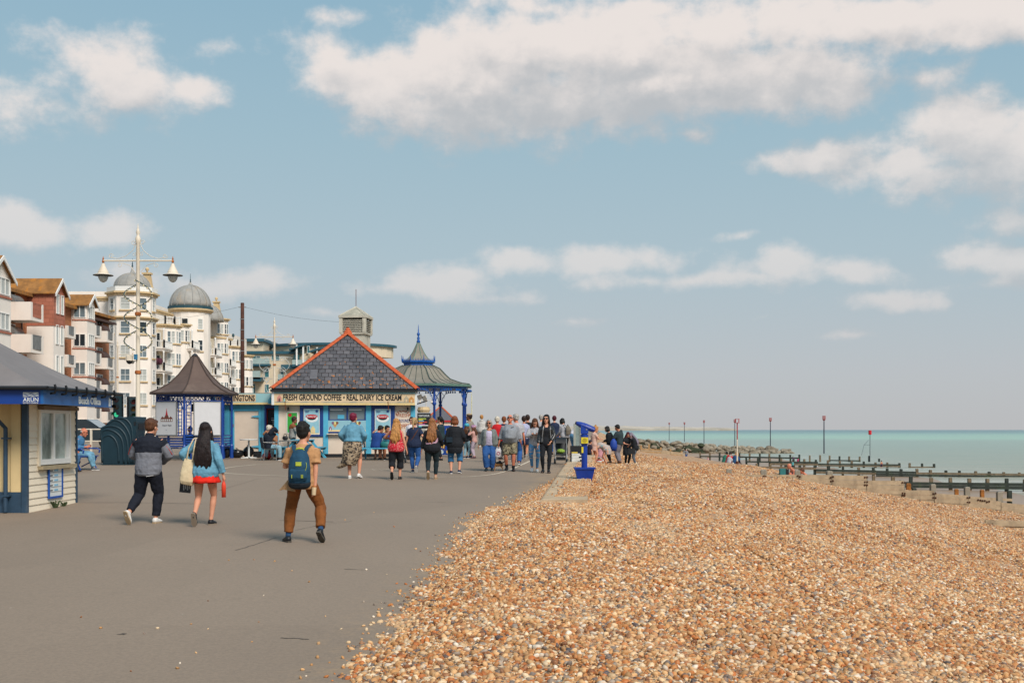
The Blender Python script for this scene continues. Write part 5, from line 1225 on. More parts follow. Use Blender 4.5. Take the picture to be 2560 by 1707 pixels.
def make_shelter():
    Y = 43.6; g = ground(Y); L = Vector((gx(463, 42.3), Y, g)); t = thing('seafront_shelter', 'hexagonal blue shelter with a brown tent roof and white poster panels', 'shelter', L)
    Rf, Rr = 1.42, 1.68; A = [R(-150+60*k) for k in range(6)]
    MR = mat('brown_tent_roof', '#5d4d46', .8, .12, 1.5, .2, 20, dirt='#7c6c60', dirt_amt=.6)
    prof = [(Rr, 2.50), (1.36, 2.63), (.98, 2.85), (.62, 3.2), (.34, 3.58), (.14, 3.88), (.08, 3.93)]
    for k in range(6):
        a, c = A[k], A[k]+R(60); b = MB(); vs = []
        for r, z in prof: vs += [(r*math.cos(a), r*math.sin(a), z), (r*math.cos(c), r*math.sin(c), z)]
        b.add(vs+[(x*.97, y*.97, z-.05) for x, y, z in vs], [(2*i, 2*i+1, 2*i+3, 2*i+2) for i in range(6)]+[(16+2*i, 16+2*i+1, 14+2*i+1, 14+2*i) for i in range(6)])
        o = b.obj('roof_panel', MR, t); MB().tube([(r*math.cos(a), r*math.sin(a), z+.015) for r, z in prof], .028, 5).obj('ridge', mat('brown_ridge', '#463a35', .8), o)
        MB().beam((Rr*math.cos(a), Rr*math.sin(a), 2.48), (Rr*math.cos(c), Rr*math.sin(c), 2.48), .05, .07).obj('eaves_board', mat('brown_ridge', '#463a35'), t)
    MB().lathe([(.1, 3.9), (.12, 3.96), (.06, 4.02), (.012, 4.05), (.008, 4.3)], 8).obj('finial', M_DGREY, t)
    P = [(Rf*math.cos(a), Rf*math.sin(a)) for a in A]
    for x, y in P: MB().lathe([(.075, 0), (.075, .5), (.05, .55), (.045, 2.46)], 8, (x, y, 0)).obj('post', M_DBLUE, t)
    rnd2 = random.Random(4)
    for k in (0, 1, 2, 3, 4, 5):
        a, c = Vector(P[k]), Vector(P[(k+1) % 6]); d = (c-a); n_ = d.length; u = d.normalized(); nr = Vector((u.y, -u.x))
        at = lambda s, z, o=0: (a.x+u.x*s+nr.x*o, a.y+u.y*s+nr.y*o, z)
        f = MB(); f.beam(at(.05, 2.42), at(n_-.05, 2.42), .05); f.beam(at(.05, 2.2), at(n_-.05, 2.2), .04)
        f.obj('rail', M_DBLUE, t)
        fr = MB()
        for i in range(9):
            s = .12+(n_-.24)*i/8; fr.tube([at(s+.055*math.cos(q*.7), 2.31+.07*math.sin(q*.7)) for q in range(10)], .013, 4)
        for i in range(6): s = .2+(n_-.4)*i/5; fr.tube([at(s-.07, 2.2), at(s, 2.10), at(s+.07, 2.2)], .014, 4)
        for s0, sg in ((.06, 1), (n_-.06, -1)): fr.tube([at(s0, 1.85), at(s0+sg*.06, 2.02), at(s0+sg*.2, 2.16)], .018, 4)
        fr.obj('fretwork', M_DBLUE, t)
        if k in (0, 1, 5, 2):
            ld = MB()
            for s0 in ((n_-.30) if k in (0, 5) else .08, (.0 if k != 1 else n_-.22)):
                if s0 == 0: continue
                ld.beam(at(s0, .9), at(s0, 2.2), .03); ld.beam(at(s0+.17, .9), at(s0+.17, 2.2), .03)
                for i in range(9): ld.beam(at(s0, 1.0+.13*i), at(s0+.17, 1.0+.13*i), .022)
            ld.obj('lattice', M_DBLUE, t)
        if k in (0, 1, 2, 5):
            b = MB(); b.beam(at(.05, .9), at(n_-.05, .9), .05); b.obj('bench_rail', M_DBLUE, t)
            for i in range(4): MB().beam(at(.06, .5+.095*i, -.04), at(n_-.06, .5+.095*i, -.04), .035, .06).obj('slat', M_DBLUE, t)
            for i in range(3): MB().beam(at(.1, .42, -.12-.12*i), at(n_-.1, .42, -.12-.12*i), .1, .03).obj('slat', M_DBLUE, t)
            lg = MB(); lg.beam(at(.3, 0, -.2), at(.3, .41, -.2), .04); lg.beam(at(n_-.3, 0, -.2), at(n_-.3, .41, -.2), .04); lg.obj('bench_leg', M_DBLUE, t)
    MB().plan(ngon(0, 0, Rf+.1, 6, A[0]), -.1, .012).obj('base', mat('shelter_base', '#7d7368', .85), t)
    # poster panels on the two sides toward the camera
    for k, s0, s1 in ((0, .03, 1.07), (1, .36, 1.32)):
        a, c = Vector(P[k]), Vector(P[k+1]); u = (c-a).normalized(); nr = Vector((u.y, -u.x)); rz = math.atan2(nr.y, nr.x)+R(90)
        M = Matrix.Translation((a.x+nr.x*.05, a.y+nr.y*.05, 0)) @ Matrix.Rotation(rz, 4, 'Z')
        o = MB().bx(s0, s1, -.02, .02, .93, 2.14).obj('poster_panel', mat('poster_panel_white', '#c9c9cb', .4, .03), t); o.matrix_local = M
        e = MB(); e.bx(s0-.03, s0, -.03, .025, .9, 2.17); e.bx(s1, s1+.03, -.03, .025, .9, 2.17); e.bx(s0, s1, -.03, .025, 2.14, 2.17); e.bx(s0, s1, -.03, .025, .9, .93); e.obj('panel_frame', M_STEEL, o)
        if k == 0:
            cx, z0 = (s0+s1)/2+.02, 1.42; MI = mat('print_brown', '#6f4034'); MG2 = mat('print_grey', '#7c7f86')
            b = MB(); b.prism([(cx-.3, z0), (cx+.32, z0), (cx+.32, z0+.12), (cx+.22, z0+.2), (cx+.14, z0+.13), (cx+.08, z0+.24), (cx-.06, z0+.24), (cx-.12, z0+.14), (cx-.22, z0+.2), (cx-.3, z0+.1)], -.024, -.0205); pb = b.obj('building_print', MI, o)
            b = MB(); b.prism([(cx-.05, z0+.24), (cx+.07, z0+.24), (cx+.04, z0+.34), (cx+.01, z0+.5), (cx-.02, z0+.34)], -.025, -.0205); b.obj('red_roof_print', M_RED, o)
            b = MB()
            for i in range(6): b.bx(cx-.26+.1*i, cx-.2+.1*i, -.0265, -.0245, z0+.02, z0+.09)
            b.obj('pale_print', M_PWHITE, pb)
            text('Bognor Regis', MG2, o, .48, .07, (cx+.03, -.024, 1.28), shear=.3); MB().bx(cx-.04, cx+.02, -.0235, -.0205, 1.1, 1.115).obj('print_dot', MG2, o)
        else:
            b = MB()
            for i in range(7): b.tube([(s0+.22+.09*math.cos(i*.9+q*.5), -.022, 1.12+.1*math.sin(q*.5+i)) for q in range(5)], .004, 3)
            b.obj('grey_print', mat('print_grey', '#7c7f86'), o)
make_shelter()

def make_big_bin():
    d = 38.8; k = d/F; L = Vector((gx(298.5, d), d, ground(d))); t = thing('litter_bin', 'big dark teal moulded litter bin with fan shaped ribs, behind the man in black trousers', 'bin', L)
    cv = lambda p: ((p[0]/3.136-298.5)*k, (1162-850-p[1]/3.136)*k)
    out = [(810,972),(800,840),(798,690),(850,650),(900,616),(960,605),(1040,598),(1062,605),(1074,640),(1066,740),(1050,975)]
    MT = mat('bin_teal', '#102c37', .5, .12, 2); MD2 = mat('bin_dark', '#0d2730', .5, .1)
    poly = [cv(p) for p in out]
    b = MB(); b.prism(poly, -.05, .95); o = b.obj('body', MT, t)
    # ribs fanning out of the lower right corner, each a full rounded moulding
    fans = [[(806,960),(803,800),(815,760),(860,745),(905,780),(930,850),(935,960)],
            [(803,790),(800,720),(850,700),(920,730),(965,800),(975,965)],
            [(800,715),(805,690),(870,672),(950,700),(1000,790),(1008,968)],
            [(845,660),(900,625),(960,650),(1010,720),(1028,800),(1030,970)],
            [(905,618),(960,610),(1010,640),(1040,720),(1045,972)]]
    for f in fans:
        pts = [Vector((*cv(p), 0)) for p in f]; q = []
        for i in range(len(pts)-1):
            p0, p1, p2, p3 = pts[max(i-1, 0)], pts[i], pts[i+1], pts[min(i+2, len(pts)-1)]
            for s in range(4):
                u = s/4; q.append(.5*((2*p1)+(-p0+p2)*u+(2*p0-5*p1+4*p2-p3)*u*u+(-p0+3*p1-3*p2+p3)*u**3))
        q.append(pts[-1])
        MB().tube([(p.x, -.03, p.y) for p in q], .045, 8).obj('rib', MT, t, smooth=True)
    c = [cv(p) for p in ((1052,640),(1070,640),(1068,668),(1056,672))]; MB().prism(c, -.062, -.045).obj('slot', M_BLACK, t)
    x, z = cv((1074, 640)); MB().bx(x-.14, x+.004, .15, .75, z-.25, z-.05).obj('opening', M_BLACK, t)
    MB().bx(cv((806, 0))[0], cv((1052, 0))[0], -.075, .97, 0, .04).obj('base', MD2, t)
make_big_bin()

def make_bench():
    L = Vector((-13.5, 34.7, ground(35))); t = thing('blue_bench', 'blue metal bench beside the office where two men sit', 'bench', L, 0)
    for i in range(5): MB().bx(-.32+.13*i, -.21+.13*i, -1.3, 1.6, .43, .46).obj('slat', M_DBLUE, t)
    for i in range(4): MB().bx(-.46+.0*i, -.43, -1.3, 1.6, .52+.12*i, .61+.12*i).obj('slat', M_DBLUE, t)
    for y in (-1.2, .15, 1.5):
        b = MB(); b.tube([(.28, y, 0), (.2, y, .22), (.27, y, .42)], .03, 6); b.tube([(-.4, y, 0), (-.25, y, .25), (-.44, y, .5), (-.47, y, 1.0)], .03, 6); b.tube([(-.3, y, .42), (.28, y, .42)], .025, 6); b.tube([(-.44, y, .68), (.3, y, .68), (.38, y, .63), (.36, y, .54)], .026, 6); b.tube([(-.2, y, .1), (.2, y, .3)], .02, 5)
        b.obj('end_frame', M_DBLUE, t)
make_bench()

def make_car():
    d = 56; L = Vector((gx(215, d), d, ground(d))); t = thing('parked_car', 'dark hatchback parked behind the blue bench', 'car', L)
    M = mat('dark_car_paint', '#1f2c33', .25, .1, 2, spec=.6)
    pr = [(-2.0,.35),(-2.0,.75),(-1.9,.9),(-1.3,1.4),(.3,1.42),(.9,1.0),(1.85,.85),(2.0,.6),(2.0,.35)]
    MB().prism([(x, z) for x, z in pr], -.8, .8).obj('body', M, t)
    for y in (-.803, .797):
        MB().prism([(-1.25,1.3),(-1.55,.98),(-.5,.98),(-.5,1.33)], y, y+.006).obj('window', M_GLASSD, t); MB().prism([(-.42,1.33),(-.42,.98),(.7,.98),(.25,1.33)], y, y+.006).obj('window', M_GLASSD, t)
    MB().add([(.36,-.7,1.40),(.36,.7,1.40),(.92,.7,1.02),(.92,-.7,1.02)], [(0,1,2,3)]).obj('windscreen', mat('windscreen_pale', '#8d9497', .1), t)
    for x in (-1.25, 1.25):
        for y in (-.8, .8):
            w = MB(); w.lathe([(.31, -.09), (.33, 0), (.31, .09)], 16); o = w.obj('wheel', M_BLACK, t); o.matrix_local = Matrix.Translation((x, y, .33)) @ Matrix.Rotation(R(90), 4, 'X')
            MB().lathe([(.2, -.095), (.2, .095)], 12).obj('rim', M_STEEL, o)
    for y in (-.6, .6): MB().bx(1.95, 2.01, y-.15, y+.15, .62, .75).obj('headlight', M_PWHITE, t)
make_car()
def make_railing():
    d = 50; L = Vector((gx(228, d), d, ground(d))); t = thing('cream_railing', 'cream road railing behind the men on the blue bench', 'railing', L)
    for i in range(-3, 6): MB().bx(i*1.4-.04, i*1.4+.04, -.04, .04, 0, 1.02).obj('post', M_LAMPW, t)
    b = MB().tube([(-4.3, 0, 1.02), (7.1, 0, 1.02)], .035, 6); b.obj('top_rail', M_LAMPW, t); MB().tube([(-4.3, 0, .5), (7.1, 0, .5)], .03, 6).obj('middle_rail', M_LAMPW, t)
make_railing()

# ---------------------------------------------------------------- tables, chairs and boards by the kiosk
def pedestal_table(px, d, label, m, group='cafe tables'):
    t = thing('cafe_table', label, 'table', (gx(px, d), d, ground(d)), 0, group)
    MB().lathe([(.34, .70), (.35, .715), (.35, .735), (.33, .74)], 20).obj('table_top', m, t); MB().lathe([(.035, .04), (.035, .70)], 8).obj('column', m, t)
    b = MB()
    for a in (0, 90, 180, 270): M = Matrix.Rotation(R(a+30), 4, 'Z'); b.add([M @ Vector(p) for p in ((.02,-.04,.06),(.02,.04,.06),(.32,.03,.0),(.32,-.03,.0),(.02,-.04,.0),(.02,.04,.0),(.32,.03,.02),(.32,-.03,.02))], [(0,1,6,7),(0,7,3,4),(1,5,2,6),(7,6,2,3),(4,3,2,5),(0,4,5,1)])
    b.obj('foot', m, t); return t
pedestal_table(622, 44.3, 'empty white pedestal table in front of the annexe doors and bin bags', M_PWHITE)
pedestal_table(721, 42.6, 'round steel table beside the seated couple', M_STEEL)
def cafe_chair(px, d, rz, label):
    t = thing('cafe_chair', label, 'chair', (gx(px, d), d, ground(d)), rz, 'dark cafe chairs')
    MB().bx(-.23, .23, -.22, .22, .42, .45).obj('seat', M_DGREY, t)
    b = MB(); b.add([(-.22,-.25,.46),(.22,-.25,.46),(.23,-.31,.86),(-.23,-.31,.86),(-.22,-.225,.46),(.22,-.225,.46),(.23,-.285,.86),(-.23,-.285,.86)], [(0,1,2,3),(7,6,5,4),(0,4,5,1),(1,5,6,2),(2,6,7,3),(3,7,4,0)]); b.obj('backrest', M_DGREY, t)
    for sx in (-1, 1):
        MB().tube([(sx*.25, .2, 0), (sx*.25, .22, .45), (sx*.26, .15, .66), (sx*.26, -.28, .68), (sx*.23, -.3, .88)], .013, 6).obj('arm_frame', M_STEEL, t)
        MB().tube([(sx*.25, -.26, 0), (sx*.24, -.22, .44)], .013, 6).obj('leg', M_STEEL, t)
    return t
cafe_chair(673, 42.2, R(-65), 'dark cafe chair with steel legs under the white haired man')
cafe_chair(688, 43.1, R(-90), 'dark cafe chair under the blonde woman in sunglasses')
def picnic_table(px, d, rz, label):
    t = thing('picnic_table', label, 'picnic table', (gx(px, d), d, ground(d)), rz, 'sky blue picnic tables')
    for i in range(4): MB().bx(-.8, .8, -.32+.165*i, -.17+.165*i, .70, .74).obj('plank', M_CYAN, t)
    for s in (-1, 1):
        for i in range(2): MB().bx(-.8, .8, s*.68-.13+.14*i, s*.68-.01+.14*i, .42, .46).obj('plank', M_CYAN, t)
    for x in (-.62, .62):
        b = MB(); b.beam((x, -.78, 0), (x, -.2, .70), .05, .09); b.beam((x, .78, 0), (x, .2, .70), .05, .09); b.bx(x-.025, x+.025, -.8, .8, .33, .42); b.bx(x-.025, x+.025, -.33, .33, .64, .70); b.obj('leg_frame', M_CYAN, t)
    return t
picnic_table(949, 42.9, 0, 'sky blue picnic table with three people sitting at it')
picnic_table(757, 43.9, R(90), 'sky blue picnic table behind the young man with the backpack')
def bin_bag(px, d, w, h, label, sd):
    t = thing('bin_bag', label, 'bin bag', (gx(px, d), d, ground(d)), 0, 'black bin bags by the annexe doors')
    b = MB(); b.ell((0, 0, h*.48), (w/2, w*.4, h/2), 20, 14)
    b.v = [tuple(Vector(p)*(1+.12*mnoise.noise(Vector(p)*5+Vector((sd, 0, 0)))+.06*mnoise.noise(Vector(p)*16+Vector((sd, 0, 0))))) for p in b.v]; b.v = [(x, y, max(0, z)) for x, y, z in b.v]
    b.obj('bag', mat('bin_bag_plastic', '#17191c', .25, .2, 4, .5, 14, spec=.6), t, smooth=True)
    MB().lathe([(.03, h*.93), (.02, h*1.0), (.05, h*1.08)], 7).obj('tied_neck', mat('bin_bag_plastic', '#17191c'), t)
for a in ((565, 44.4, .42, .50, 'upright black bin bag next to the shelter', 1), (591, 44.5, .58, .36, 'slumped wide black bin bag between two others', 2), (620, 44.8, .44, .46, 'black bin bag behind the white pedestal table', 3)): bin_bag(*a)
bx_ = thing('black_crate', 'low black crate against the annexe door frame', 'crate', (gx(643, 44.9), 44.9, ground(44.9))); MB().bx(-.13, .13, -.15, .15, 0, .24).obj('side', M_BLACK, bx_)
def bag(name, label, loc, w, h, dp, m, handle=True, cat='bag'):
    t = thing(name, label, cat, loc); b = MB(); n = 10
    b.ell((0, 0, h*.45), (w/2, dp/2, h*.5), 12, 8); b.v = [(x, y, max(0, min(z, h*.85))) for x, y, z in b.v]; b.obj('body', m, t, smooth=True)
    if handle: MB().tube([(w*.25*math.cos(R(180*i/8)), 0, h*.8+h*.45*math.sin(R(180*i/8))) for i in range(9)], .012, 5).obj('handle', m, t)
    return t
bag('red_bag', 'bright red bag on the ground behind the dark chair', (gx(667, 42.9), 42.9, ground(43)), .36, .3, .3, mat('red_nylon', '#b01b1e', .5, .1))
bag('black_handbag', 'black handbag standing on the round steel table', (gx(713, 42.6), 42.6, ground(42.6)+.74), .22, .19, .12, M_BLACK)
bag('teal_handbag', 'teal handbag on the picnic bench', (gx(964, 42.1), 42.15, ground(42.1)+.46), .42, .30, .2, mat('teal_leather', '#1f6a6a', .5, .12))
def board(px, d, w, z0, z1, label, lines, head, m=M_BLACK, rz=0, name='menu_board', legs=True, base=None):
    g = ground(d) if base is None else base; t = thing(name, label, 'sign', (gx(px, d), d, g), rz)
    o = MB().bx(-w/2, w/2, -.02, .02, z0, z1).obj('panel', m, t)
    if head: text(head, M_PWHITE, o, w*.8, .09, (0, -.024, z1-.1), bold=.01)
    n = len(lines)
    for i, (ww, c) in enumerate(lines):
        z = z1-.22-(z1-z0-.3)*i/max(1, n-1) if n > 1 else z1-.3; MB().bx(-w*.4, -w*.4+w*.8*ww, -.025, -.0205, z-.022, z+.022).obj('chalk_line', mat('chalk_'+c.strip('#'), c), o)
    if legs:
        for s in (-1, 1): MB().beam((s*(w/2-.03), .25, 0), (s*(w/2-.03), .02, z1), .03).obj('leg', M_DGREY, t)
        for s in (-1, 1): MB().beam((s*(w/2-.03), 0, 0), (s*(w/2-.03), 0, z0+.02), .03).obj('leg', M_DGREY, t)
    return t
board(1060, 44.2, .52, 1.15, 1.75, 'dark flavours board with coloured lines beside the kiosk corner', [(.7,'#9bb04a'),(.4,'#c9a53a'),(.5,'#3a9fb5'),(.8,'#b5403a'),(.35,'#c9a53a'),(.6,'#a04a90'),(.9,'#cfd0cc'),(.3,'#3a9fb5')], "TODAY'S FLAVOURS")
board(1444, 36.8, .48, .12, .72, 'black chalk board on the promenade behind the blue telescope', [(.5,'#c9b24a'),(.7,'#cfd0cc'),(.8,'#cfd0cc'),(.6,'#cfd0cc'),(.9,'#cfd0cc'),(.7,'#cfd0cc'),(.5,'#cfd0cc')], '')
sp = thing('glass_noticeboard', 'tall grey framed noticeboard standing behind the black chalk board', 'sign', (gx(1444, 37.6), 37.6, ground(37.6)))
for x in (-.1, .1): MB().bx(x-.035, x+.035, -.03, .03, 0, 1.42).obj('post', mat('grey_green_post', '#94988f', .6, .1), sp)
MB().bx(-.065, .065, -.01, .01, .3, 1.38).obj('glass', mat('noticeboard_glass', '#7f8d8a', .1, .2), sp)
def make_banner():
    d = 45.5; t = thing('blue_ice_cream_banner', 'blue banner printed with yellow and white circles behind the woman with the pink sash', 'banner', (gx(1112, d), d, ground(d)))
    o = MB().bx(-.28, .28, -.02, .02, .08, 1.25).obj('panel', M_DBLUE, t); k = 0
    for i in range(2):
        for j in range(5):
            k += 1; MB().lathe([(.085, 0), (.085, .004)], 12).obj('circle_print', mat(('circle_yellow', 'circle_white')[k % 2], ('#cda95a', '#b9c6c6')[k % 2]), o).matrix_local = Matrix.Translation((-.13+.27*i+.06*(j % 2), -.0205, .2+.22*j)) @ Matrix.Rotation(R(90), 4, 'X')
    for s in (-1, 1): MB().bx(s*.24-.02, s*.24+.02, -.15, .15, 0, .08).obj('foot', M_STEEL, t)
make_banner()
def pushchair(px, d, rz, label, child=True):
    t = thing('pushchair', label, 'pushchair', (gx(px, d), d, ground(d)), rz, 'pushchairs on the promenade')
    for sx in (-1, 1):
        MB().tube([(sx*.22, .38, .12), (sx*.23, .1, .55), (sx*.24, -.35, 1.02)], .014, 6).obj('side_frame', M_STEEL, t); MB().tube([(sx*.22, -.35, .12), (sx*.23, .05, .6)], .014, 6).obj('rear_leg', M_STEEL, t)
        for y in (-.35, .38):
            w = MB(); w.lathe([(.10, -.025), (.115, 0), (.10, .025)], 12); o = w.obj('wheel', M_DGREY, t); o.matrix_local = Matrix.Translation((sx*.24, y, .115)) @ Matrix.Rotation(R(90), 4, 'Y')
    b = MB(); b.add([(-.2,.3,.42),(.2,.3,.42),(.2,-.1,.40),(-.2,-.1,.40),(-.2,-.3,.85),(.2,-.3,.85),(-.2,.3,.36),(.2,.3,.36),(.2,-.16,.34),(-.2,-.16,.34),(-.2,-.36,.85),(.2,-.36,.85)], [(0,1,2,3),(3,2,5,4),(7,6,9,8),(8,9,10,11),(0,6,7,1),(4,5,11,10),(0,3,9,6),(3,4,10,9),(1,7,8,2),(2,8,11,5)]); b.obj('seat', M_DGREY, t)
    h = MB(); n = 8; vs = []
    for sx in (-.21, .21):
        for i in range(n+1): a = R(20+110*i/n); vs.append((sx, -.22+.36*math.cos(a)*.9, .72+.36*math.sin(a)))
    h.add(vs, [(i, i+1, n+1+i+1, n+1+i) for i in range(n)]); h.obj('hood', M_BLACK, t)
    MB().tube([(-.24, -.35, 1.02), (.24, -.35, 1.02)], .018, 6).obj('handle', M_BLACK, t); MB().bx(-.18, .18, -.25, .2, .16, .28).obj('basket', M_BLACK, t)
    t.scale = (.86, .86, .86)
    if child: MB().ell((0, .06, .52), (.17, .2, .1), 10, 6).obj('blanket', mat('lime_blanket', '#7f9a3c', .9, .3, 20), t)
    return t
pushchair(1402, 39.5, R(180), 'black pushchair with a lime blanket beside the woman with the rucksack')
pushchair(1022, 40.4, R(20), 'folding pushchair between the woman in the red top and the woman in navy', False)

# white painted lines on the tarmac
def paint_line(pts, w, name='painted_line'):
    P = [Vector(p) for p in pts]; b = MB(); vs = []
    for i, p in enumerate(P):
        d = (P[min(i+1, len(P)-1)]-P[max(i-1, 0)]).normalized(); n = Vector((-d.y, d.x))*w/2
        for q in (p+n, p-n): vs.append((q.x, q.y, ground(q.y)+.005))
    b.add(vs, [(2*i+1, 2*i+3, 2*i+2, 2*i) for i in range(len(P)-1)]); b.obj(name, mat('worn_white_paint', '#cbbba5', .8, .05, 3, dirt='#a39382', dirt_amt=.75), kind='structure')
def gp(px, py): d = depth(py); return Vector((gx(px, d), d))
def spline(pts, n=10):
    out = []; P = [Vector(p) for p in pts]
    for i in range(len(P)-1):
        p0, p1, p2, p3 = P[max(i-1, 0)], P[i], P[i+1], P[min(i+2, len(P)-1)]
        for s in range(n):
            u = s/n; out.append(.5*((2*p1)+(-p0+p2)*u+(2*p0-5*p1+4*p2-p3)*u*u+(-p0+3*p1-3*p2+p3)*u**3))
    out.append(P[-1]); return out
paint_line(spline([gp(*p) for p in ((640,1161),(590,1166),(556,1172),(552,1179),(585,1184),(700,1189),(900,1194),(1130,1192),(1190,1190),(1240,1184),(1280,1172),(1330,1150))]), .085)
paint_line(spline([gp(*p) for p in ((640,1161),(760,1157),(900,1156),(1150,1155),(1330,1152))]), .07)
paint_line([gp(905, 1172), gp(1075, 1173.5)], .05)
b_ = [gp(930+i*9, 1173+(i % 2)*2.5) for i in range(9)]; paint_line(b_, .05)
# old joints and cracks in the tarmac
def crack(pts, w):
    P = [gp(*p) for p in pts]; Q = []
    for i in range(len(P)-1):
        for s in range(6): q = P[i].lerp(P[i+1], s/6); Q.append(q+Vector((rnd.uniform(-.012, .012), rnd.uniform(-.012, .012))))
    b = MB(); vs = []
    for i, p in enumerate(Q):
        d = (Q[min(i+1, len(Q)-1)]-Q[max(i-1, 0)]).normalized(); n = Vector((-d.y, d.x))*w/2*rnd.uniform(.5, 1.3)
        for q in (p+n, p-n): vs.append((q.x, q.y, ground(q.y)+.003))
    b.add(vs, [(2*i+1, 2*i+3, 2*i+2, 2*i) for i in range(len(Q)-1)]); b.obj('tarmac_crack', mat('crack_dark', '#5a5149', .9, .2), kind='structure')
crack([(590,1375),(640,1360),(700,1340)], .022); crack([(740,1325),(800,1312),(900,1300)], .012); crack([(195,1256),(330,1256),(540,1260)], .035); crack([(860,1422),(915,1424)], .02); crack([(300,1585),(318,1583)], .05); crack([(540,1228),(640,1198),(760,1180)], .012); crack([(700,1300),(860,1305)], .03); crack([(1060,1255),(1150,1256)], .02); crack([(700,1594),(790,1598)], .02)

# ---------------------------------------------------------------- the telescope on the kerb
def make_telescope():
    d = 27.9; k = d/F; z0 = ground(d)+.2; L = Vector((gx(1461, d), d, z0)); t = thing('telescope', 'blue coin telescope on a post set in a blue square tub', 'telescope', L)
    M = mat('telescope_blue', '#12368f', .4, .1, 3, dirt='#0d2a6d', dirt_amt=.4); MY = mat('yellow_plate', '#d3c02c', .5, .08, 8)
    cx = lambda x: (1360+x/6.032-1461)*k; cz = lambda y: (1196-1020-y/6.032)*k
    b = MB(); w0, w1, zt = .17, .235, cz(915)
    b.add([(-w0,-w0,-.05),(w0,-w0,-.05),(w0,w0,-.05),(-w0,w0,-.05),(-w1,-w1,zt),(w1,-w1,zt),(w1,w1,zt),(-w1,w1,zt)], [(3,2,1,0),(4,5,6,7),(0,1,5,4),(1,2,6,5),(2,3,7,6),(3,0,4,7)]); b.obj('tub', M, t)
    MB().bx(-.255, .255, -.255, .255, zt, zt+.04).obj('rim', M, t)
    MB().lathe([(.073, zt+.04), (.073, cz(545)), (.10, cz(540)), (.10, cz(400)), (.075, cz(395)), (.075, cz(330))], 16).obj('post', M, t, smooth=False)
    p = MB().bx(-.085, .085, -.125, -.10, cz(530), cz(438)).obj('coin_plate', MY, t); MB().lathe([(.055, 0), (.055, .004)], 14).obj('plate_ring', mat('plate_print', '#a8941f'), p).matrix_local = Matrix.Translation((0, -.1255, cz(484))) @ Matrix.Rotation(R(90), 4, 'X')
    MB().bx(-.075, -.03, -.09, -.07, cz(672), cz(582)).obj('coin_slot', MY, t)
    a = Vector((cx(485), 0, cz(222))); c = Vector((cx(760), 0, cz(330)))
    h = MB(); dv = (c-a); h.tube([a, a+dv*.06, a+dv*.25, a+dv*.5, a+dv*.8, c], [(.05,.035),(.06,.05),(.085,.07),(.10,.08),(.10,.075),(.085,.065)], 12); h.obj('scope_body', M, t)
    MB().tube([a-dv*.05, a+dv*.05], .04, 10).obj('eyepiece', M_BLACK, t); MB().ell(c-dv*.02, (.03, .05, .05), 10, 6).obj('lens', M_BLACK, t)
    y = MB(); y.bx(-.09, .09, -.085, -.06, cz(385), cz(255)); y.bx(-.09, .09, .06, .085, cz(385), cz(255)); y.obj('yoke', M, t)
    MB().lathe([(.018, 0), (.018, .01)], 8).obj('pivot', M_STEEL, t).matrix_local = Matrix.Translation((cx(638), -.0855, cz(322))) @ Matrix.Rotation(R(90), 4, 'X')
make_telescope()

# ---------------------------------------------------------------- groynes, rocks, markers
M_PALE = mat('bleached_timber', '#a89479', .9, .16, 3, .5, 18, dirt='#6f6252', dirt_amt=.5)
M_WEED = mat('weedy_dark_timber', '#29302a', .8, .3, 2, .4, 12, dirt='#3c4a26', dirt_amt=.6)
M_MID = mat('stained_timber', '#6d5f4b', .85, .25, 2, .4, 12, dirt='#2b322b', dirt_amt=.7)
M_GREYPOST = mat('grey_post', '#8d8577', .9, .15, 3, .4, 20, dirt='#5d564b', dirt_amt=.5)
def groyne(label, Y, posts, planks, mpost, mplank, pw=.24, skew=0.0, group='timber groynes'):
    """posts: (px, y_top); planks: (px0, px1, y_top0, y_top1, count, height)"""
    X0 = gx(posts[0][0], Y); t = thing('timber_groyne', label, 'groyne', (X0, Y, 0), 0, group)
    for i, (px, yt) in enumerate(posts):
        x = gx(px, Y); z = gz(yt, Y); zb = min(beach_z(x, Y), z)-.5; w = pw/2*rnd.uniform(.9, 1.1); a = rnd.uniform(-.04, .04)
        b = MB(); b.add([(-w,-w,zb),(w,-w,zb),(w,w,zb),(-w,w,zb),(-w*.97,-w*.97,z-.04),(w*.97,-w*.97,z-.04),(w*.97,w*.97,z-.04),(-w*.97,w*.97,z-.04),(-w*.7,-w*.7,z),(w*.7,-w*.7,z),(w*.7,w*.7,z),(-w*.7,w*.7,z)], [(3,2,1,0),(0,1,5,4),(1,2,6,5),(2,3,7,6),(3,0,4,7),(4,5,9,8),(5,6,10,9),(6,7,11,10),(7,4,8,11),(8,9,10,11)])
        o = b.obj('post', rnd.choice(mpost), t, loc=(x-X0, .17, 0)); o.rotation_euler = (0, a, rnd.uniform(-.1, .1))
    for px0, px1, y0, y1, n, h in planks:
        x0, x1 = gx(px0, Y)-X0, gx(px1, Y)-X0; z0, z1 = gz(y0, Y), gz(y1, Y)
        for i in range(n):
            a, c = z0-h*i, z1-h*i; e = .012; jx = rnd.uniform(-.02, .02)
            b = MB(); b.add([(x0+.01,-.04,a-h+e),(x1-.01,-.04,c-h+e),(x1-.01,.04,c-h+e),(x0+.01,.04,a-h+e),(x0+.01,-.04,a),(x1-.01,-.04,c),(x1-.01,.04,c),(x0+.01,.04,a)], [(3,2,1,0),(4,5,6,7),(0,1,5,4),(1,2,6,5),(2,3,7,6),(3,0,4,7)])
            b.obj('plank', rnd.choice(mplank), t, loc=(0, jx, 0))
    return t, X0
g1posts = [(1824,1172),(1911,1174),(1996,1175),(2076,1177),(2164,1186),(2258,1200),(2335,1210),(2420,1217),(2502,1229)]
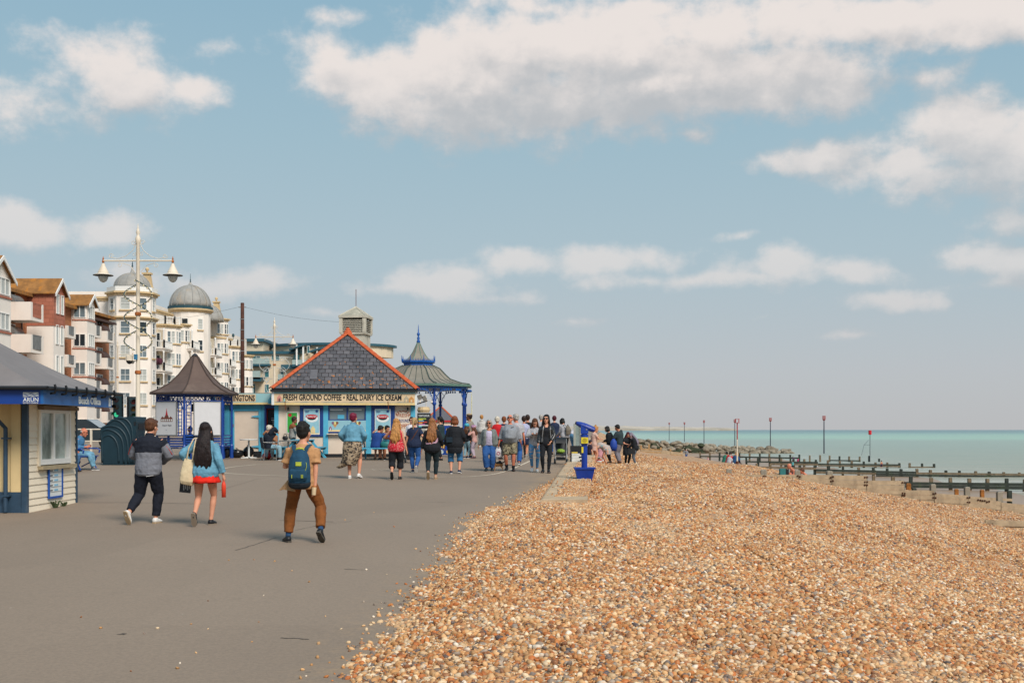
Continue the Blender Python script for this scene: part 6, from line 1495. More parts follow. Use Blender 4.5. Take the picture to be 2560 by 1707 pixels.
g1, gX = groyne('pale bleached timber groyne stepping down the shingle, nearest the camera', 50, g1posts,
  [(1824,1911,1187,1186,3,.2),(1911,1996,1186,1186.5,3,.2),(1996,2079,1186.5,1187,3,.2),(2079,2166,1188,1188.5,4,.2),(2166,2259,1201,1201.5,4,.2),(2259,2335,1225,1226,3,.2),(2335,2420,1233,1238,3,.2),(2420,2502,1244,1253,2,.2),(2502,2575,1256,1262,2,.2)], [M_GREYPOST], [M_PALE])
bo = MB()
for px, yy in ((1911,1190),(1911,1198),(1996,1190),(1996,1200),(2079,1192),(2079,1202),(2164,1193),(2164,1204),(2164,1212),(2258,1206),(2258,1232),(2258,1238),(2335,1233),(2335,1244),(2420,1243),(2420,1254),(2447,1249),(2458,1251),(2469,1253)):
    for dx in (-.05, .05): bo.ell((gx(px, 50)-gX+dx, -.055, gz(yy, 50)+rnd.uniform(-.02, .02)), (.045, .03, .045), 6, 4)
bo.obj('rusty_bolt', mat('bolt_rust', '#4a2c1c', .9, .3), g1)
groyne('low plank tops just showing above the shingle at the right edge', 35.5, [(2650,1302)], [(2462,2560,1299,1302,2,.1),(2480,2660,1307,1310,2,.1)], [M_GREYPOST], [M_PALE])
def run(a, b, s): return [a+s*i for i in range(int((b-a)/s)+1)]
groyne('dark weed covered groyne beam across the wet sand, second from the camera', 90, [(2185,1188),(2233,1191)]+[(p, 1192+(p-2281)*.018+rnd.uniform(-1, 1)) for p in run(2281,2660,47.6)], [(2257,2420,1204,1206,2,.24),(2420,2660,1206,1208,2,.26)], [M_WEED, M_MID], [M_WEED])
groyne('short rusty stumps and planks half sunk in sand behind the pale groyne', 72, [(2275,1208),(2287,1220),(2392,1222),(2457,1224),(2526,1226)], [(2400,2530,1240,1246,1,.18)], [mat('ochre_post', '#8f5a26', .9, .3), M_WEED], [M_PALE])
groyne('long dark groyne with many posts, third from the camera', 118, [(p, 1159+(p-1891)*.033+rnd.uniform(-1, 1)) for p in run(1891,2640,36.5)], [(1891,2040,1165,1169,1,.2),(2040,2190,1172,1175,2,.24),(2190,2290,1176,1178,3,.24),(2290,2640,1180,1185,2,.22)], [M_MID, M_WEED], [M_WEED, M_MID])
groyne('dark groyne standing in shallow water, fourth from the camera', 147, [(p, 1143+(p-1865)*.035+rnd.uniform(-1, 1)) for p in run(1865,2250,29.5)]+[(2276,1157),(2305,1158),(2335,1159)], [(1865,1925,1152,1152.5,1,.2),(1925,2045,1152.5,1154,2,.25),(2045,2250,1158,1160,2,.2),(2276,2335,1166,1166,1,.2)], [M_MID, M_WEED], [M_WEED, M_WEED, M_MID])
g5, gX5 = groyne('farthest timber groyne with a row of posts, in front of the rocks', 174, [(p, 1130+(p-1750)*.026+rnd.uniform(-.8, .8)) for p in run(1750,2151,25)]+[(2174,1139),(2197,1146)], [(1750,1850,1139,1140,1,.2),(1850,2000,1140,1143,1,.25),(2075,2151,1149,1150,1,.2)], [M_MID, M_WEED], [M_WEED])
groyne('yellowish timber planking at the top of the beach below the rocks', 168, [(1603,1113),(1623,1110),(1653,1118),(1676,1122),(1705,1127)], [(1601,1653,1120.5,1123,4,.2),(1653,1676,1125,1127,3,.2),(1676,1708,1128,1131,3,.2)], [mat('yellow_timber', '#a5835a', .9, .2, 2)], [mat('yellow_timber', '#a5835a'), M_PALE])
for i, (px, py, dd) in enumerate(((1652,1136,52),(1834,1172,51))):
    pass

def make_rocks():
    D = 237; t = thing('rock_groyne', 'long low bank of grey brown boulders running out into the sea', 'rock groyne', (gx(1780, D), D, -3))
    ms = [mat('boulder_a', '#7f7464', .9, .25, 1.2, .6, 3, dirt='#57503f', dirt_amt=.6), mat('boulder_b', '#8f8473', .9, .2, 1.2, .6, 3, dirt='#635a48', dirt_amt=.6), mat('boulder_weed', '#353b29', .95, .35, 1.2, .6, 3, dirt='#5a5a44', dirt_amt=.5)]
    ms2 = []
    for k in range(9):
        rr = random.Random(k); b = MB(); b.ell((0, 0, 0), (1, .85, .75), 9, 6)
        b.v = [tuple(Vector(p)*(1+.38*mnoise.noise(Vector(p)*1.1+Vector((k*9, 0, 0)))+.12*mnoise.noise(Vector(p)*2.9+Vector((k*5, 3, 0))))) for p in b.v]; ms2.append(b.mesh('boulder', ms[k % 3]))
    x0, x1 = gx(1585, D)-t.location.x, gx(1975, D)-t.location.x; n = 0
    for i in range(34):
        f = i/33; x = x0+(x1-x0)*f; top = np.interp(f, [0, .3, .6, .88, .96, 1], [2.9, 2.1, 1.45, 1.05, .6, .2])
        rows = max(1, int(round(top/.62)))
        for r in range(rows+1):
            for sd in ((-1, 1) if r == 0 else (0,)):
                z = top*(r+.15)/(rows+.6); s = rnd.uniform(.5, .85); wd = 1.6*(1-r/(rows+1))
                w = (ms2[0], ms2[1], ms2[3], ms2[4], ms2[6], ms2[7]) if (r >= rows*.5 or f > .5) else tuple(ms2)
                o = link('boulder', rnd.choice(w if rnd.random() > .25 or f > .45 else (ms2[2], ms2[5], ms2[8])), t, (x+rnd.uniform(-.4, .4), (-wd if sd <= 0 else wd)+rnd.uniform(-.4, .4), z)); o.rotation_euler = (rnd.uniform(-.5, .5), rnd.uniform(-.5, .5), rnd.random()*6.28); o.scale = (s*1.2, s*1.2, s*rnd.uniform(.7, 1)); n += 1
make_rocks()

M_MRED = mat('marker_red', '#a8392f', .6, .15); M_MPOLE = mat('marker_pole_dark', '#3b3d4a', .7, .3, .6, dirt='#6b5a48', dirt_amt=.5)
def marker(px, d, y_top, label):
    t = thing('sea_marker', label, 'marker post', (gx(px, d), d, -3.2), 0, 'beacon posts standing in the sea')
    z = gz(y_top, d)+3.2; s = 1.0
    MB().lathe([(.14, 0), (.10, z-.7*s)], 8).obj('pole', M_MPOLE, t)
    b = MB()
    for i in range(8):
        a = R(45*i); b.tube([(.12*s*math.cos(a), .12*s*math.sin(a), z-1.0*s), (.3*s*math.cos(a), .3*s*math.sin(a), z-.75*s), (.3*s*math.cos(a), .3*s*math.sin(a), z)], .035*s, 4)
    for zz in (.72, .4, .05): b.tube([(.3*s*math.cos(R(45*i)), .3*s*math.sin(R(45*i)), z-zz*s) for i in range(9)], .03*s, 4)
    b.obj('cage', M_MRED, t)
for a in ((2060,236,1039,'tallest dark beacon post with a red cage, rightmost in the open sea'), (1926,296,1044,'dark beacon post with a red cage behind the end of the rocks'), (1837,340,1048,'dark beacon post just left of the red and white pole'), (1760,410,1050,'dark beacon post third from the left in the row out at sea'), (1711,464,1055,'small beacon post second from the left in the row out at sea'), (1673,516,1056,'smallest beacon post, leftmost of the row out at sea')): marker(*a)
def make_red_pole():
    d = 64; x = gx(1843, d); z0 = beach_z(x, d); t = thing('groyne_marker', 'slim red and white pole with a red box frame on top, behind the sitting group', 'marker post', (x, d, z0))
    zt = gz(1047, d)-z0; zm = gz(1098, d)-z0
    MB().lathe([(.05, 0), (.035, zm)], 8).obj('white_shaft', mat('marker_white', '#cfc4b2', .7, .1), t); MB().lathe([(.035, zm), (.03, zt-.2)], 8).obj('red_shaft', mat('marker_pole_red', '#a02e33', .6, .1), t)
    b = MB()
    for s in (-1, 1):
        for q in (-1, 1): b.beam((s*.09, q*.09, zt-.22), (s*.09, q*.09, zt), .02)
    b.bx(-.11, .11, -.11, .11, zt-.23, zt-.21); b.bx(-.11, .11, -.11, .11, zt-.01, zt+.01); b.obj('box_frame', mat('marker_pole_red', '#a02e33'), t); MB().lathe([(.1, -.3), (.09, .18)], 8).obj('rusty_foot', mat('foot_rust', '#5a3324', .9, .3), t)
    d = 174; t = thing('groyne_marker', 'thin dark pole with a round red topmark at the end of the far groyne', 'marker post', (gx(2175, d), d, -3))
    zt = gz(1080, d)+3; MB().tube([(0, 0, 0), (0, 0, zt)], .045, 6).obj('pole', M_MPOLE, t); MB().lathe([(.05, -.4), (.24, -.35), (.24, .25), (.05, .3)], 12, (0, 0, zt)).obj('topmark', mat('topmark_red', '#c0202a', .5), t)
    q = MB(); q.tube([(-.2, 0, zt-1.2), (-.9, 0, 2.6), (-1.3, 0, 1.0)], .02, 4); q.tube([(-.9, 0, 2.6), (0, 0, 2.6)], .02, 4); q.obj('stay', M_MPOLE, t)
make_red_pole()
# ---------------------------------------------------------------- people
def fab(key, col, **kw): return mat('cloth_'+key, col, kw.pop('rough', .85), kw.pop('var', .10), kw.pop('scale', 9), kw.pop('bump', .7), kw.pop('bscale', 15), **kw)
SK = mat('skin_fair', '#c98f73', .55, .06, 8, spec=.35); SKT = mat('skin_tan', '#b97a5c', .55, .06, 8, spec=.35); SKR = mat('skin_ruddy', '#c5795d', .55, .08, 8, spec=.35); SKD = mat('skin_brown', '#8a5a42', .55, .06, 8)
def hairmat(key, col, *a, **k):
    if key in _mats: return _mats[key]
    m = bpy.data.materials.new(key); m.use_nodes = True; n = NT(m.node_tree); b = m.node_tree.nodes['Principled BSDF']; c = lin(col)
    tc = n.vmath('MULTIPLY', n.n('ShaderNodeTexCoord').outputs['Object'], (1, 1, .12))
    nz = n.n('ShaderNodeTexNoise', i={'Vector': tc, 'Scale': 70.0, 'Detail': 4.0, 'Roughness': .65})
    n.l(n.mix(n.smooth(nz.outputs[0], .35, .65), tuple(x*.5 for x in c[:3])+(1,), tuple(min(1, x*1.4) for x in c[:3])+(1,)), b.inputs['Base Color'])
    bp = n.n('ShaderNodeBump', i={'Strength': .9, 'Distance': .015, 'Height': nz.outputs[0]}); n.l(bp.outputs[0], b.inputs['Normal'])
    b.inputs['Roughness'].default_value = .5; b.inputs['Specular IOR Level'].default_value = .3; _mats[key] = m; return m
H_BLK = hairmat('hair_black', '#15120f', .5, .3, 30, .4, 80); H_DBR = hairmat('hair_dark_brown', '#2c1b14', .5, .3, 30, .4, 80); H_BRN = hairmat('hair_brown', '#55341f', .5, .25, 30, .4, 80); H_AUB = hairmat('hair_auburn', '#7b4527', .5, .25, 30, .4, 80)
H_BLD = hairmat('hair_blonde', '#b07c44', .5, .25, 30, .4, 80); H_LBL = hairmat('hair_light_blonde', '#a88a62', .5, .2, 30, .4, 80); H_GRY = hairmat('hair_grey', '#a7a29c', .6, .15, 30, .4, 80); H_WHT = hairmat('hair_white', '#c9bfaf', .6, .1, 30, .4, 80); H_RED = hairmat('hair_crimson', '#6e1230', .5, .3, 30, .4, 80); H_MAG = hairmat('hair_dark_red', '#4a1220', .5, .3, 30); H_LIL = hairmat('hair_lilac', '#7c7482', .5, .2, 30)
C_BLACK = fab('black', '#11151c'); C_NAVY = fab('navy', '#16233f'); C_DENIM = fab('pale_denim', '#5d8fa6', scale=5, var=.22); C_JEAN = fab('blue_jean', '#24508a', scale=5, var=.2); C_LJEAN = fab('light_jean', '#5b8db4', scale=5, var=.25); C_PJEAN = fab('washed_jean', '#7fa0ad', scale=5, var=.2)
C_GREY = fab('grey', '#7f8187'); C_LGREY = fab('light_grey', '#a3a3a8'); C_TAN = fab('tan', '#b0845a'); C_BRN = fab('brown_chino', '#7b471b', var=.14); C_RED = fab('red', '#b5121c'); C_WHITE = fab('white', '#cfccd2'); C_PINK = fab('pale_pink', '#cfa99f')
S_WHITE = mat('trainer_white', '#d8d6d2', .5, .04); S_BLACK = mat('shoe_black', '#14161a', .5, .15); S_SOLE = mat('sole_beige', '#a58e6e', .8, .1); S_DSOLE = mat('sole_grey', '#8a7c6c', .8, .1); S_NAVY = mat('shoe_navy', '#1c2b47', .6, .15); S_BRN = mat('shoe_brown', '#5f3a22', .6, .15); S_WSOLE = mat('sole_white', '#d5d3cf', .6, .04); S_GREY = mat('shoe_grey', '#5b6066', .6, .12)
M_LENS = mat('sunglass_black', '#0c0c0e', .15, .05, spec=.6); M_EYE = mat('eye_dark', '#241a16', .2); M_LIP = mat('lip', '#8f4a42', .5)
WR = bpy.data.textures.new('fold_noise', 'CLOUDS'); WR.noise_scale = .11; WR.noise_depth = 2

def ik(a, b, l1, l2, pole):
    a, b = Vector(a), Vector(b); d = b-a; L = min(d.length, (l1+l2)*.999); L = max(L, abs(l1-l2)*1.01, 1e-4); u = d.normalized(); b = a+u*L
    c = (l1*l1-l2*l2+L*L)/(2*L); h = math.sqrt(max(0, l1*l1-c*c)); p = Vector(pole); p = p-u*p.dot(u)
    p = p.normalized() if p.length > 1e-6 else Vector((0, 1, 0)); return a+u*c+p*h, b
class Fig:
    """one figure, normalised to 1.75 m: x to its right, y ahead, z up"""
    def __init__(s, sex='f', girth=1.0, pel=.92, lean=3, twist=0, head=(0, 0), feet=None, hands=None, side=0, belly=0, seated=False, poleL=None, poleR=None, bust=None):
        s.sex, s.g = sex, 1+(girth-1)*.75; s.pel = Vector((0, 0, pel)); s.lean, s.twist, s.side = R(lean), R(twist), R(side); s.head_a = head; s.belly = belly
        s.hw = .17 if sex == 'f' else .16; s.sh = .165 if sex == 'f' else .195
        s.bust = .03 if (sex == 'f' and bust is None) else (bust or 0)
        # feet: (x, y, z or None, pitch, yaw)
        s.feet = []
        for sx, f in zip((-1, 1), feet or [(-.1, -.02, None, 0, -6), (.1, .02, None, 0, 6)]):
            x, y, z, p, yw = f
            if z is None: z = .17*math.sin(R(max(0, p)))+.07*math.cos(R(p))+.012
            s.feet.append((Vector((x, y, z)), R(p), R(yw)))
        s.legs = []
        for sx, (A, p, yw), pole in zip((-1, 1), s.feet, (poleL, poleR)):
            hip = s.pel+Vector((sx*s.hw*.55, 0, -.02)); kn, an = ik(hip, A, .43, .415, pole or (sx*.12+math.sin(yw)*.5, 1, 0)); s.legs.append((hip, kn, an))
        s.feet = [(an, p, yw) for (hip, kn, an), (A, p, yw) in zip(s.legs, s.feet)]
        s.arms = []
        for sx, h in zip((-1, 1), hands or [None, None]):
            S_ = s.T(.455)[0]+s.rot(Vector((sx*(s.sh-.02), 0, 0)))
            if h is None: h = (sx*(s.sh+.07+.05*(girth-1)), .05, .80)
            h = list(h); pole = h[3:] or (sx*.28, -1, -.25)
            e, w = ik(S_, h[:3], .285, .255, pole); s.arms.append((S_, e, w))
        nb = s.T(.53)[0]; hp, hy = R(head[0]), R(head[1])
        s.HM = Matrix.Rotation(-s.twist*.5-hy, 4, 'Z') @ Matrix.Rotation(-s.lean*.6-hp, 4, 'X') @ Matrix.Scale(1.13, 4)
        s.neck0 = nb; s.hc = nb+Vector((0, math.sin(s.lean)*.1, .0))+(s.HM @ Vector((0, .022, .128)))
    def rot(s, v): return Matrix.Rotation(-s.twist, 3, 'Z') @ v
    def T(s, t):
        """torso ring at height t above the pelvis: centre, half width, half depth"""
        ts = [-.17, -.10, -.02, .06, .14, .24, .34, .42, .475, .53]
        if s.sex == 'f': rx = [.09, .155, .178, .168, .138, .142, .152, .15, .115, .058]; ry = [.07, .11, .125, .112, .095, .105, .118, .10, .075, .055]
        else: rx = [.09, .145, .162, .157, .148, .157, .176, .178, .14, .064]; ry = [.07, .105, .118, .108, .10, .11, .125, .108, .082, .06]
        g = [1, s.g, s.g, s.g, s.g*1.02, s.g, (1+s.g)/2, (2+s.g)/3, (3+s.g)/4, 1]
        w = np.interp(t, ts, [a*b for a, b in zip(rx, g)]); d = np.interp(t, ts, [a*b for a, b in zip(ry, g)])
        f = max(0, t)/.53; ang = s.lean*(.55+.45*f)
        c = s.pel+Vector((math.sin(s.side)*max(0, t), math.sin(ang)*max(0, t), math.cos(ang)*t if t > 0 else t))
        fy = np.interp(t, ts, [0, 0, 0, .3, .7, .5, 0, 0, 0, 0])*s.belly + (np.interp(t, ts, [0, 0, 0, 0, 0, .5, 1, .3, 0, 0])*s.bust)
        c = c+Vector((0, fy*.5, 0)); return c, w, d+fy*.5
    def torso(s, b, ts, inf=0.0, n=14, flare=None):
        pts, rad = [], []
        for i, t in enumerate(ts):
            c, w, d = s.T(t); k = flare[i] if flare else 0; pts.append(c); rad.append((w+inf+k, d+inf+k))
        rt = s.rot(Vector((1, 0, 0))); b.tube(pts, rad, n, right=rt)
    def limb(s, b, p, r, n=9): b.tube(p, r, n)
    def arm(s, b, i, f0, f1, inf=0.0, k=1.0, cuff=0):
        S_, e, w = s.arms[i]; g = (s.g-1)*.5+1
        def at(f): return S_.lerp(e, f/.53) if f < .53 else e.lerp(w, (f-.53)/.47)
        fs = [f for f in (0, .15, .3, .45, .53, .6, .75, .9, 1.0) if f0 < f < f1]; fs = [f0]+fs+[f1]
        rr = lambda f: np.interp(f, [0, .1, .3, .53, .62, .8, 1], [.047, .050, .046, .039, .040, .034, .026])*g*k*(1 if s.sex == 'm' else .9)+inf
        b.tube([at(f) for f in fs], [rr(f)+(cuff if f == f1 else 0) for f in fs], 9)
    def leg(s, b, i, f0, f1, inf=0.0, wide=0.0, n=10):
        h, kn, an = s.legs[i]; g = (s.g-1)*.75+1
        def at(f): return h.lerp(kn, f/.51) if f < .51 else kn.lerp(an, (f-.51)/.49)
        fs = [f for f in (-.02, .08, .2, .35, .47, .51, .56, .66, .8, .92, 1.0) if f0 < f < f1]; fs = [f0]+fs+[f1]
        rr = lambda f: np.interp(f, [0, .1, .35, .51, .66, .85, 1], [.092, .092, .075, .056, .058, .042, .036])*g+inf+wide*max(0, f-.2)
        b.tube([at(f) for f in fs], [rr(f) for f in fs], n)
    def hand(s, b, i, curl=.5, fine=True):
        S_, e, w = s.arms[i]; sx = -1 if i == 0 else 1; d = (w-e).normalized(); nrm = Vector((-sx, .15, 0)); nrm = nrm-d*nrm.dot(d)
        nrm = nrm.normalized() if nrm.length > .2 else Vector((0, 0, -1)); sd = d.cross(nrm)*(1 if sx < 0 else -1)
        if sd.y < 0 and abs(d.y) < .8: sd = -sd
        p = w+d*.02; b.tube([w-d*.01, p+d*.02, p+d*.07, p+d*.085], [(.026, .02), (.036, .016), (.04, .015), (.034, .012)], 8, right=sd)
        if not fine: b.tube([p+d*.08, p+d*.13+nrm*.02, p+d*.15+nrm*.05], [(.034, .012), (.03, .011), (.02, .009)], 7, right=sd)
        else:
            for q, (o, L) in enumerate(((.029, .075), (.010, .085), (-.010, .08), (-.028, .062))):
                a = p+d*.08+sd*o; c1 = R(35)*curl*1.6; c2 = R(80)*curl*1.5
                k1 = a+(d*math.cos(c1)+nrm*math.sin(c1))*L*.5; k2 = k1+(d*math.cos(c2)+nrm*math.sin(c2))*L*.5
                b.tube([a-d*.02, a, k1, k2], [.0095, .0095, .0088, .007], 6)
        t0 = p+d*.02+sd*.03; t1 = t0+(d*.7+sd*.6+nrm*.3).normalized()*.045; t2 = t1+(d*.9+nrm*.4).normalized()*.032; b.tube([t0-sd*.02, t0, t1, t2], [.013, .0125, .0105, .008], 6)
    def foot(s, b, i, bare=True, k=1.0, top=.06):
        A, p, yw = s.feet[i]; f = Vector((math.sin(yw)*math.cos(p), math.cos(yw)*math.cos(p), -math.sin(p))); u = Vector((math.sin(yw)*math.sin(p), math.cos(yw)*math.sin(p), math.cos(p))); r = f.cross(u)
        o = A-u*.035
        b.tube([o-f*.062, o-f*.045, o+f*.0, o+f*.07-u*.008, o+f*.125-u*.016, o+f*.165-u*.022, o+f*.178-u*.024], [(.02*k, .02*k), (.036*k, .036*k), (.039*k, .046*k), (.043*k, .033*k), (.046*k, .024*k), (.034*k, .017*k), (.012*k, .01*k)], 10, right=r)
        b.tube([A+u*(top-.02), A-u*.02], [.038*k, .036*k], 8)
        return A, f, u, r
    def sole(s, b, i, th=.022):
        A, p, yw = s.feet[i]; f = Vector((math.sin(yw)*math.cos(p), math.cos(yw)*math.cos(p), -math.sin(p))); u = Vector((math.sin(yw)*math.sin(p), math.cos(yw)*math.sin(p), math.cos(p))); r = f.cross(u)
        o = A-u*.082; sh = [(-.07, .022), (-.05, .036), (.02, .036), (.09, .046), (.14, .042), (.175, .022)]
        L = [o+f*y+r*w for y, w in sh]+[o+f*y-r*w for y, w in reversed(sh)]; n = len(L)
        b.add(L+[q+u*th for q in L], [tuple(range(n-1, -1, -1)), tuple(range(n, 2*n))]+[(j, (j+1) % n, (j+1) % n+n, j+n) for j in range(n)])
    def headp(s, v): return s.hc+(s.HM @ Vector(v))
    def skull(s, b):
        M = s.HM.to_3x3()
        b.tube([s.neck0-Vector((0, .0, .04)), s.neck0+Vector((0, .005, .02)), s.headp((0, -.012, -.06))], [.062 if s.sex == 'm' else .052, .054 if s.sex == 'm' else .046, .052 if s.sex == 'm' else .045], 9)
        b.ell(s.headp((0, -.008, .025)), (.076, .096, .092), 14, 10, M); b.ell(s.headp((0, .022, -.045)), (.058, .068, .072), 12, 8, M)
        b.ell(s.headp((0, .07, -.098)), (.03, .026, .022), 8, 6, M); b.tube([s.headp((0, .088, .018)), s.headp((0, .106, -.012)), s.headp((0, .112, -.028)), s.headp((0, .09, -.04))], [.009, .013, .017, .012], 7)
        b.ell(s.headp((0, .078, .038)), (.05, .018, .014), 8, 5, M)
        for q in (-1, 1): b.ell(s.headp((q*.08, -.008, -.012)), (.012, .022, .034), 7, 6, M); b.ell(s.headp((q*.04, .062, -.025)), (.024, .02, .02), 7, 5, M)
        b.ell(s.headp((0, .088, -.068)), (.026, .012, .012), 8, 5, M)

def _remesh(b, name, m, parent, vox, smooth=4, fold=0.0, **kw):
    o = b.obj(name, m, parent, **kw)
    r = o.modifiers.new('r', 'REMESH'); r.mode = 'VOXEL'; r.voxel_size = vox; r.use_smooth_shade = True
    if fold:
        d = o.modifiers.new('d', 'DISPLACE'); d.texture = WR; d.strength = fold; d.mid_level = .5
    k = o.modifiers.new('s', 'SMOOTH'); k.iterations = smooth; k.factor = .5
    BAKE.append(o); return o
def hair_on(f, t, style, m, vox, length=.3):
    b = MB(); M = f.HM.to_3x3(); hp = f.headp
    if style == 'none': return None
    if style == 'fringe':
        b.ell(hp((0, -.03, .005)), (.083, .08, .05), 12, 7, M)
    else:
        b.ell(hp((0, -.024, .042)), (.086, .098, .088), 14, 9, M); b.ell(hp((0, -.045, -.005)), (.08, .066, .075), 12, 8, M)
        b.ell(hp((0, .045, .085)), (.06, .045, .032), 10, 6, M)
        for q in (-1, 1): b.ell(hp((q*.074, -.008, .02)), (.018, .045, .045), 8, 6, M)
    if style == 'tousled':
        rr = random.Random(5)
        for i in range(16): a = rr.uniform(0, 6.28); e = rr.uniform(.1, 1.4); b.ell(hp((.075*math.cos(a)*math.cos(e), -.02+.085*math.sin(a)*math.cos(e), .05+.085*math.sin(e))), (.024, .024, .022), 7, 5)
    if style == 'bob':
        b.ell(hp((0, -.03, -.045)), (.098, .085, .085), 12, 8, M)
        for q in (-1, 1): b.tube([hp((q*.075, .02, .06)), hp((q*.092, .02, -.03)), hp((q*.085, .02, -.12))], [.025, .03, .018], 7)
    if style in ('long', 'parted'):
        c = f.T(.36)[0]; end = Vector(hp((0, -.06, -.1)))
        base = f.T(.50)[0]+Vector((0, -.075, 0)); dn = f.T(.30)[0]+Vector((0, -.15, 0))
        pts = [hp((0, -.05, .03)), hp((0, -.068, -.06)), base+Vector((0, -.045, -.02)), dn+Vector((0, -.01, 0))]
        k = Vector((0, -.01, -1)); L = max(.0, length-.28); pts.append(dn+k*L*.5); pts.append(dn+k*L)
        if length < .28: pts = pts[:3]+[base+Vector((0, -.05, -length*.5))]
        rad = [(.085, .065), (.10, .065), (.125, .055), (.145, .05), (.135, .045), (.06, .025)][:len(pts)]; rad[-1] = (.075, .02)
        b.tube(pts[:max(4, len(pts)-1)], rad[:max(4, len(pts)-1)], 12, right=f.rot(Vector((1, 0, 0))))
        rl = random.Random(int(length*1000)+len(pts)); top_ = pts[min(3, len(pts)-1)]
        for q in range(9):
            x = (q-4)*.032; l = (length*.5+.06)*rl.uniform(.75, 1.15)*(1-.35*abs(q-4)/4); p0 = top_+f.rot(Vector((x*.8, rl.uniform(-.015, .01), .1))); b.tube([p0, p0+Vector((x*.15+rl.uniform(-.015, .015), -.012, -.1-l*.4)), p0+Vector((x*.1+rl.uniform(-.03, .03), -.005, -.1-l*.8)), p0+Vector((rl.uniform(-.03, .03), .0, -.1-l))], [.034, .032, .022, .006], 6)
        for q in (-1, 1): b.tube([hp((q*.07, .015, .06)), hp((q*.088, .02, -.05)), hp((q*.1, .03, -.16))+Vector((0, 0, 0)), hp((q*.09, .045, -.16-min(.16, length*.5)))], [.022, .026, .03, .014], 7)
    if style == 'ponytail':
        b.tube([hp((0, -.1, .03)), hp((0, -.14, .0)), hp((0, -.14, -.1)), hp((0, -.12, -length*.8))], [.022, .035, .035, .012], 8)
    if style == 'bun': b.ell(hp((0, -.06, .14)), (.042, .042, .04), 9, 6)
    return _remesh(b, 'hair', m, t, min(vox, .013), 2, .022 if style in ('long', 'bob', 'tousled') and vox < .025 else .01)

def person(label, px, d, H, face, f, skin=SK, hair=('short', H_BRN), top=None, bottom=None, shoes=(S_BLACK, S_DSOLE), z=None, group=None, over=(), glasses=None, eyes=True, vox=None, x=None, socks=None):
    """f: Fig; top: dict(m, sleeve, hem, inf, flare, neck); bottom: dict(m, len, wide) - both become child meshes"""
    zz = ground(d) if z is None else z
    t = thing('person', label, 'person', (gx(px, d) if x is None else x, d, zz), R(face), group); s = H/1.75; t.scale = (s, s, s)
    v = vox or max(.010, min(.03, .00052*d)); fine = d < 40
    b = MB(); f.torso(b, [-.12, -.06, .02, .10, .2, .3, .38, .44, .49, .54], -.012); f.skull(b)
    for i in (0, 1):
        f.arm(b, i, 0, 1.0); f.hand(b, i, .45, fine); f.leg(b, i, 0, 1.0, -.004); f.foot(b, i, k=.92)
    _remesh(b, 'body', skin, t, min(v, .013) if d < 40 else v, 3)
    fold = .03 if d < 24 else (.02 if d < 40 else 0)
    if bottom:
        b = MB(); L = bottom.get('len', .97); w = bottom.get('wide', 0)
        if bottom.get('hi', .12) is not None: f.torso(b, [-.12, -.06, .0, .06, bottom.get('hi', .12)], .013)
        for i in (0, 1): f.leg(b, i, .0, L, bottom.get('inf', .014), w)
        o = _remesh(b, bottom.get('name', 'trousers'), bottom['m'], t, v, 3, fold)
    tops = [top] if isinstance(top, dict) else (top or [])
    for tp in tops:
        b = MB(); hem = tp.get('hem', -.06); inf = tp.get('inf', .022); fl = tp.get('flare', 0.0); hi = tp.get('hi', .505)
        ts = [q for q in (-.17, -.1, -.02, .06, .14, .24, .34, .42, .475, .505) if hem < q < hi]; ts = [hem]+ts+[hi]
        if tp.get('body', True): f.torso(b, ts, inf, flare=[fl*max(0, 1-(q-hem)/.4) for q in ts])
        sl = tp.get('sleeve', 1.0)
        if sl > 0:
            for i in tp.get('which', (0, 1)): f.arm(b, i, tp.get('s0', .02), min(sl, .97), inf*.75, tp.get('ak', 1.0), tp.get('cuff', .004))
        if tp.get('collar'): b.tube([f.T(.49)[0], f.T(.53)[0]+Vector((0, 0, .035))], [(.085, .08), (.066, .064)], 10, right=(1, 0, 0))
        if tp.get('hood'): b.ell(f.T(.49)[0]+Vector((0, -.1, .02)), (.11, .06, .07), 10, 7)
        _remesh(b, tp.get('name', 'top'), tp['m'], t, v, 3, fold*tp.get('fold', 1))
    if shoes:
        b = MB(); b2 = MB()
        for i in (0, 1):
            b = MB(); f.foot(b, i, k=1.13, top=.085 if len(shoes) > 2 else .03); o = _remesh(b, 'shoe', shoes[0], t, min(v, .014), 2)
            b2 = MB(); f.sole(b2, i); b2.obj('sole', shoes[1], o)
    if socks:
        for i in (0, 1):
            b = MB(); f.leg(b, i, socks[1], 1.0, .006); _remesh(b, 'sock', socks[0], t, min(v, .014), 2)
    if hair: hair_on(f, t, hair[0], hair[1], v, hair[2] if len(hair) > 2 else .3)
    M = f.HM
    if eyes and not glasses:
        for q in (-1, 1): MB().ell(f.headp((q*.031, .084, .016)), (.012, .007, .007), 7, 5).obj('eye', M_EYE, t)
    if eyes: MB().ell(f.headp((0, .1, -.066)), (.022, .005, .006), 7, 4, M.to_3x3()).obj('mouth', M_LIP, t)
    if glasses:
        b = MB()
        for q in (-1, 1):
            if glasses == 'spectacles': b.tube([f.headp((q*.036+.026*math.cos(R(36*i)), .097, .014+.019*math.sin(R(36*i)))) for i in range(11)], .003, 4)
            else: b.ell(f.headp((q*.036, .096, .014)), (.031, .008, .022), 9, 6, M.to_3x3())
            b.tube([f.headp((q*.064, .088, .02)), f.headp((q*.08, .0, .015))], .004, 4)
        b.tube([f.headp((-.02, .1, .02)), f.headp((.02, .1, .02))], .005, 4); b.obj(glasses if isinstance(glasses, str) else 'sunglasses', M_LENS, t)
    return t, f
def P(t, v):
    """a point of the figure's own frame in world space"""
    return Matrix.Translation(t.location) @ Matrix.Rotation(t.rotation_euler.z, 4, 'Z') @ Vector([c*t.scale[0] for c in v])
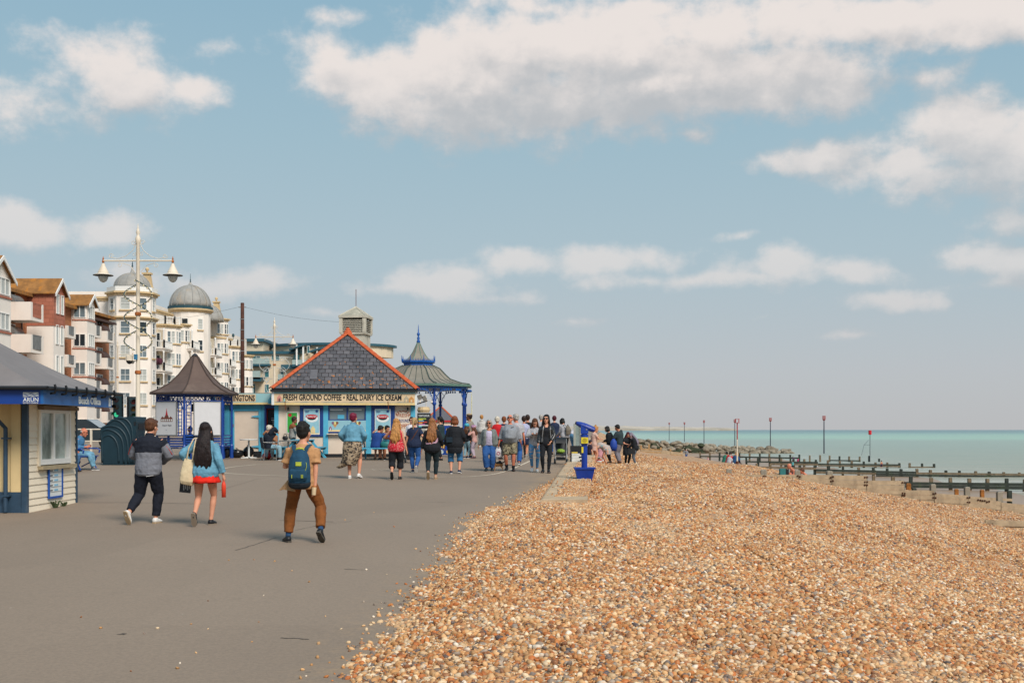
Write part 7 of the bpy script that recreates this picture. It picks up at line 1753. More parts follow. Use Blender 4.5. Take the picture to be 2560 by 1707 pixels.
def child_mesh(b, name, m, t, vox=.014, fold=0.0, smooth=3): return _remesh(b, name, m, t, vox, smooth, fold)
def strap(t, f, side_from, a, c, m, w=.02, name='strap', back=True):
    """a strap across the back (or chest) between two torso points"""
    pts = []
    for i in range(9):
        q = i/8; tt = a[1]+(c[1]-a[1])*q; x = a[0]+(c[0]-a[0])*q; cc, ww, dd = f.T(tt); k = min(.98, abs(x)/(ww+.03)); yy = (dd+.034)*math.sqrt(1-k*k)
        pts.append(cc+f.rot(Vector((x, -yy if back else yy, 0))))
    return MB().tube(pts, [(w, .006)]*9, 6, right=(0, 0, 1)).obj(name, m, t)

# ---- the three nearest walkers
def near_three():
    # young man with the rucksack
    f = Fig('m', .86, .895, 4, 0, (-2, 24), feet=[(-.22, .08, None, 0, -28), (.27, -.06, None, 42, 12)], hands=[(-.2, .3, 1.12), (.19, -.06, .80, .6, -.5, 0)])
    d = 16.2; t, f = person('young man in a tan t-shirt and brown trousers, seen from behind', 756, d, 1.75, 0, f, SK, ('tousled', H_BLK), dict(m=C_TAN, sleeve=.42, hem=-.13, inf=.035, flare=.03, cuff=.02, name='t_shirt'), dict(m=C_BRN, len=.93, wide=.018, inf=.02), (S_BLACK, mat('sole_dark', '#4a463f', .8)), socks=(fab('teal_sock', '#23456a'), .86))
    # the shirt tail blown out to the left
    b = MB(); c = f.T(-.1)[0]
    b.add([c+Vector(p) for p in ((-.12,-.13,.12),(-.2,-.05,.1),(-.24,.02,.02),(-.33,-.05,-.05),(-.25,-.12,-.03),(-.08,-.15,-.06))]+[c+Vector(p)+Vector((.01,.02,0)) for p in ((-.12,-.13,.12),(-.2,-.05,.1),(-.24,.02,.02),(-.33,-.05,-.05),(-.25,-.12,-.03),(-.08,-.15,-.06))], [(0,1,2,3,4,5),(11,10,9,8,7,6)]+[(i,(i+1)%6,(i+1)%6+6,i+6) for i in range(6)]); b.obj('shirt_tail', C_TAN, t)
    r = thing('rucksack', 'teal rucksack with yellow green tags worn by the young man in tan', 'rucksack', P(t, f.T(.2)[0])); r.scale = (t.scale[0]*.92, t.scale[0], t.scale[0]); o = f.T(.2)[0]
    MT = fab('rucksack_teal', '#153f58', var=.15); ML = mat('lime_tag', '#a7b23a', .6); MD = fab('rucksack_base', '#101a22')
    b = MB(); b.tube([(0,-.21,-.28),(0,-.23,-.2),(0,-.24,-.02),(0,-.22,.12),(0,-.19,.2),(0,-.17,.225)], [(.15,.07),(.175,.10),(.17,.11),(.15,.09),(.11,.065),(.05,.03)], 14, right=(1,0,0)); _remesh(b, 'bag_body', MT, r, .011, 3, .01)
    b = MB(); b.tube([(0,-.31,-.2),(0,-.335,-.15),(0,-.335,-.06),(0,-.30,-.02)], [(.13,.02),(.145,.03),(.14,.03),(.12,.015)], 12, right=(1,0,0)); _remesh(b, 'front_pocket', MT, r, .011, 3)
    b = MB(); b.tube([(0,-.21,-.30),(0,-.225,-.27),(0,-.235,-.22)], [(.14,.06),(.172,.10),(.178,.112)], 14, right=(1,0,0)); _remesh(b, 'base', MD, r, .011, 2)
    MB().bx(-.035,.05,-.365,-.345,.02,.075, Matrix.Translation((0,.012,-.01))).obj('label_patch', ML, r)
    for x in (-.09,.055,.075): MB().bx(x-.005,x+.005,-.372,-.362,-.16,-.11).obj('zip_pull', ML, r)
    MB().tube([(-.07,-.19,.2),(-.05,-.21,.245),(0,-.215,.255),(.05,-.21,.245),(.07,-.19,.2)], .012, 6).obj('handle', ML, r)
    MB().tube([(.12,-.33,.06),(.13,-.345,.0),(.11,-.345,-.06)], .004, 4).obj('zip_cord', ML, r)
    for s in (-1, 1): MB().tube([(s*.07,-.19,.19),(s*.10,-.155,.265),(s*.115,-.10,.295),(s*.12,-.02,.30),(s*.125,.09,.24),(s*.13,.13,.1)], [(.032,.008)]*6, 6, right=(1,0,0)).obj('shoulder_strap', MT, r)
    hw = f.arms[1][2]; k = thing('snack', 'pale wrapped snack held low in the young man\'s hand', 'snack', P(t, hw)); MB().tube([(-.01,-.05,-.13),(-.005,-.05,-.02)], [.03,.034], 8).obj('wrap', mat('wrapper_cream', '#cbb592', .6, .1), k); MB().lathe([(.034, -.02), (.03, .0)], 8, (-.005, -.05, 0)).obj('filling', mat('filling_brown', '#a0632f'), k)
    # man in the grey and black jacket
    f = Fig('m', 1.12, .905, 5, -4, (6, 22), feet=[(-.23, -.24, None, 62, 14), (.08, .1, None, 0, 8)], hands=[(-.12, .26, 1.02, -1.2, -.4, -.3), (.12, .26, 1.0, 1.2, -.4, -.3)])
    d = 18.9; CJ = fab('jacket_grey', '#70727a', var=.12); CJB = fab('jacket_black', '#0f1523')
    t, f = person('man in a grey and black track top and white trainers, walking away', 371, d, 1.79, -4, f, SK, ('short', H_BRN), [dict(m=CJ, sleeve=.97, s0=.1, hem=-.1, hi=.32, inf=.045, name='jacket_body', ak=1.12), dict(m=CJB, sleeve=.2, hem=.24, hi=.505, inf=.05, name='jacket_yoke', collar=True, ak=1.1)], dict(m=fab('jogger_navy', '#0d1220'), len=.95, inf=.026, wide=.0), (S_WHITE, S_SOLE))
    for i in (0, 1):
        S_, e, w = f.arms[i]; sx = (-1, 1)[i]; MB().tube([S_.lerp(e,.2)+Vector((sx*.055,-.055,0)), S_.lerp(e,.6)+Vector((sx*.07,-.045,0)), e+Vector((sx*.065,-.03,.01)), e.lerp(w,.5)+Vector((sx*.06,0,0)), e.lerp(w,.9)+Vector((sx*.045,0,0))], .007, 5).obj('red_piping', mat('piping_red', '#b0392f'), t)
    b = MB(); f.torso(b, [-.13,-.1,-.075], .05); _remesh(b, 'hem_band', CJ, t, .011, 2)
    c, w, dd = f.T(-.15); MB().tube([c+Vector((.03,-dd-.085,.02)), c+Vector((.14,-dd-.06,.035))], .006, 5).obj('pocket_zip', mat('zip_silver', '#b5b5b5', .3), t)
    # young woman in denim jacket and red shorts skirt
    f = Fig('f', 1.05, .905, 3, 3, (0, -12), feet=[(-.11, -.22, None, 66, 0), (.07, .12, None, 0, 10)], hands=[(-.26, .1, 1.0, -1, -.6, 0), (.30, .0, .86)])
    d = 18.6; CSK = mat('skin_leg_warm', '#c08a68', .5, .06, 8)
    t, f = person('woman with very long dark hair, pale denim jacket and red skirt', 512, d, 1.72, 0, f, SK, ('long', hairmat('hair_near_black', '#1d1110', .4, .4, 30, .5, 90), .66), dict(m=C_DENIM, sleeve=.96, hem=-.10, inf=.04, flare=.02, name='denim_jacket', collar=True, ak=1.1), dict(m=C_BLACK, len=.2, inf=.016, hi=None, name='shorts'), (S_BLACK, S_DSOLE))
    b = MB(); n = 18; rings = []
    for q, (tt, k) in enumerate(((-.02,.03),(-.08,.045),(-.14,.062),(-.19,.075))):
        c, w, dd = f.T(max(tt, -.05)); c = f.pel+Vector((0,0,tt)); rings.append([(c.x+(w+k+.010*math.sin(j*2.1)*q)*math.cos(6.283*j/n), c.y+(dd+k+.012*math.sin(j*2.1)*q)*math.sin(6.283*j/n), c.z+(.008*math.sin(j*1.7) if q == 3 else 0)) for j in range(n)])
    vs = sum(rings, []); b.add(vs, [(q*n+j, (q+1)*n+j, (q+1)*n+(j+1)%n, q*n+(j+1)%n) for q in range(3) for j in range(n)]); b.obj('skirt', fab('bright_red', '#d8230f'), t, smooth=True).modifiers.new('t', 'SOLIDIFY').thickness = .008; BAKE.append(t.children[-1])
    a = P(t, (-.22, -.03, 1.02)); g = thing('tote_bag', 'cream canvas tote bag hanging from the denim jacket woman\'s shoulder', 'bag', a); g.scale = t.scale
    MC = fab('canvas', '#c9b795', var=.06)
    b = MB(); b.tube([(-.0,-.02,.08),(-.015,-.03,.0),(-.03,-.05,-.16),(-.045,-.06,-.28),(-.06,-.06,-.34)], [(.10,.03),(.12,.045),(.135,.06),(.13,.055),(.10,.02)], 12, right=(1,.25,0)); _remesh(b, 'bag_body', MC, g, .011, 3, .012)
    for s in (-.05, .05): MB().tube([(s-.01,-.06,.06),(s*.9+.03,-.09,.26),(s*.4+.075,-.06,.42),(s*.2+.08,.02,.44)], [(.011,.005)]*4, 6, right=(1,0,0)).obj('strap', MC, g)
    m = thing('folder', 'black printed folder carried behind the cream tote bag', 'folder', P(t, (-.33, .02, .72))); MB().bx(-.08,.10,-.012,.012,-.17,.16, Matrix.Rotation(R(6),4,'Y')).obj('cover', M_BLACK, m); q = MB()
    for i in range(4): q.bx(-.03+.03*i,-.012+.03*i,-.0165,-.0135,-.13+.02*(i%2),-.03)
    q.obj('print', mat('print_white', '#8d8d8b'), m.children[0])
    w = f.arms[1][2]; bt = thing('drink_bottle', 'coral red drink bottle hanging from the denim jacket woman\'s hand', 'bottle', P(t, w+Vector((.01,.02,-.1)))); MB().lathe([(.0, -.29), (.035, -.285), (.037, -.1), (.03, -.06), (.018, -.03), (.018, 0)], 14).obj('bottle_body', mat('coral_bottle', '#d8432a', .35), bt, smooth=True); MB().lathe([(.02, 0), (.02, .03)], 10).obj('cap', mat('coral_cap', '#b0321f', .4), bt)
near_three()
WALK_L = [(-.09, -.26, None, 55, 0), (.09, .14, None, 0, 6)]      # left foot trailing
WALK_R = [(-.09, .14, None, 0, -6), (.09, -.26, None, 55, 0)]
STEP = [(-.09, .12, None, -4, -6), (.09, -.10, None, 12, 6)]
STAND = None
def at_px(ypx): return depth(ypx)
def middle_row():
    # woman in denim jacket and leopard skirt
    d = 31.2; f = Fig('f', 1.3, .92, 2, 0, (0, 25), feet=[(-.09, .04, None, 0, -4), (.15, .1, None, 14, 20)], hands=[(-.25, .2, 1.0, -.6, -.6, 0), (.25, .2, .98, .6, -.6, 0)], belly=.1)
    t, f = person('woman with crimson hair, pale denim jacket and patterned wind blown skirt', 882, d, 1.82, 0, f, SK, ('short', H_RED), dict(m=C_DENIM, sleeve=.96, hem=.03, inf=.045, name='denim_jacket', collar=True, ak=1.15), None, (S_WHITE, S_WSOLE))
    mk = bpy.data.materials.new('cloth_leopard'); mk.use_nodes = True; n = NT(mk.node_tree); b_ = mk.node_tree.nodes['Principled BSDF']; tc = n.n('ShaderNodeTexCoord').outputs['Object']
    v1 = n.n('ShaderNodeTexVoronoi', i={'Vector': tc, 'Scale': 26.0}); n.l(n.ramp(n.n('ShaderNodeSeparateColor', i={0: v1.outputs['Color']}).outputs[0], [(0, lin('#8f7d66')), (.4, lin('#4d4136')), (.55, lin('#a18f78')), (.8, lin('#332c27'))], 'CONSTANT'), b_.inputs['Base Color']); b_.inputs['Roughness'].default_value = .85
    b = MB(); b.tube([(0,0,1.0),(0,0,.92),(-.02,0,.75),(-.07,0,.52),(-.10,0,.36)], [(.21,.15),(.25,.18),(.26,.19),(.22,.19),(.17,.15)], 16, right=(1,0,0)); b.tube([(-.12,-.02,.62),(-.24,-.02,.38),(-.37,0,.30),(-.43,.02,.31)], [(.10,.1),(.10,.06),(.05,.03),(.02,.015)], 10); _remesh(b, 'skirt', mk, t, .016, 3, .03)
    # red sleeveless top
    d = 30.8; f = Fig('f', 1.15, .91, 2, 0, (8, 10), feet=WALK_L, hands=[(-.16, .30, 1.15, -1, -.2, -.4), (.30, .02, .82)])
    m = fab('red_floral', '#b0172a'); v = None
    mr = bpy.data.materials.new('cloth_red_print'); mr.use_nodes = True; n = NT(mr.node_tree); b_ = mr.node_tree.nodes['Principled BSDF']; tc = n.n('ShaderNodeTexCoord').outputs['Object']; v1 = n.n('ShaderNodeTexVoronoi', i={'Vector': tc, 'Scale': 34.0})
    n.l(n.mix(n.smooth(v1.outputs['Distance'], .32, .26), lin('#b5142a'), lin('#d9b3a3')), b_.inputs['Base Color']); b_.inputs['Roughness'].default_value = .8
    person('blonde woman in a red sleeveless print top and black cropped trousers, walking away', 990, d, 1.68, 0, f, SK, ('long', H_BLD, .30), dict(m=mr, sleeve=.03, hem=-.13, inf=.03, flare=.025, name='blouse'), dict(m=C_BLACK, len=.74, inf=.02, wide=.04), (S_BLACK, S_BLACK))
    # navy top and jeans
    d = 34.2; f = Fig('f', 1.1, .91, 2, 0, (0, 15), feet=[(-.06, .12, None, 0, -4), (.08, -.24, None, 58, 4)], hands=[(-.28, .05, .85), (.3, .1, .98)])
    t, f = person('fair haired woman with a ponytail in a navy t-shirt and blue jeans, walking away', 1036, d, 1.68, 0, f, SK, ('ponytail', H_LBL, .3), dict(m=C_NAVY, sleeve=.42, hem=-.12, inf=.032, flare=.02, cuff=.015, name='t_shirt'), dict(m=C_JEAN, len=.97, inf=.014), (S_NAVY, S_WSOLE))
    strap(t, f, 0, (.13, .44), (-.16, -.02), mat('brown_leather', '#4a2a1c'), .018)
    # black outfit with pink sash
    d = 30.9; f = Fig('f', 1.2, .91, 2, 0, (3, 6), feet=WALK_L, hands=[(-.29, .05, .84), (.28, .16, .95)])
    t, f = person('woman in black with a pale pink bag belt across her back', 1080, d, 1.69, 0, f, SK, ('long', hairmat('hair_ombre', '#8a5a33', .5, .35, 16, .4, 80), .30), dict(m=C_BLACK, sleeve=.96, hem=-.17, inf=.035, flare=.02, name='jumper'), dict(m=fab('legging_green_black', '#14252b'), len=.94, inf=.01, name='leggings'), (mat('sandal_pale', '#a78b72', .7), S_SOLE))
    strap(t, f, 0, (-.16, .06), (.14, .10), mat('pink_bag', '#b58ea0', .6, .08), .045, 'bag_belt'); strap(t, f, 0, (.1, .09), (.19, .26), mat('pink_bag', '#b58ea0'), .035, 'bag_belt'); strap(t, f, 0, (-.16, .1), (-.08, .46), mat('pink_strap', '#9d7a6c'), .012)
    # long black cardigan and star shorts
    d = 33.6; f = Fig('f', 1.2, .91, 2, 0, (4, -12), feet=[(-.11, .0, None, 0, -10), (.13, .03, None, 8, 16)], hands=[(-.29, .03, .84), (.27, .2, .98)])
    C_STAR = fab('star_denim', '#2f6690', var=.15)
    t, f = person('auburn haired woman in a long black cardigan and star print shorts', 1137, d, 1.73, 0, f, SK, ('bob', H_AUB), dict(m=C_BLACK, sleeve=.97, hem=-.17, inf=.05, flare=.03, name='cardigan', ak=1.2), dict(m=C_STAR, len=.68, inf=.022, wide=.02), (S_NAVY, S_WSOLE))
    b = MB(); b.tube([f.pel+Vector((0,0,-.08)), f.pel+Vector((0,-.01,-.2)), f.pel+Vector((0,-.01,-.3))], [(.235,.18),(.235,.18),(.2,.16)], 14, right=(1,0,0)); _remesh(b, 'cardigan_skirt', C_BLACK, t, .016, 3, .015)
    for i, (xo, zo) in enumerate(((0, .42), (.02, .52), (-.01, .47))):
        h, kn, an = f.legs[i % 2]; c = h.lerp(kn, .85-.15*i)+Vector((xo, -.085, 0)); q = MB(); pts = [(c.x+(.045 if j % 2 == 0 else .018)*math.sin(R(36*j)), c.z+(.045 if j % 2 == 0 else .018)*math.cos(R(36*j))) for j in range(10)]; q.prism(pts, c.y-.012, c.y+.02); q.obj('star_print', mat('star_white', '#cfd3d3'), t)
    strap(t, f, 0, (.17, .44), (-.06, .12), mat('white_strap', '#c5c5c5'), .014)
    hb = thing('shoulder_bag', 'small dark shoulder bag on the cardigan woman\'s hip', 'bag', P(t, (-.15, -.17, 1.02))); MB().bx(-.09,.09,-.045,.045,-.08,.07).obj('body', mat('dark_teal_leather', '#1a2a36', .4), hb); MB().bx(-.092,.092,-.052,-.0455,.0,.072).obj('flap', mat('dark_teal_leather', '#1a2a36'), hb)
middle_row()
def facing_us():
    # old lady, dog, bald man, jeans girl, leather jacket woman
    d = 35.1; f = Fig('f', 1.38, .90, 1, 0, (0, 8), feet=[(-.09, .03, None, 0, -8), (.09, .1, None, 6, 10)], hands=[(-.32, .06, .84), (.34, .0, .84)], bust=.06, belly=.12)
    CG = fab('sage_jacket', '#6d7472')
    t, f = person('grey haired woman in sunglasses, sage jacket, lilac top and jeans, walking the small dog', 1223, d, 1.63, 180, f, SKT, ('bob', H_GRY), [dict(m=fab('lilac_top', '#b1a9bf'), sleeve=0, hem=-.06, hi=.40, inf=.024, name='vest_top')], dict(m=C_JEAN, len=.97, inf=.02, wide=.03), (mat('boot_teal_black', '#14252a', .5), S_BLACK), glasses='sunglasses')
    b = MB()
    for i, sx in ((0, -1), (1, 1)):
        f.arm(b, i, .02, .96, .024, 1.15, .01)
        pts, rad = [], []
        for tt in (-.13, 0, .12, .24, .36, .46): c, w, dd = f.T(tt); pts.append(c+Vector((sx*w*.72, -.01, 0))); rad.append((w*.42+.03, dd+.03))
        b.tube(pts, rad, 12, right=(1, 0, 0))
    b.tube([f.T(q)[0]+Vector((0, -f.T(q)[2]*.6, 0)) for q in (-.1, .1, .3, .47)], [(.17, .09), (.17, .08), (.16, .07), (.12, .05)], 12, right=(1, 0, 0)); _remesh(b, 'jacket', CG, t, .017, 3, .014)
    q = MB(); q.tube([f.T(.47)[0]+Vector((-.05,.09,0)), f.T(.41)[0]+Vector((0,.16,0)), f.T(.47)[0]+Vector((.05,.09,0))], .006, 5); q.obj('necklace', mat('gold_chain', '#b08a44', .3, metal=.7), t)
    hand_w = P(t, f.arms[0][2]+Vector((0, .03, -.06)))
    # small dog
    dg = thing('dog', 'small black and tan terrier on a red lead', 'dog', (gx(1246, 35.2), 35.2, ground(35.2)), R(90))
    MTAN = mat('dog_tan', '#a5774a', .9, .25, 20, .6, 60); MBK = mat('dog_black', '#2c2b2c', .9, .3, 20, .6, 60)
    b = MB(); b.tube([(0,.15,.19),(0,.08,.195),(0,-.05,.20),(0,-.14,.205)], [(.05,.06),(.065,.075),(.06,.065),(.045,.05)], 10, right=(1,0,0))
    for x in (-.035, .035):
        b.tube([(x,.11,.17),(x,.115,.09),(x,.11,.02),(x,.125,.012)], [.028,.02,.016,.015], 7); b.tube([(x,-.12,.19),(x,-.09,.12),(x,-.135,.07),(x,-.125,.02),(x,-.11,.012)], [.04,.028,.016,.015,.014], 7)
    b.tube([(0,.15,.21),(0,.19,.27)], [.045,.045], 8); b.ell((0,.21,.285), (.05,.055,.05), 10, 7); b.tube([(0,.24,.275),(0,.29,.262)], [.028,.018], 8)
    for x in (-.035,.035): b.ell((x,.195,.335), (.014,.012,.028), 6, 5)
    _remesh(b, 'body', MTAN, dg, .011, 2)
    b = MB(); b.tube([(0,.10,.225),(0,.0,.235),(0,-.13,.235)], [(.055,.04),(.068,.05),(.05,.04)], 10, right=(1,0,0)); b.tube([(0,-.15,.24),(0,-.19,.29),(0,-.2,.34)], [.024,.02,.012], 7); _remesh(b, 'dark_coat', MBK, dg, .011, 2)
    MB().ell((0,.295,.265), (.01,.008,.008), 6, 4).obj('nose', M_BLACK, dg)
    for x in (-.022,.022): MB().ell((x,.252,.30), (.007,.006,.007), 5, 4).obj('eye', M_BLACK, dg)
    MB().tube([(.05*math.cos(a),.17+.02*math.sin(a),.235+.04*math.sin(a)) for a in [6.283*i/12 for i in range(13)]], .008, 5).obj('collar', M_RED, dg)
    ld = thing('dog_lead', 'thin red lead from the grey haired woman\'s hand to the small dog', 'lead', hand_w); e = P(dg, (0,.16,.27))-hand_w; MB().tube([(0,0,.03), e*.3+Vector((0,0,-.03)), e*.65+Vector((0,0,-.04)), e], .008, 5).obj('cord', mat('lead_red', '#a33a44'), ld)
    # bald man
    d = 35.0; f = Fig('m', 1.3, .91, -1, 0, (-16, 4), feet=[(-.1, .12, None, -4, -8), (.1, -.08, None, 16, 12)], hands=[(-.34, .05, .84), (.33, .02, .86)], belly=.3)
    camo = bpy.data.materials.new('cloth_camouflage'); camo.use_nodes = True; n = NT(camo.node_tree); b_ = camo.node_tree.nodes['Principled BSDF']; tc = n.n('ShaderNodeTexCoord').outputs['Object']; nz = n.n('ShaderNodeTexNoise', i={'Vector': tc, 'Scale': 14.0, 'Detail': 3.0}); n.l(n.ramp(nz.outputs[0], [(0, lin('#3f3a2c')), (.43, lin('#6b6450')), (.5, lin('#8f866d')), (.58, lin('#4f4a38'))], 'CONSTANT'), b_.inputs['Base Color']); b_.inputs['Roughness'].default_value = .9
    t, f = person('bald man in sunglasses, grey sweatshirt and camouflage shorts, walking toward us', 1275, d, 1.77, 180, f, SKR, None, dict(m=fab('marl_grey', '#83878d'), sleeve=.8, hem=-.09, inf=.032, name='sweatshirt', ak=1.12), dict(m=camo, len=.5, inf=.035, wide=.03, name='shorts'), (S_BLACK, S_BLACK, 1), glasses='sunglasses', socks=(C_BLACK, .88))
    c, w, dd = f.T(.36); 
    tx = text('PUMA', mat('print_charcoal', '#22262e'), t, .22, .06, c+Vector((0, dd+.05, -.03)), rz=R(180), depth=.006, bold=.02)
    q = MB(); q.prism([(-.08,.03),(-.04,.045),(.0,.03),(.05,.0),(.03,.02),(.0,.045),(-.05,.065)], 0, .01); o = q.obj('leaping_print', mat('print_charcoal', '#22262e'), t); o.matrix_local = Matrix.Translation(c+Vector((-.05, dd+.046, .02)))
    cb = thing('carrier_bag', 'white plastic carrier bag with a pink ring print in the bald man\'s hand', 'bag', P(t, f.arms[1][2]+Vector((.02,.0,-.12)))); b = MB(); b.tube([(0,0,0),(0,0,-.1),(0,0,-.3),(0,0,-.33)], [(.04,.02),(.1,.045),(.12,.05),(.10,.03)], 10, right=(1,0,0)); b.obj('body', mat('carrier_white', '#c9c6c8', .4, .05), cb, smooth=True); MB().tube([(.045*math.cos(a),-.055,-.2+.045*math.sin(a)) for a in [6.283*i/12 for i in range(13)]], .009, 4).obj('ring_print', mat('ring_pink', '#b04a6a'), cb)
    # girl with phone
    d = 34.7; f = Fig('f', .92, .92, 3, 0, (26, 0), feet=[(-.07, .0, None, 0, -4), (.09, .12, None, 20, 8)], hands=[(-.04, .27, 1.2, -1, -.2, -.8), (.05, .27, 1.2, 1, -.2, -.8)])
    rj = bpy.data.materials.new('cloth_ripped_jean'); rj.use_nodes = True; n = NT(rj.node_tree); b_ = rj.node_tree.nodes['Principled BSDF']; tc = n.n('ShaderNodeTexCoord').outputs['Object']; nz = n.n('ShaderNodeTexNoise', i={'Vector': n.vmath('MULTIPLY', tc, (3, 3, 18)), 'Scale': 1.0, 'Detail': 2.0}); sz = n.n('ShaderNodeSeparateXYZ', i={0: tc}).outputs[2]
    inr = n.math('MULTIPLY', n.smooth(sz, .40, .45), n.smooth(sz, .78, .74)); n.l(n.mix(n.math('MULTIPLY', n.smooth(nz.outputs[0], .56, .6), inr), lin('#4f86b0'), lin('#c9a692')), b_.inputs['Base Color']); b_.inputs['Roughness'].default_value = .85
    t, f = person('girl in a grey jumper and ripped jeans looking down at her phone', 1337, d, 1.66, 180, f, SK, ('long', H_BRN, .34), dict(m=C_LGREY, sleeve=.97, hem=-.1, inf=.036, name='jumper', ak=1.2), dict(m=rj, len=.95, inf=.008), (S_WHITE, S_WSOLE), glasses='spectacles')
    for sx in (-1, 1): pass
    ph = thing('phone', 'pale mobile phone in the hands of the girl in grey', 'phone', P(t, (0, .33, 1.27))); MB().bx(-.036,.036,-.005,.005,-.07,.07, Matrix.Rotation(R(-35),4,'X')).obj('case', mat('phone_white', '#c6c6c8', .3), ph)
    # leather jacket woman
    d = 34.0; f = Fig('f', 1.0, .925, 1, -5, (0, 14), feet=[(-.06, .1, None, 0, -5), (.1, -.02, None, 8, 12)], hands=[(-.13, .18, .93, -1, -.5, -.2), (.25, .08, .86)])
    ML = mat('black_leather', '#16191c', .32, .15, 5, .25, 25, spec=.6)
    t, f = person('dark haired woman in sunglasses, black leather jacket and black trousers, walking toward us', 1366, d, 1.76, 180, f, SK, ('long', H_BLK, .32), [dict(m=C_BLACK, sleeve=0, hem=-.16, hi=.42, inf=.02, flare=.02, name='black_top')], dict(m=C_BLACK, len=.96, inf=.008), (S_BLACK, S_BLACK, 1), glasses='sunglasses')
    b = MB()
    for i, sx in ((0, -1), (1, 1)):
        f.arm(b, i, .02, .95, .024, 1.1, .006); pts, rad = [], []
        for tt in (-.03, .1, .24, .36, .47): c, w, dd = f.T(tt); pts.append(c+Vector((sx*w*.72, 0, 0))); rad.append((w*.38+.03, dd+.032))
        b.tube(pts, rad, 12, right=(1, 0, 0))
    b.tube([f.T(q)[0]+Vector((0, -f.T(q)[2]*.6, 0)) for q in (-.02, .1, .3, .47)], [(.16, .08), (.15, .075), (.155, .07), (.12, .05)], 12, right=(1, 0, 0)); _remesh(b, 'leather_jacket', ML, t, .016, 3, .016)
    for sx in (-1, 1): q = MB(); c0, c1 = f.T(.40)[0]+Vector((sx*.10,.155,0)), f.T(.0)[0]+Vector((sx*.14,.15,0)); q.tube([c0, c0.lerp(c1,.5)+Vector((0,.02,0)), c1], .005, 4); q.obj('zip', mat('zip_silver', '#b5b5b5'), t)
facing_us()
def behind_row():
    G = 'people crowding the promenade'
    F0 = lambda **k: Fig(k.pop('sex', 'f'), k.pop('g', 1.1), k.pop('pel', .91), k.pop('lean', 3), 0, k.pop('head', (0, 0)), **k)
    person('person in a bright red jacket walking behind the grey haired woman', 1243, 40.6, 1.68, 0, F0(feet=WALK_L), SK, ('short', H_WHT), dict(m=C_RED, sleeve=.97, hem=-.12, inf=.04, name='jacket'), dict(m=C_BLACK), (S_BLACK, S_BLACK))
    person('ginger haired person in dark trousers half hidden behind the bald man', 1260, 43.2, 1.66, 0, F0(feet=STEP), SK, ('short', H_AUB), dict(m=C_NAVY, sleeve=.97, hem=-.1, inf=.035), dict(m=C_BLACK), (S_BLACK, S_BLACK))
    person('grey haired man in blue jeans behind the bald man\'s shoulder', 1291, 38.2, 1.78, 0, F0(sex='m', feet=STEP, head=(0, -40)), SKR, ('short', H_GRY), dict(m=C_LGREY, sleeve=.5, hem=-.1, inf=.035), dict(m=C_JEAN, wide=.03), (S_GREY, S_WSOLE))
    t, f = person('person in a pale lilac shirt carrying a navy jacket, walking away', 1310, 42.8, 1.68, 0, F0(feet=WALK_R, g=1.05), SKT, ('short', H_DBR), dict(m=fab('pale_lilac', '#9fa3bf'), sleeve=.97, hem=-.1, inf=.035), dict(m=C_NAVY, len=.35, inf=.03, name='shorts'), (S_BLACK, S_WSOLE))
    b = MB(); b.tube([(-.2,-.14,1.2),(-.14,-.2,1.0),(-.05,-.2,.78),(.06,-.15,.68)], [(.1,.05),(.15,.08),(.15,.07),(.08,.04)], 10); child_mesh(b, 'carried_jacket', C_NAVY, t, .02)
    person('short haired man in a black top, beyond the lilac shirt', 1319, 44.4, 1.72, 0, F0(sex='m', feet=STEP), SKT, ('short', H_DBR), dict(m=C_BLACK, sleeve=.45, hem=-.1, inf=.03), dict(m=C_BLACK), (S_BLACK, S_WSOLE))
    person('person in a navy jacket and jeans just behind the leather jacket woman', 1386, 47.6, 1.66, 0, F0(feet=STEP), SK, ('short', H_MAG), dict(m=C_NAVY, sleeve=.97, hem=-.1, inf=.035), dict(m=C_JEAN), (S_BLACK, S_BLACK))
    person('person in a grey cap between the phone girl and the leather jacket woman', 1353, 46.0, 1.72, 0, F0(sex='m', feet=STEP), SK, ('short', H_GRY), dict(m=C_LGREY, sleeve=.97, hem=-.1, inf=.035), dict(m=C_NAVY), (S_BLACK, S_BLACK))
    t, f = person('woman with short dark hair and a grey rucksack leaning over the pushchair', 1413, 45.6, 1.60, 35, F0(feet=STAND, lean=14, head=(14, 10), hands=[(-.12, .4, .95), (.12, .42, .95)]), SK, ('bob', H_BLK), dict(m=C_LGREY, sleeve=.97, hem=-.08, inf=.032, name='cardigan'), dict(m=C_BLACK, wide=.02), (S_GREY, S_WSOLE))
    r = thing('grey_rucksack', 'grey rucksack on the back of the woman leaning over the pushchair', 'rucksack', P(t, (0, -.1, 1.17)), R(35)); b = MB(); b.tube([(0,-.1,-.18),(0,-.12,0),(0,-.06,.16)], [(.12,.06),(.13,.08),(.08,.04)], 10, right=(1,0,0)); _remesh(b, 'bag_body', fab('rucksack_grey', '#6a6358'), r, .02, 2); 
    for s in (-1, 1): MB().tube([(s*.06,-.05,.16),(s*.1,.04,.22),(s*.11,.14,.14)], .014, 5).obj('strap', fab('rucksack_grey', '#6a6358'), r)
    person('stooping woman in tight blue jeans and white top beyond the black chalk board', 1431, 47.0, 1.6, -60, F0(feet=STAND, lean=50, head=(20, 0), hands=[(-.15, .5, .8), (.15, .5, .8)]), SK, ('short', H_AUB), dict(m=C_WHITE, sleeve=.2, hem=.0, inf=.025), dict(m=C_LJEAN, inf=.008), (mat('shoe_red', '#a3222b'), S_WSOLE))
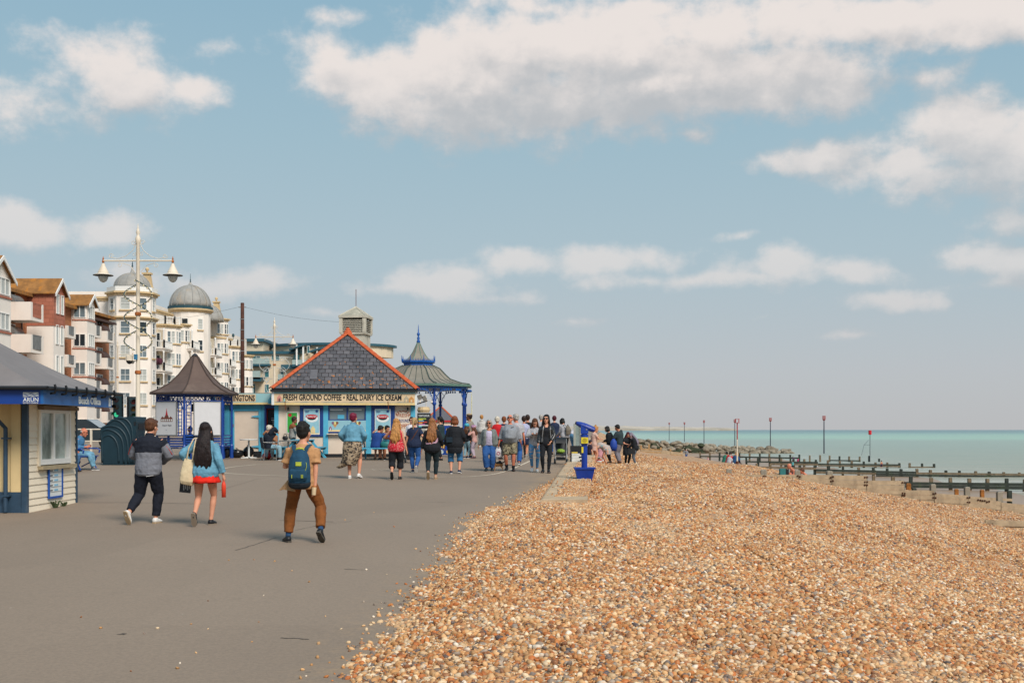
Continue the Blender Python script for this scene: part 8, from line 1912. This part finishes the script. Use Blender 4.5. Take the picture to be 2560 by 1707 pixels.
    # cap man, helmet kids, white hoodie
    t, f = person('bearded man in a beige flat cap and stone jacket looking left', 1176, 45.0, 1.76, 75, F0(sex='m', feet=STAND, head=(-4, 0)), SKD, ('short', H_DBR), dict(m=fab('stone_jacket', '#817a6c'), sleeve=.97, hem=-.13, inf=.04, name='jacket'), dict(m=C_BLACK), (S_BLACK, S_BLACK))
    b = MB(); b.ell(f.headp((0,-.005,.085)), (.1,.115,.05), 12, 7); b.ell(f.headp((0,.09,.07)), (.07,.05,.015), 10, 5); b.obj('flat_cap', fab('cap_beige', '#a08a6a'), t, smooth=True); MB().ell(f.headp((0,.055,-.09)), (.055,.045,.045), 10, 7).obj('beard', H_DBR, t, smooth=True)
    for lab, px, d, H, fc, mh, tp, bt, sh, hs in (('child in a turquoise helmet, dark top and pale blue trousers', 1166, 44.3, 1.36, -30, mat('helmet_turquoise', '#3c9bb0', .3), C_BLACK, C_PJEAN, (S_NAVY, S_WSOLE), None), ('girl on roller skates in a rainbow helmet and pink top eating', 1186, 44.2, 1.30, 70, mat('helmet_rainbow', '#a77d9e', .3, .5, 7, dirt='#c8a24e', dirt_amt=.9), fab('dusty_pink', '#bb8f86'), fab('pale_lilac_legging', '#a99aa6'), (mat('skate_purple', '#5a3a48', .5), mat('skate_wheel', '#4a2a35')), [(-.08,.2,1.36,-1,-.3,-.6),(.08,.2,1.34,1,-.3,-.6)])):
        t, f = person(lab, px, d, H, fc, Fig('f', .95, .91, 2, hands=hs), SK, ('long', H_BRN, .2), dict(m=tp, sleeve=.9, hem=-.1, inf=.03), dict(m=bt), sh); M = f.HM.to_3x3()
        b = MB(); b.ell(f.headp((0,-.01,.055)), (.115,.135,.095), 14, 8, M); b.obj('helmet', mh, t, smooth=True)
        if hs:
            b = MB()
            for A, p, yw in f.feet:
                for q in (-.05, .04, .12): b.lathe([(.035, -.02), (.035, .02)], 8, (A.x, A.y+q, .03))
            b.obj('wheel_row', mat('skate_wheel', '#4a2a35'), t)
    person('distant person in a white hooded top walking away beyond the helmeted girl', 1204, 58, 1.68, 0, F0(feet=STEP), SK, ('short', H_BLD), dict(m=fab('off_white', '#b7b4b0'), sleeve=.97, hem=-.12, inf=.045, hood=True), dict(m=C_GREY), (S_WHITE, S_WSOLE))
    person('dark haired woman in sunglasses and a dark green jacket in profile by the blue banner', 1103, 42.4, 1.66, 80, F0(feet=STAND, head=(0, 5)), SK, ('ponytail', H_BLK, .3), dict(m=fab('bottle_green', '#1c3136'), sleeve=.97, hem=-.1, inf=.035), dict(m=C_BLACK), (S_BLACK, S_BLACK), glasses='sunglasses')
    person('woman in sunglasses facing us behind the woman in navy', 1029, 42.8, 1.64, 180, F0(feet=STAND, head=(0, 8)), SK, ('short', H_DBR), dict(m=C_WHITE, sleeve=.5, hem=-.1, inf=.03), dict(m=C_NAVY), (S_BLACK, S_BLACK), glasses='sunglasses')
    t, f = person('man in a black and white striped jumper with tan shoulders carrying a white cup', 731, 44.0, 1.64, -80, F0(sex='m', feet=STAND, head=(8, 0), hands=[(-.1, .34, 1.02, -1, -.4, -.4), (.08, .34, 1.0, 1, -.4, -.4)]), SKD, ('short', H_DBR), [dict(m=None or stripe_mat(), sleeve=.95, s0=.2, hem=-.1, hi=.36, inf=.035, name='jumper'), dict(m=fab('tan_yoke', '#7d4a28'), sleeve=.22, hem=.30, hi=.505, inf=.039, name='jumper_yoke')], dict(m=C_BLACK), (S_BLACK, S_BLACK), glasses='sunglasses')
    cp = thing('cup', 'white takeaway cup in the striped jumper man\'s hand', 'cup', P(t, (.0, .44, 1.05))); MB().lathe([(.03, -.05), (.042, .06)], 10).obj('cup_body', M_PWHITE, cp); MB().lathe([(.044, .06), (.04, .075)], 10).obj('lid', M_PWHITE, cp)
    # seated at the kiosk
    SEAT = dict(pel=.50, feet=[(-.12, .42, .082, 0, -4), (.12, .44, .082, 0, 4)])
    sit = lambda **k: Fig(k.pop('sex', 'f'), k.pop('g', 1.1), k.pop('pel', .53), k.pop('lean', 6), k.pop('twist', 0), k.pop('head', (0, 0)), feet=k.pop('feet', SEAT['feet']), poleL=(0, .6, 1), poleR=(0, .6, 1), **k)
    person('white haired man in a dark coat and pale jeans sitting on the dark chair', 669, 42.2, 1.72, -65, sit(sex='m', g=1.15, lean=4, hands=[(-.05, .3, 1.02), (.1, .34, 1.08)]), SK, ('short', H_WHT), dict(m=fab('dark_coat', '#151d2b'), sleeve=.97, hem=-.1, inf=.05, name='coat', ak=1.15), dict(m=C_PJEAN, wide=.02), (S_BLACK, S_WSOLE))
    person('blonde woman in sunglasses and a tan top sitting beside the white haired man', 683, 43.1, 1.62, 172, sit(head=(0, 5), hands=[(-.1, .25, .85), (.12, .3, 1.2, 1, .3, -.6)]), SK, ('bob', H_BLD), dict(m=fab('tan_top', '#9c6b4a'), sleeve=.9, hem=-.08, inf=.03), dict(m=C_PJEAN), (S_BRN, S_DSOLE), glasses='sunglasses')
    person('man in a royal blue jumper and dark red shorts sitting at the picnic table', 939, 42.25, 1.76, -28, sit(sex='m', g=1.15, lean=20, head=(10, 30), hands=[(-.1, .42, 1.0), (.2, .42, .98)]), SKT, ('short', H_BLK), dict(m=fab('royal_blue', '#123a7a'), sleeve=.97, hem=-.08, inf=.035, name='jumper'), dict(m=fab('dark_red', '#5e1220'), len=.48, inf=.025, name='shorts'), (S_BLACK, S_WSOLE))
    person('woman in sunglasses sitting across the picnic table, facing us', 951, 43.65, 1.60, 175, sit(hands=[(-.1, .3, 1.05), (.05, .28, 1.25, 1, .2, -.5)]), SK, ('short', H_DBR), dict(m=C_LGREY, sleeve=.4, hem=-.08, inf=.03), dict(m=C_NAVY, len=.5), (S_BRN, S_DSOLE), glasses='sunglasses')
    person('black haired man in a navy top on the far side of the picnic table', 965, 43.7, 1.70, 190, sit(sex='m', head=(8, -40), lean=12), SKT, ('short', H_BLK), dict(m=C_NAVY, sleeve=.97, hem=-.08, inf=.035), dict(m=C_BLACK, len=.5), (S_BRN, S_DSOLE))
    person('man sitting inside the shelter, seen through the gap between posters', 475, 44.3, 1.70, 180, sit(sex='m', pel=.47, lean=-2), SKT, ('short', H_BLK), dict(m=fab('mid_blue', '#2a5a86'), sleeve=.97, hem=-.08, inf=.035), dict(m=C_BLACK), (S_BLACK, S_BLACK), z=ground(43.6))
    # two men on the bench by the office
    person('bald man in glasses, blue shirt and pale ripped jeans sitting on the blue bench', 0, 35.6, 1.76, -90, sit(sex='m', g=1.08, lean=14, head=(10, 0), hands=[(-.12, .3, .74), (.16, .32, .72)], feet=[(-.13, .46, .082, 0, -4), (.12, .58, .082, 0, 6)]), SKR, ('fringe', H_GRY), dict(m=fab('chambray', '#3f6f94', var=.16), sleeve=.95, hem=-.08, inf=.036, name='shirt', collar=True), dict(m=fab('worn_jean', '#6593aa', scale=5, var=.3), wide=.03), (S_GREY, S_WSOLE), glasses='spectacles', x=-13.62, vox=.014, socks=(C_WHITE, .86))
    person('second man on the blue bench, half hidden by the office, hand on his knee', 0, 34.5, 1.74, -90, sit(sex='m', lean=8, hands=[(-.12, .3, .74), (.14, .40, .64)], feet=[(-.12, .34, .082, 0, -4), (.12, .30, .082, 0, 4)]), SKR, ('short', H_GRY), dict(m=fab('pale_blue_shirt', '#7e93ab'), sleeve=.9, hem=-.08, inf=.035), dict(m=fab('worn_blue', '#3f6488')), (S_BLACK, S_BLACK), x=-13.62, vox=.014)
def stripe_mat(key='cloth_stripes', a='#b9b5ac', c='#23242a', k=34.0, ax=2):
    if key in _mats: return _mats[key]
    m = bpy.data.materials.new(key); m.use_nodes = True; n = NT(m.node_tree); b = m.node_tree.nodes['Principled BSDF']; s = n.n('ShaderNodeSeparateXYZ', i={0: n.n('ShaderNodeTexCoord').outputs['Object']}).outputs[ax]
    n.l(n.mix(n.smooth(n.math('FRACT', n.math('MULTIPLY', s, k)), .45, .55), lin(a), lin(c)), b.inputs['Base Color']); b.inputs['Roughness'].default_value = .85; _mats[key] = m; return m
behind_row()
def beach_people():
    F0 = lambda **k: Fig(k.pop('sex', 'f'), k.pop('g', 1.1), k.pop('pel', .91), k.pop('lean', 3), 0, k.pop('head', (0, 0)), **k)
    def zb(px, d): return beach_z(gx(px, d), d)
    def pb(lab, px, d, H, fc, f, *a, **k): return person(lab, px, d, H, fc, f, *a, z=zb(px, d)+k.pop('dz', 0), **k)
    CP = fab('pale_pink_dress', '#c0a093')
    def dress(t, f, m, z0=1.2, z1=.55, w=.2, dp=.15):
        b = MB(); b.tube([(0,0,z0),(0,0,.95),(0,0,(z1+.95)/2),(0,0,z1)], [(.14,.11),(.18,.14),(w,dp),(w,dp)], 14, right=(1,0,0)); return child_mesh(b, 'dress', m, t, .02)
    t, f = pb('woman in a short pale pink dress looking down at her hands, right of the telescope', 1484, 46.2, 1.62, -75, F0(head=(18, 0), hands=[(-.06, .32, 1.12, -1, -.3, -.5), (.06, .32, 1.12, 1, -.3, -.5)], feet=STAND), SK, ('bun', H_BLD), dict(m=CP, sleeve=.3, hem=-.1, inf=.025), None, (mat('sandal_red', '#8f2a26'), S_BRN)); dress(t, f, CP, 1.2, .62, .2, .16)
    t, f = pb('small boy in a dark cap, plum top and dark shorts behind the telescope post', 1474, 45.2, 1.06, -60, F0(g=1.0, feet=STAND), SK, ('short', H_DBR), dict(m=fab('plum', '#2b2030'), sleeve=.5, hem=-.12, inf=.04), dict(m=fab('olive_black', '#23251c'), len=.45, inf=.03, name='shorts'), (mat('shoe_red', '#a3222b'), S_WSOLE))
    b = MB(); b.ell(f.headp((0,-.01,.06)), (.1,.115,.08), 12, 7); b.ell(f.headp((0,.12,.05)), (.07,.06,.012), 10, 5); b.obj('cap', fab('cap_navy', '#18233c'), t, smooth=True)
    MS = stripe_mat('cloth_candy_stripes', '#c9a08c', '#7f9aa0', 22.0, 0)
    t, f = pb('girl in a candy striped dress bending over on the shingle', 1515, 47.2, 1.30, 85, F0(lean=70, pel=.88, head=(10, 0), hands=[(-.12, .62, .55), (.12, .62, .5)], feet=STAND, g=1.0), SK, ('short', H_BLD), dict(m=MS, sleeve=.3, hem=-.15, inf=.06, flare=.08), None, (S_BRN, S_BRN))
    b = MB(); b.tube([(0,.1,1.0),(0,-.06,.92),(0,-.1,.75),(0,-.1,.55)], [(.18,.14),(.24,.2),(.27,.22),(.26,.2)], 14, right=(1,0,0)); child_mesh(b, 'dress', MS, t, .02)
    pb('brown haired child in pink and white crouching by the red bucket', 1500, 48.0, 1.25, -20, Fig('f', 1, .42, 20, feet=[(-.12,.05,.082,0,-8),(.12,.08,.082,0,8)], hands=[(-.1,.4,.5),(.15,.4,.5)]), SK, ('long', H_BRN, .25), dict(m=fab('soft_rose', '#b88790'), sleeve=.9, hem=-.1, inf=.03), dict(m=C_WHITE), (S_WHITE, S_WSOLE))
    pb('woman with curly black hair dressed in black, standing beside the man in the green hoodie', 1526, 48.6, 1.62, 70, F0(g=1.15, head=(14, 0), lean=8, hands=[(-.1,.3,1.0),(.1,.3,1.0)]), SK, ('bob', H_BLK), dict(m=C_BLACK, sleeve=.97, hem=-.15, inf=.045), dict(m=C_BLACK), (S_BLACK, S_BLACK))
    t, f = pb('man in a dark green hoodie and grey joggers looking down, on the shingle', 1549, 48.2, 1.70, 60, F0(sex='m', g=1.12, head=(20, 0), hands=[(-.1,.3,1.06,-1,-.3,-.4),(.1,.3,1.06,1,-.3,-.4)]), SKT, ('short', H_BLK), dict(m=fab('dark_green_hoodie', '#26363a'), sleeve=.97, hem=-.1, inf=.05, hood=True, name='hoodie', ak=1.15), dict(m=fab('grey_jogger', '#74727b'), inf=.03), (S_BLACK, S_BLACK))
    bg = thing('blue_sack', 'bright blue drawstring bag between the woman in black and the green hoodie man', 'bag', (gx(1534, 47.8), 47.8, zb(1534, 47.8)+.62)); b = MB(); b.tube([(0,0,-.1),(0,0,.1),(0,0,.3),(0,0,.42)], [(.12,.08),(.16,.1),(.13,.08),(.04,.03)], 10, right=(1,0,0)); b.obj('body', mat('sack_blue', '#173e94', .6, .1), bg, smooth=True); MB().tube([(0,0,.42),(.08,.0,.6)], .012, 5).obj('cord', M_DGREY, bg)
    t, f = pb('woman with dark red hair in a black dress looking at something in her hands', 1567, 47.0, 1.40, 205, F0(head=(24, 0), hands=[(-.05,.26,1.05,-1,-.3,-.4),(.05,.26,1.05,1,-.3,-.4)]), SK, ('long', H_MAG, .3), dict(m=C_BLACK, sleeve=.4, hem=-.15, inf=.04), dict(m=C_BLACK), (S_BLACK, S_BLACK)); dress(t, f, C_BLACK, 1.2, .5, .22, .18)
    t, f = pb('woman with lilac grey hair, black coat and grey jeans on the shingle', 1589, 46.8, 1.42, 75, F0(lean=12, head=(24, 0), hands=[(-.08,.3,1.0),(.08,.3,1.0)]), SK, ('long', H_LIL, .3), dict(m=C_BLACK, sleeve=.97, hem=-.15, inf=.045, name='coat'), dict(m=fab('grey_jean', '#55606b'), inf=.01), (S_BLACK, S_BLACK))
    hb = thing('black_shoulder_bag', 'black bag hanging between the two women at the right of the group', 'bag', (gx(1579, 46.5), 46.5, zb(1579, 46.5)+.55)); MB().bx(-.14,.14,-.06,.06,-.1,.14).obj('body', M_BLACK, hb); MB().tube([(-.12,0,.13),(-.02,0,.5),(.1,0,.62)], .012, 5).obj('strap', M_BLACK, hb)
    bk = thing('bucket', 'red and white toy bucket on the shingle by the crouching child', 'bucket', (gx(1497, 46.4), 46.4, zb(1497, 46.4))); MB().lathe([(.1, 0), (.13, .2), (.14, .21)], 12).obj('pail', mat('bucket_red', '#c03434', .4), bk); MB().lathe([(.122, .11), (.131, .17)], 12).obj('white_band', M_PWHITE, bk); MB().tube([(.13*math.cos(R(180*i/8)), 0, .2+.1*math.sin(R(180*i/8))) for i in range(9)], .008, 5).obj('handle', M_PWHITE, bk)
    mt = thing('orange_mat', 'flat orange beach mat beside the toy bucket', 'mat', (gx(1486, 45.6), 45.6, zb(1486, 45.6)+.01)); MB().bx(-.3,.3,-.2,.2,0,.03).obj('sheet', mat('mat_orange', '#d24a24'), mt)
    # farther down the beach
    sit = lambda **k: Fig(k.pop('sex', 'f'), k.pop('g', 1.15), k.pop('pel', .16), k.pop('lean', 22), 0, k.pop('head', (5, 0)), feet=[(-.14, .55, .09, -10, -8), (.14, .55, .09, -10, 8)], poleL=(0, .3, 1), poleR=(0, .3, 1), hands=[(-.16, .42, .42), (.16, .42, .42)], **k)
    D = 77
    for lab, px, dd, m, hr, H in (('person in a green and black jacket sitting on the shingle, leftmost of four', 1812, 79, fab('jacket_green', '#2a6a58'), H_BLK, 1.7), ('person in a bright red jacket sitting on the shingle beside the marker pole', 1821, 77, C_RED, H_DBR, 1.7), ('blonde person in a deep blue jacket sitting on the shingle, rightmost of four', 1837, 73, fab('jacket_blue', '#17456e'), H_BLD, 1.55)):
        pb(lab, px, dd, H, -40, sit(), SKT, ('long', hr, .15) if hr is H_BLD else ('short', hr), dict(m=m, sleeve=.97, hem=-.1, inf=.06, name='jacket', hood=True), dict(m=C_NAVY, inf=.02), (S_BLACK, S_BLACK))
    pb('small child in a pale grey hooded top sitting in front of the red jacket', 1822, 72, 1.1, -40, sit(), SK, ('short', H_GRY), dict(m=C_LGREY, sleeve=.97, hem=-.1, inf=.07, hood=True), dict(m=C_GREY), (S_WHITE, S_WSOLE))
    pb('distant man in a grey hooded top and jeans with one arm out, near the rocks', 1716, 172, 1.62, 150, F0(sex='m', hands=[(-.3,.1,.9),(.5,.25,1.0)]), SK, ('short', H_GRY), dict(m=C_GREY, sleeve=.97, hem=-.1, inf=.05), dict(m=C_JEAN), (S_BLACK, S_BLACK), vox=.03)
    pb('tiny girl in an orange top sitting far down the beach', 1777, 112, 1.2, 20, sit(), SK, ('long', H_BLK, .2), dict(m=fab('orange', '#c4441c'), sleeve=.9, hem=-.1, inf=.06), dict(m=fab('orange', '#c4441c')), (S_BLACK, S_BLACK), vox=.03)
    pb('tiny child in white and pink standing far down the beach', 1770, 118, 1.05, 160, F0(), SK, ('short', H_BRN), dict(m=fab('blush', '#b98f95'), sleeve=.9, hem=-.1, inf=.04), dict(m=C_LGREY), (S_BLACK, S_BLACK), vox=.03)
    lump = thing('dark_blanket', 'dark blanket lying in a low heap on the shingle', 'blanket', (gx(1741, 105), 105, zb(1741, 105))); b = MB(); b.ell((0,0,.08), (.55,.3,.2), 14, 8); b.v = [tuple(Vector(p)*(1+.2*mnoise.noise(Vector(p)*4))) for p in b.v]; b.obj('cloth', fab('blanket_dark', '#22242b'), lump, smooth=True)
    pb('child in a turquoise t-shirt paddling near the groynes', 1982, 140, 1.12, 10, F0(feet=STEP), SK, ('short', H_DBR), dict(m=fab('turquoise', '#4f8f92'), sleeve=.45, hem=-.15, inf=.05), dict(m=C_NAVY, len=.5, name='shorts'), None, vox=.03)
    pb('tiny child in purple playing at the far groyne', 1985, 165, 1.1, 60, F0(lean=20), SK, ('short', H_DBR), dict(m=fab('violet', '#4a2a56'), sleeve=.9, hem=-.1, inf=.05), dict(m=C_NAVY), None, vox=.03)
    pb('tiny child in bright pink playing at the far groyne', 1994, 162, 1.0, -60, F0(lean=30), SK, ('short', H_BRN), dict(m=fab('hot_pink', '#a8325e'), sleeve=.9, hem=-.1, inf=.05), dict(m=fab('hot_pink', '#a8325e')), None, vox=.03)
    pb('bare chested boy in dark purple shorts standing in the shallows between groynes', 2204, 146, 1.12, 15, F0(sex='m'), SKT, ('short', H_BLK), None, dict(m=fab('purple_short', '#2f2040'), len=.5, inf=.03, name='shorts'), None, vox=.03)
    for lab, px, dz, hr in (('bare shouldered man sunbathing behind the pale groyne, left of two', 1990, -.25, ('fringe', H_GRY)), ('brown haired sunbather lying behind the pale groyne, right of two', 2022, -.35, ('short', H_BRN))):
        pb(lab, px, 52.5, 1.7, 100, sit(sex='m', lean=25), SKR, hr, None, dict(m=C_NAVY, len=.5, inf=.03, name='shorts'), None, dz=dz)
    cb = thing('cool_bag', 'small teal and black bag on the shingle behind the pale groyne', 'bag', (gx(1960, 52), 52, zb(1960, 52))); MB().bx(-.2,.05,-.12,.12,0,.3).obj('body', mat('cool_teal', '#2c6f70'), cb); MB().bx(.052,.2,-.12,.12,0,.27).obj('pocket', M_BLACK, cb)
beach_people()
bake_all()
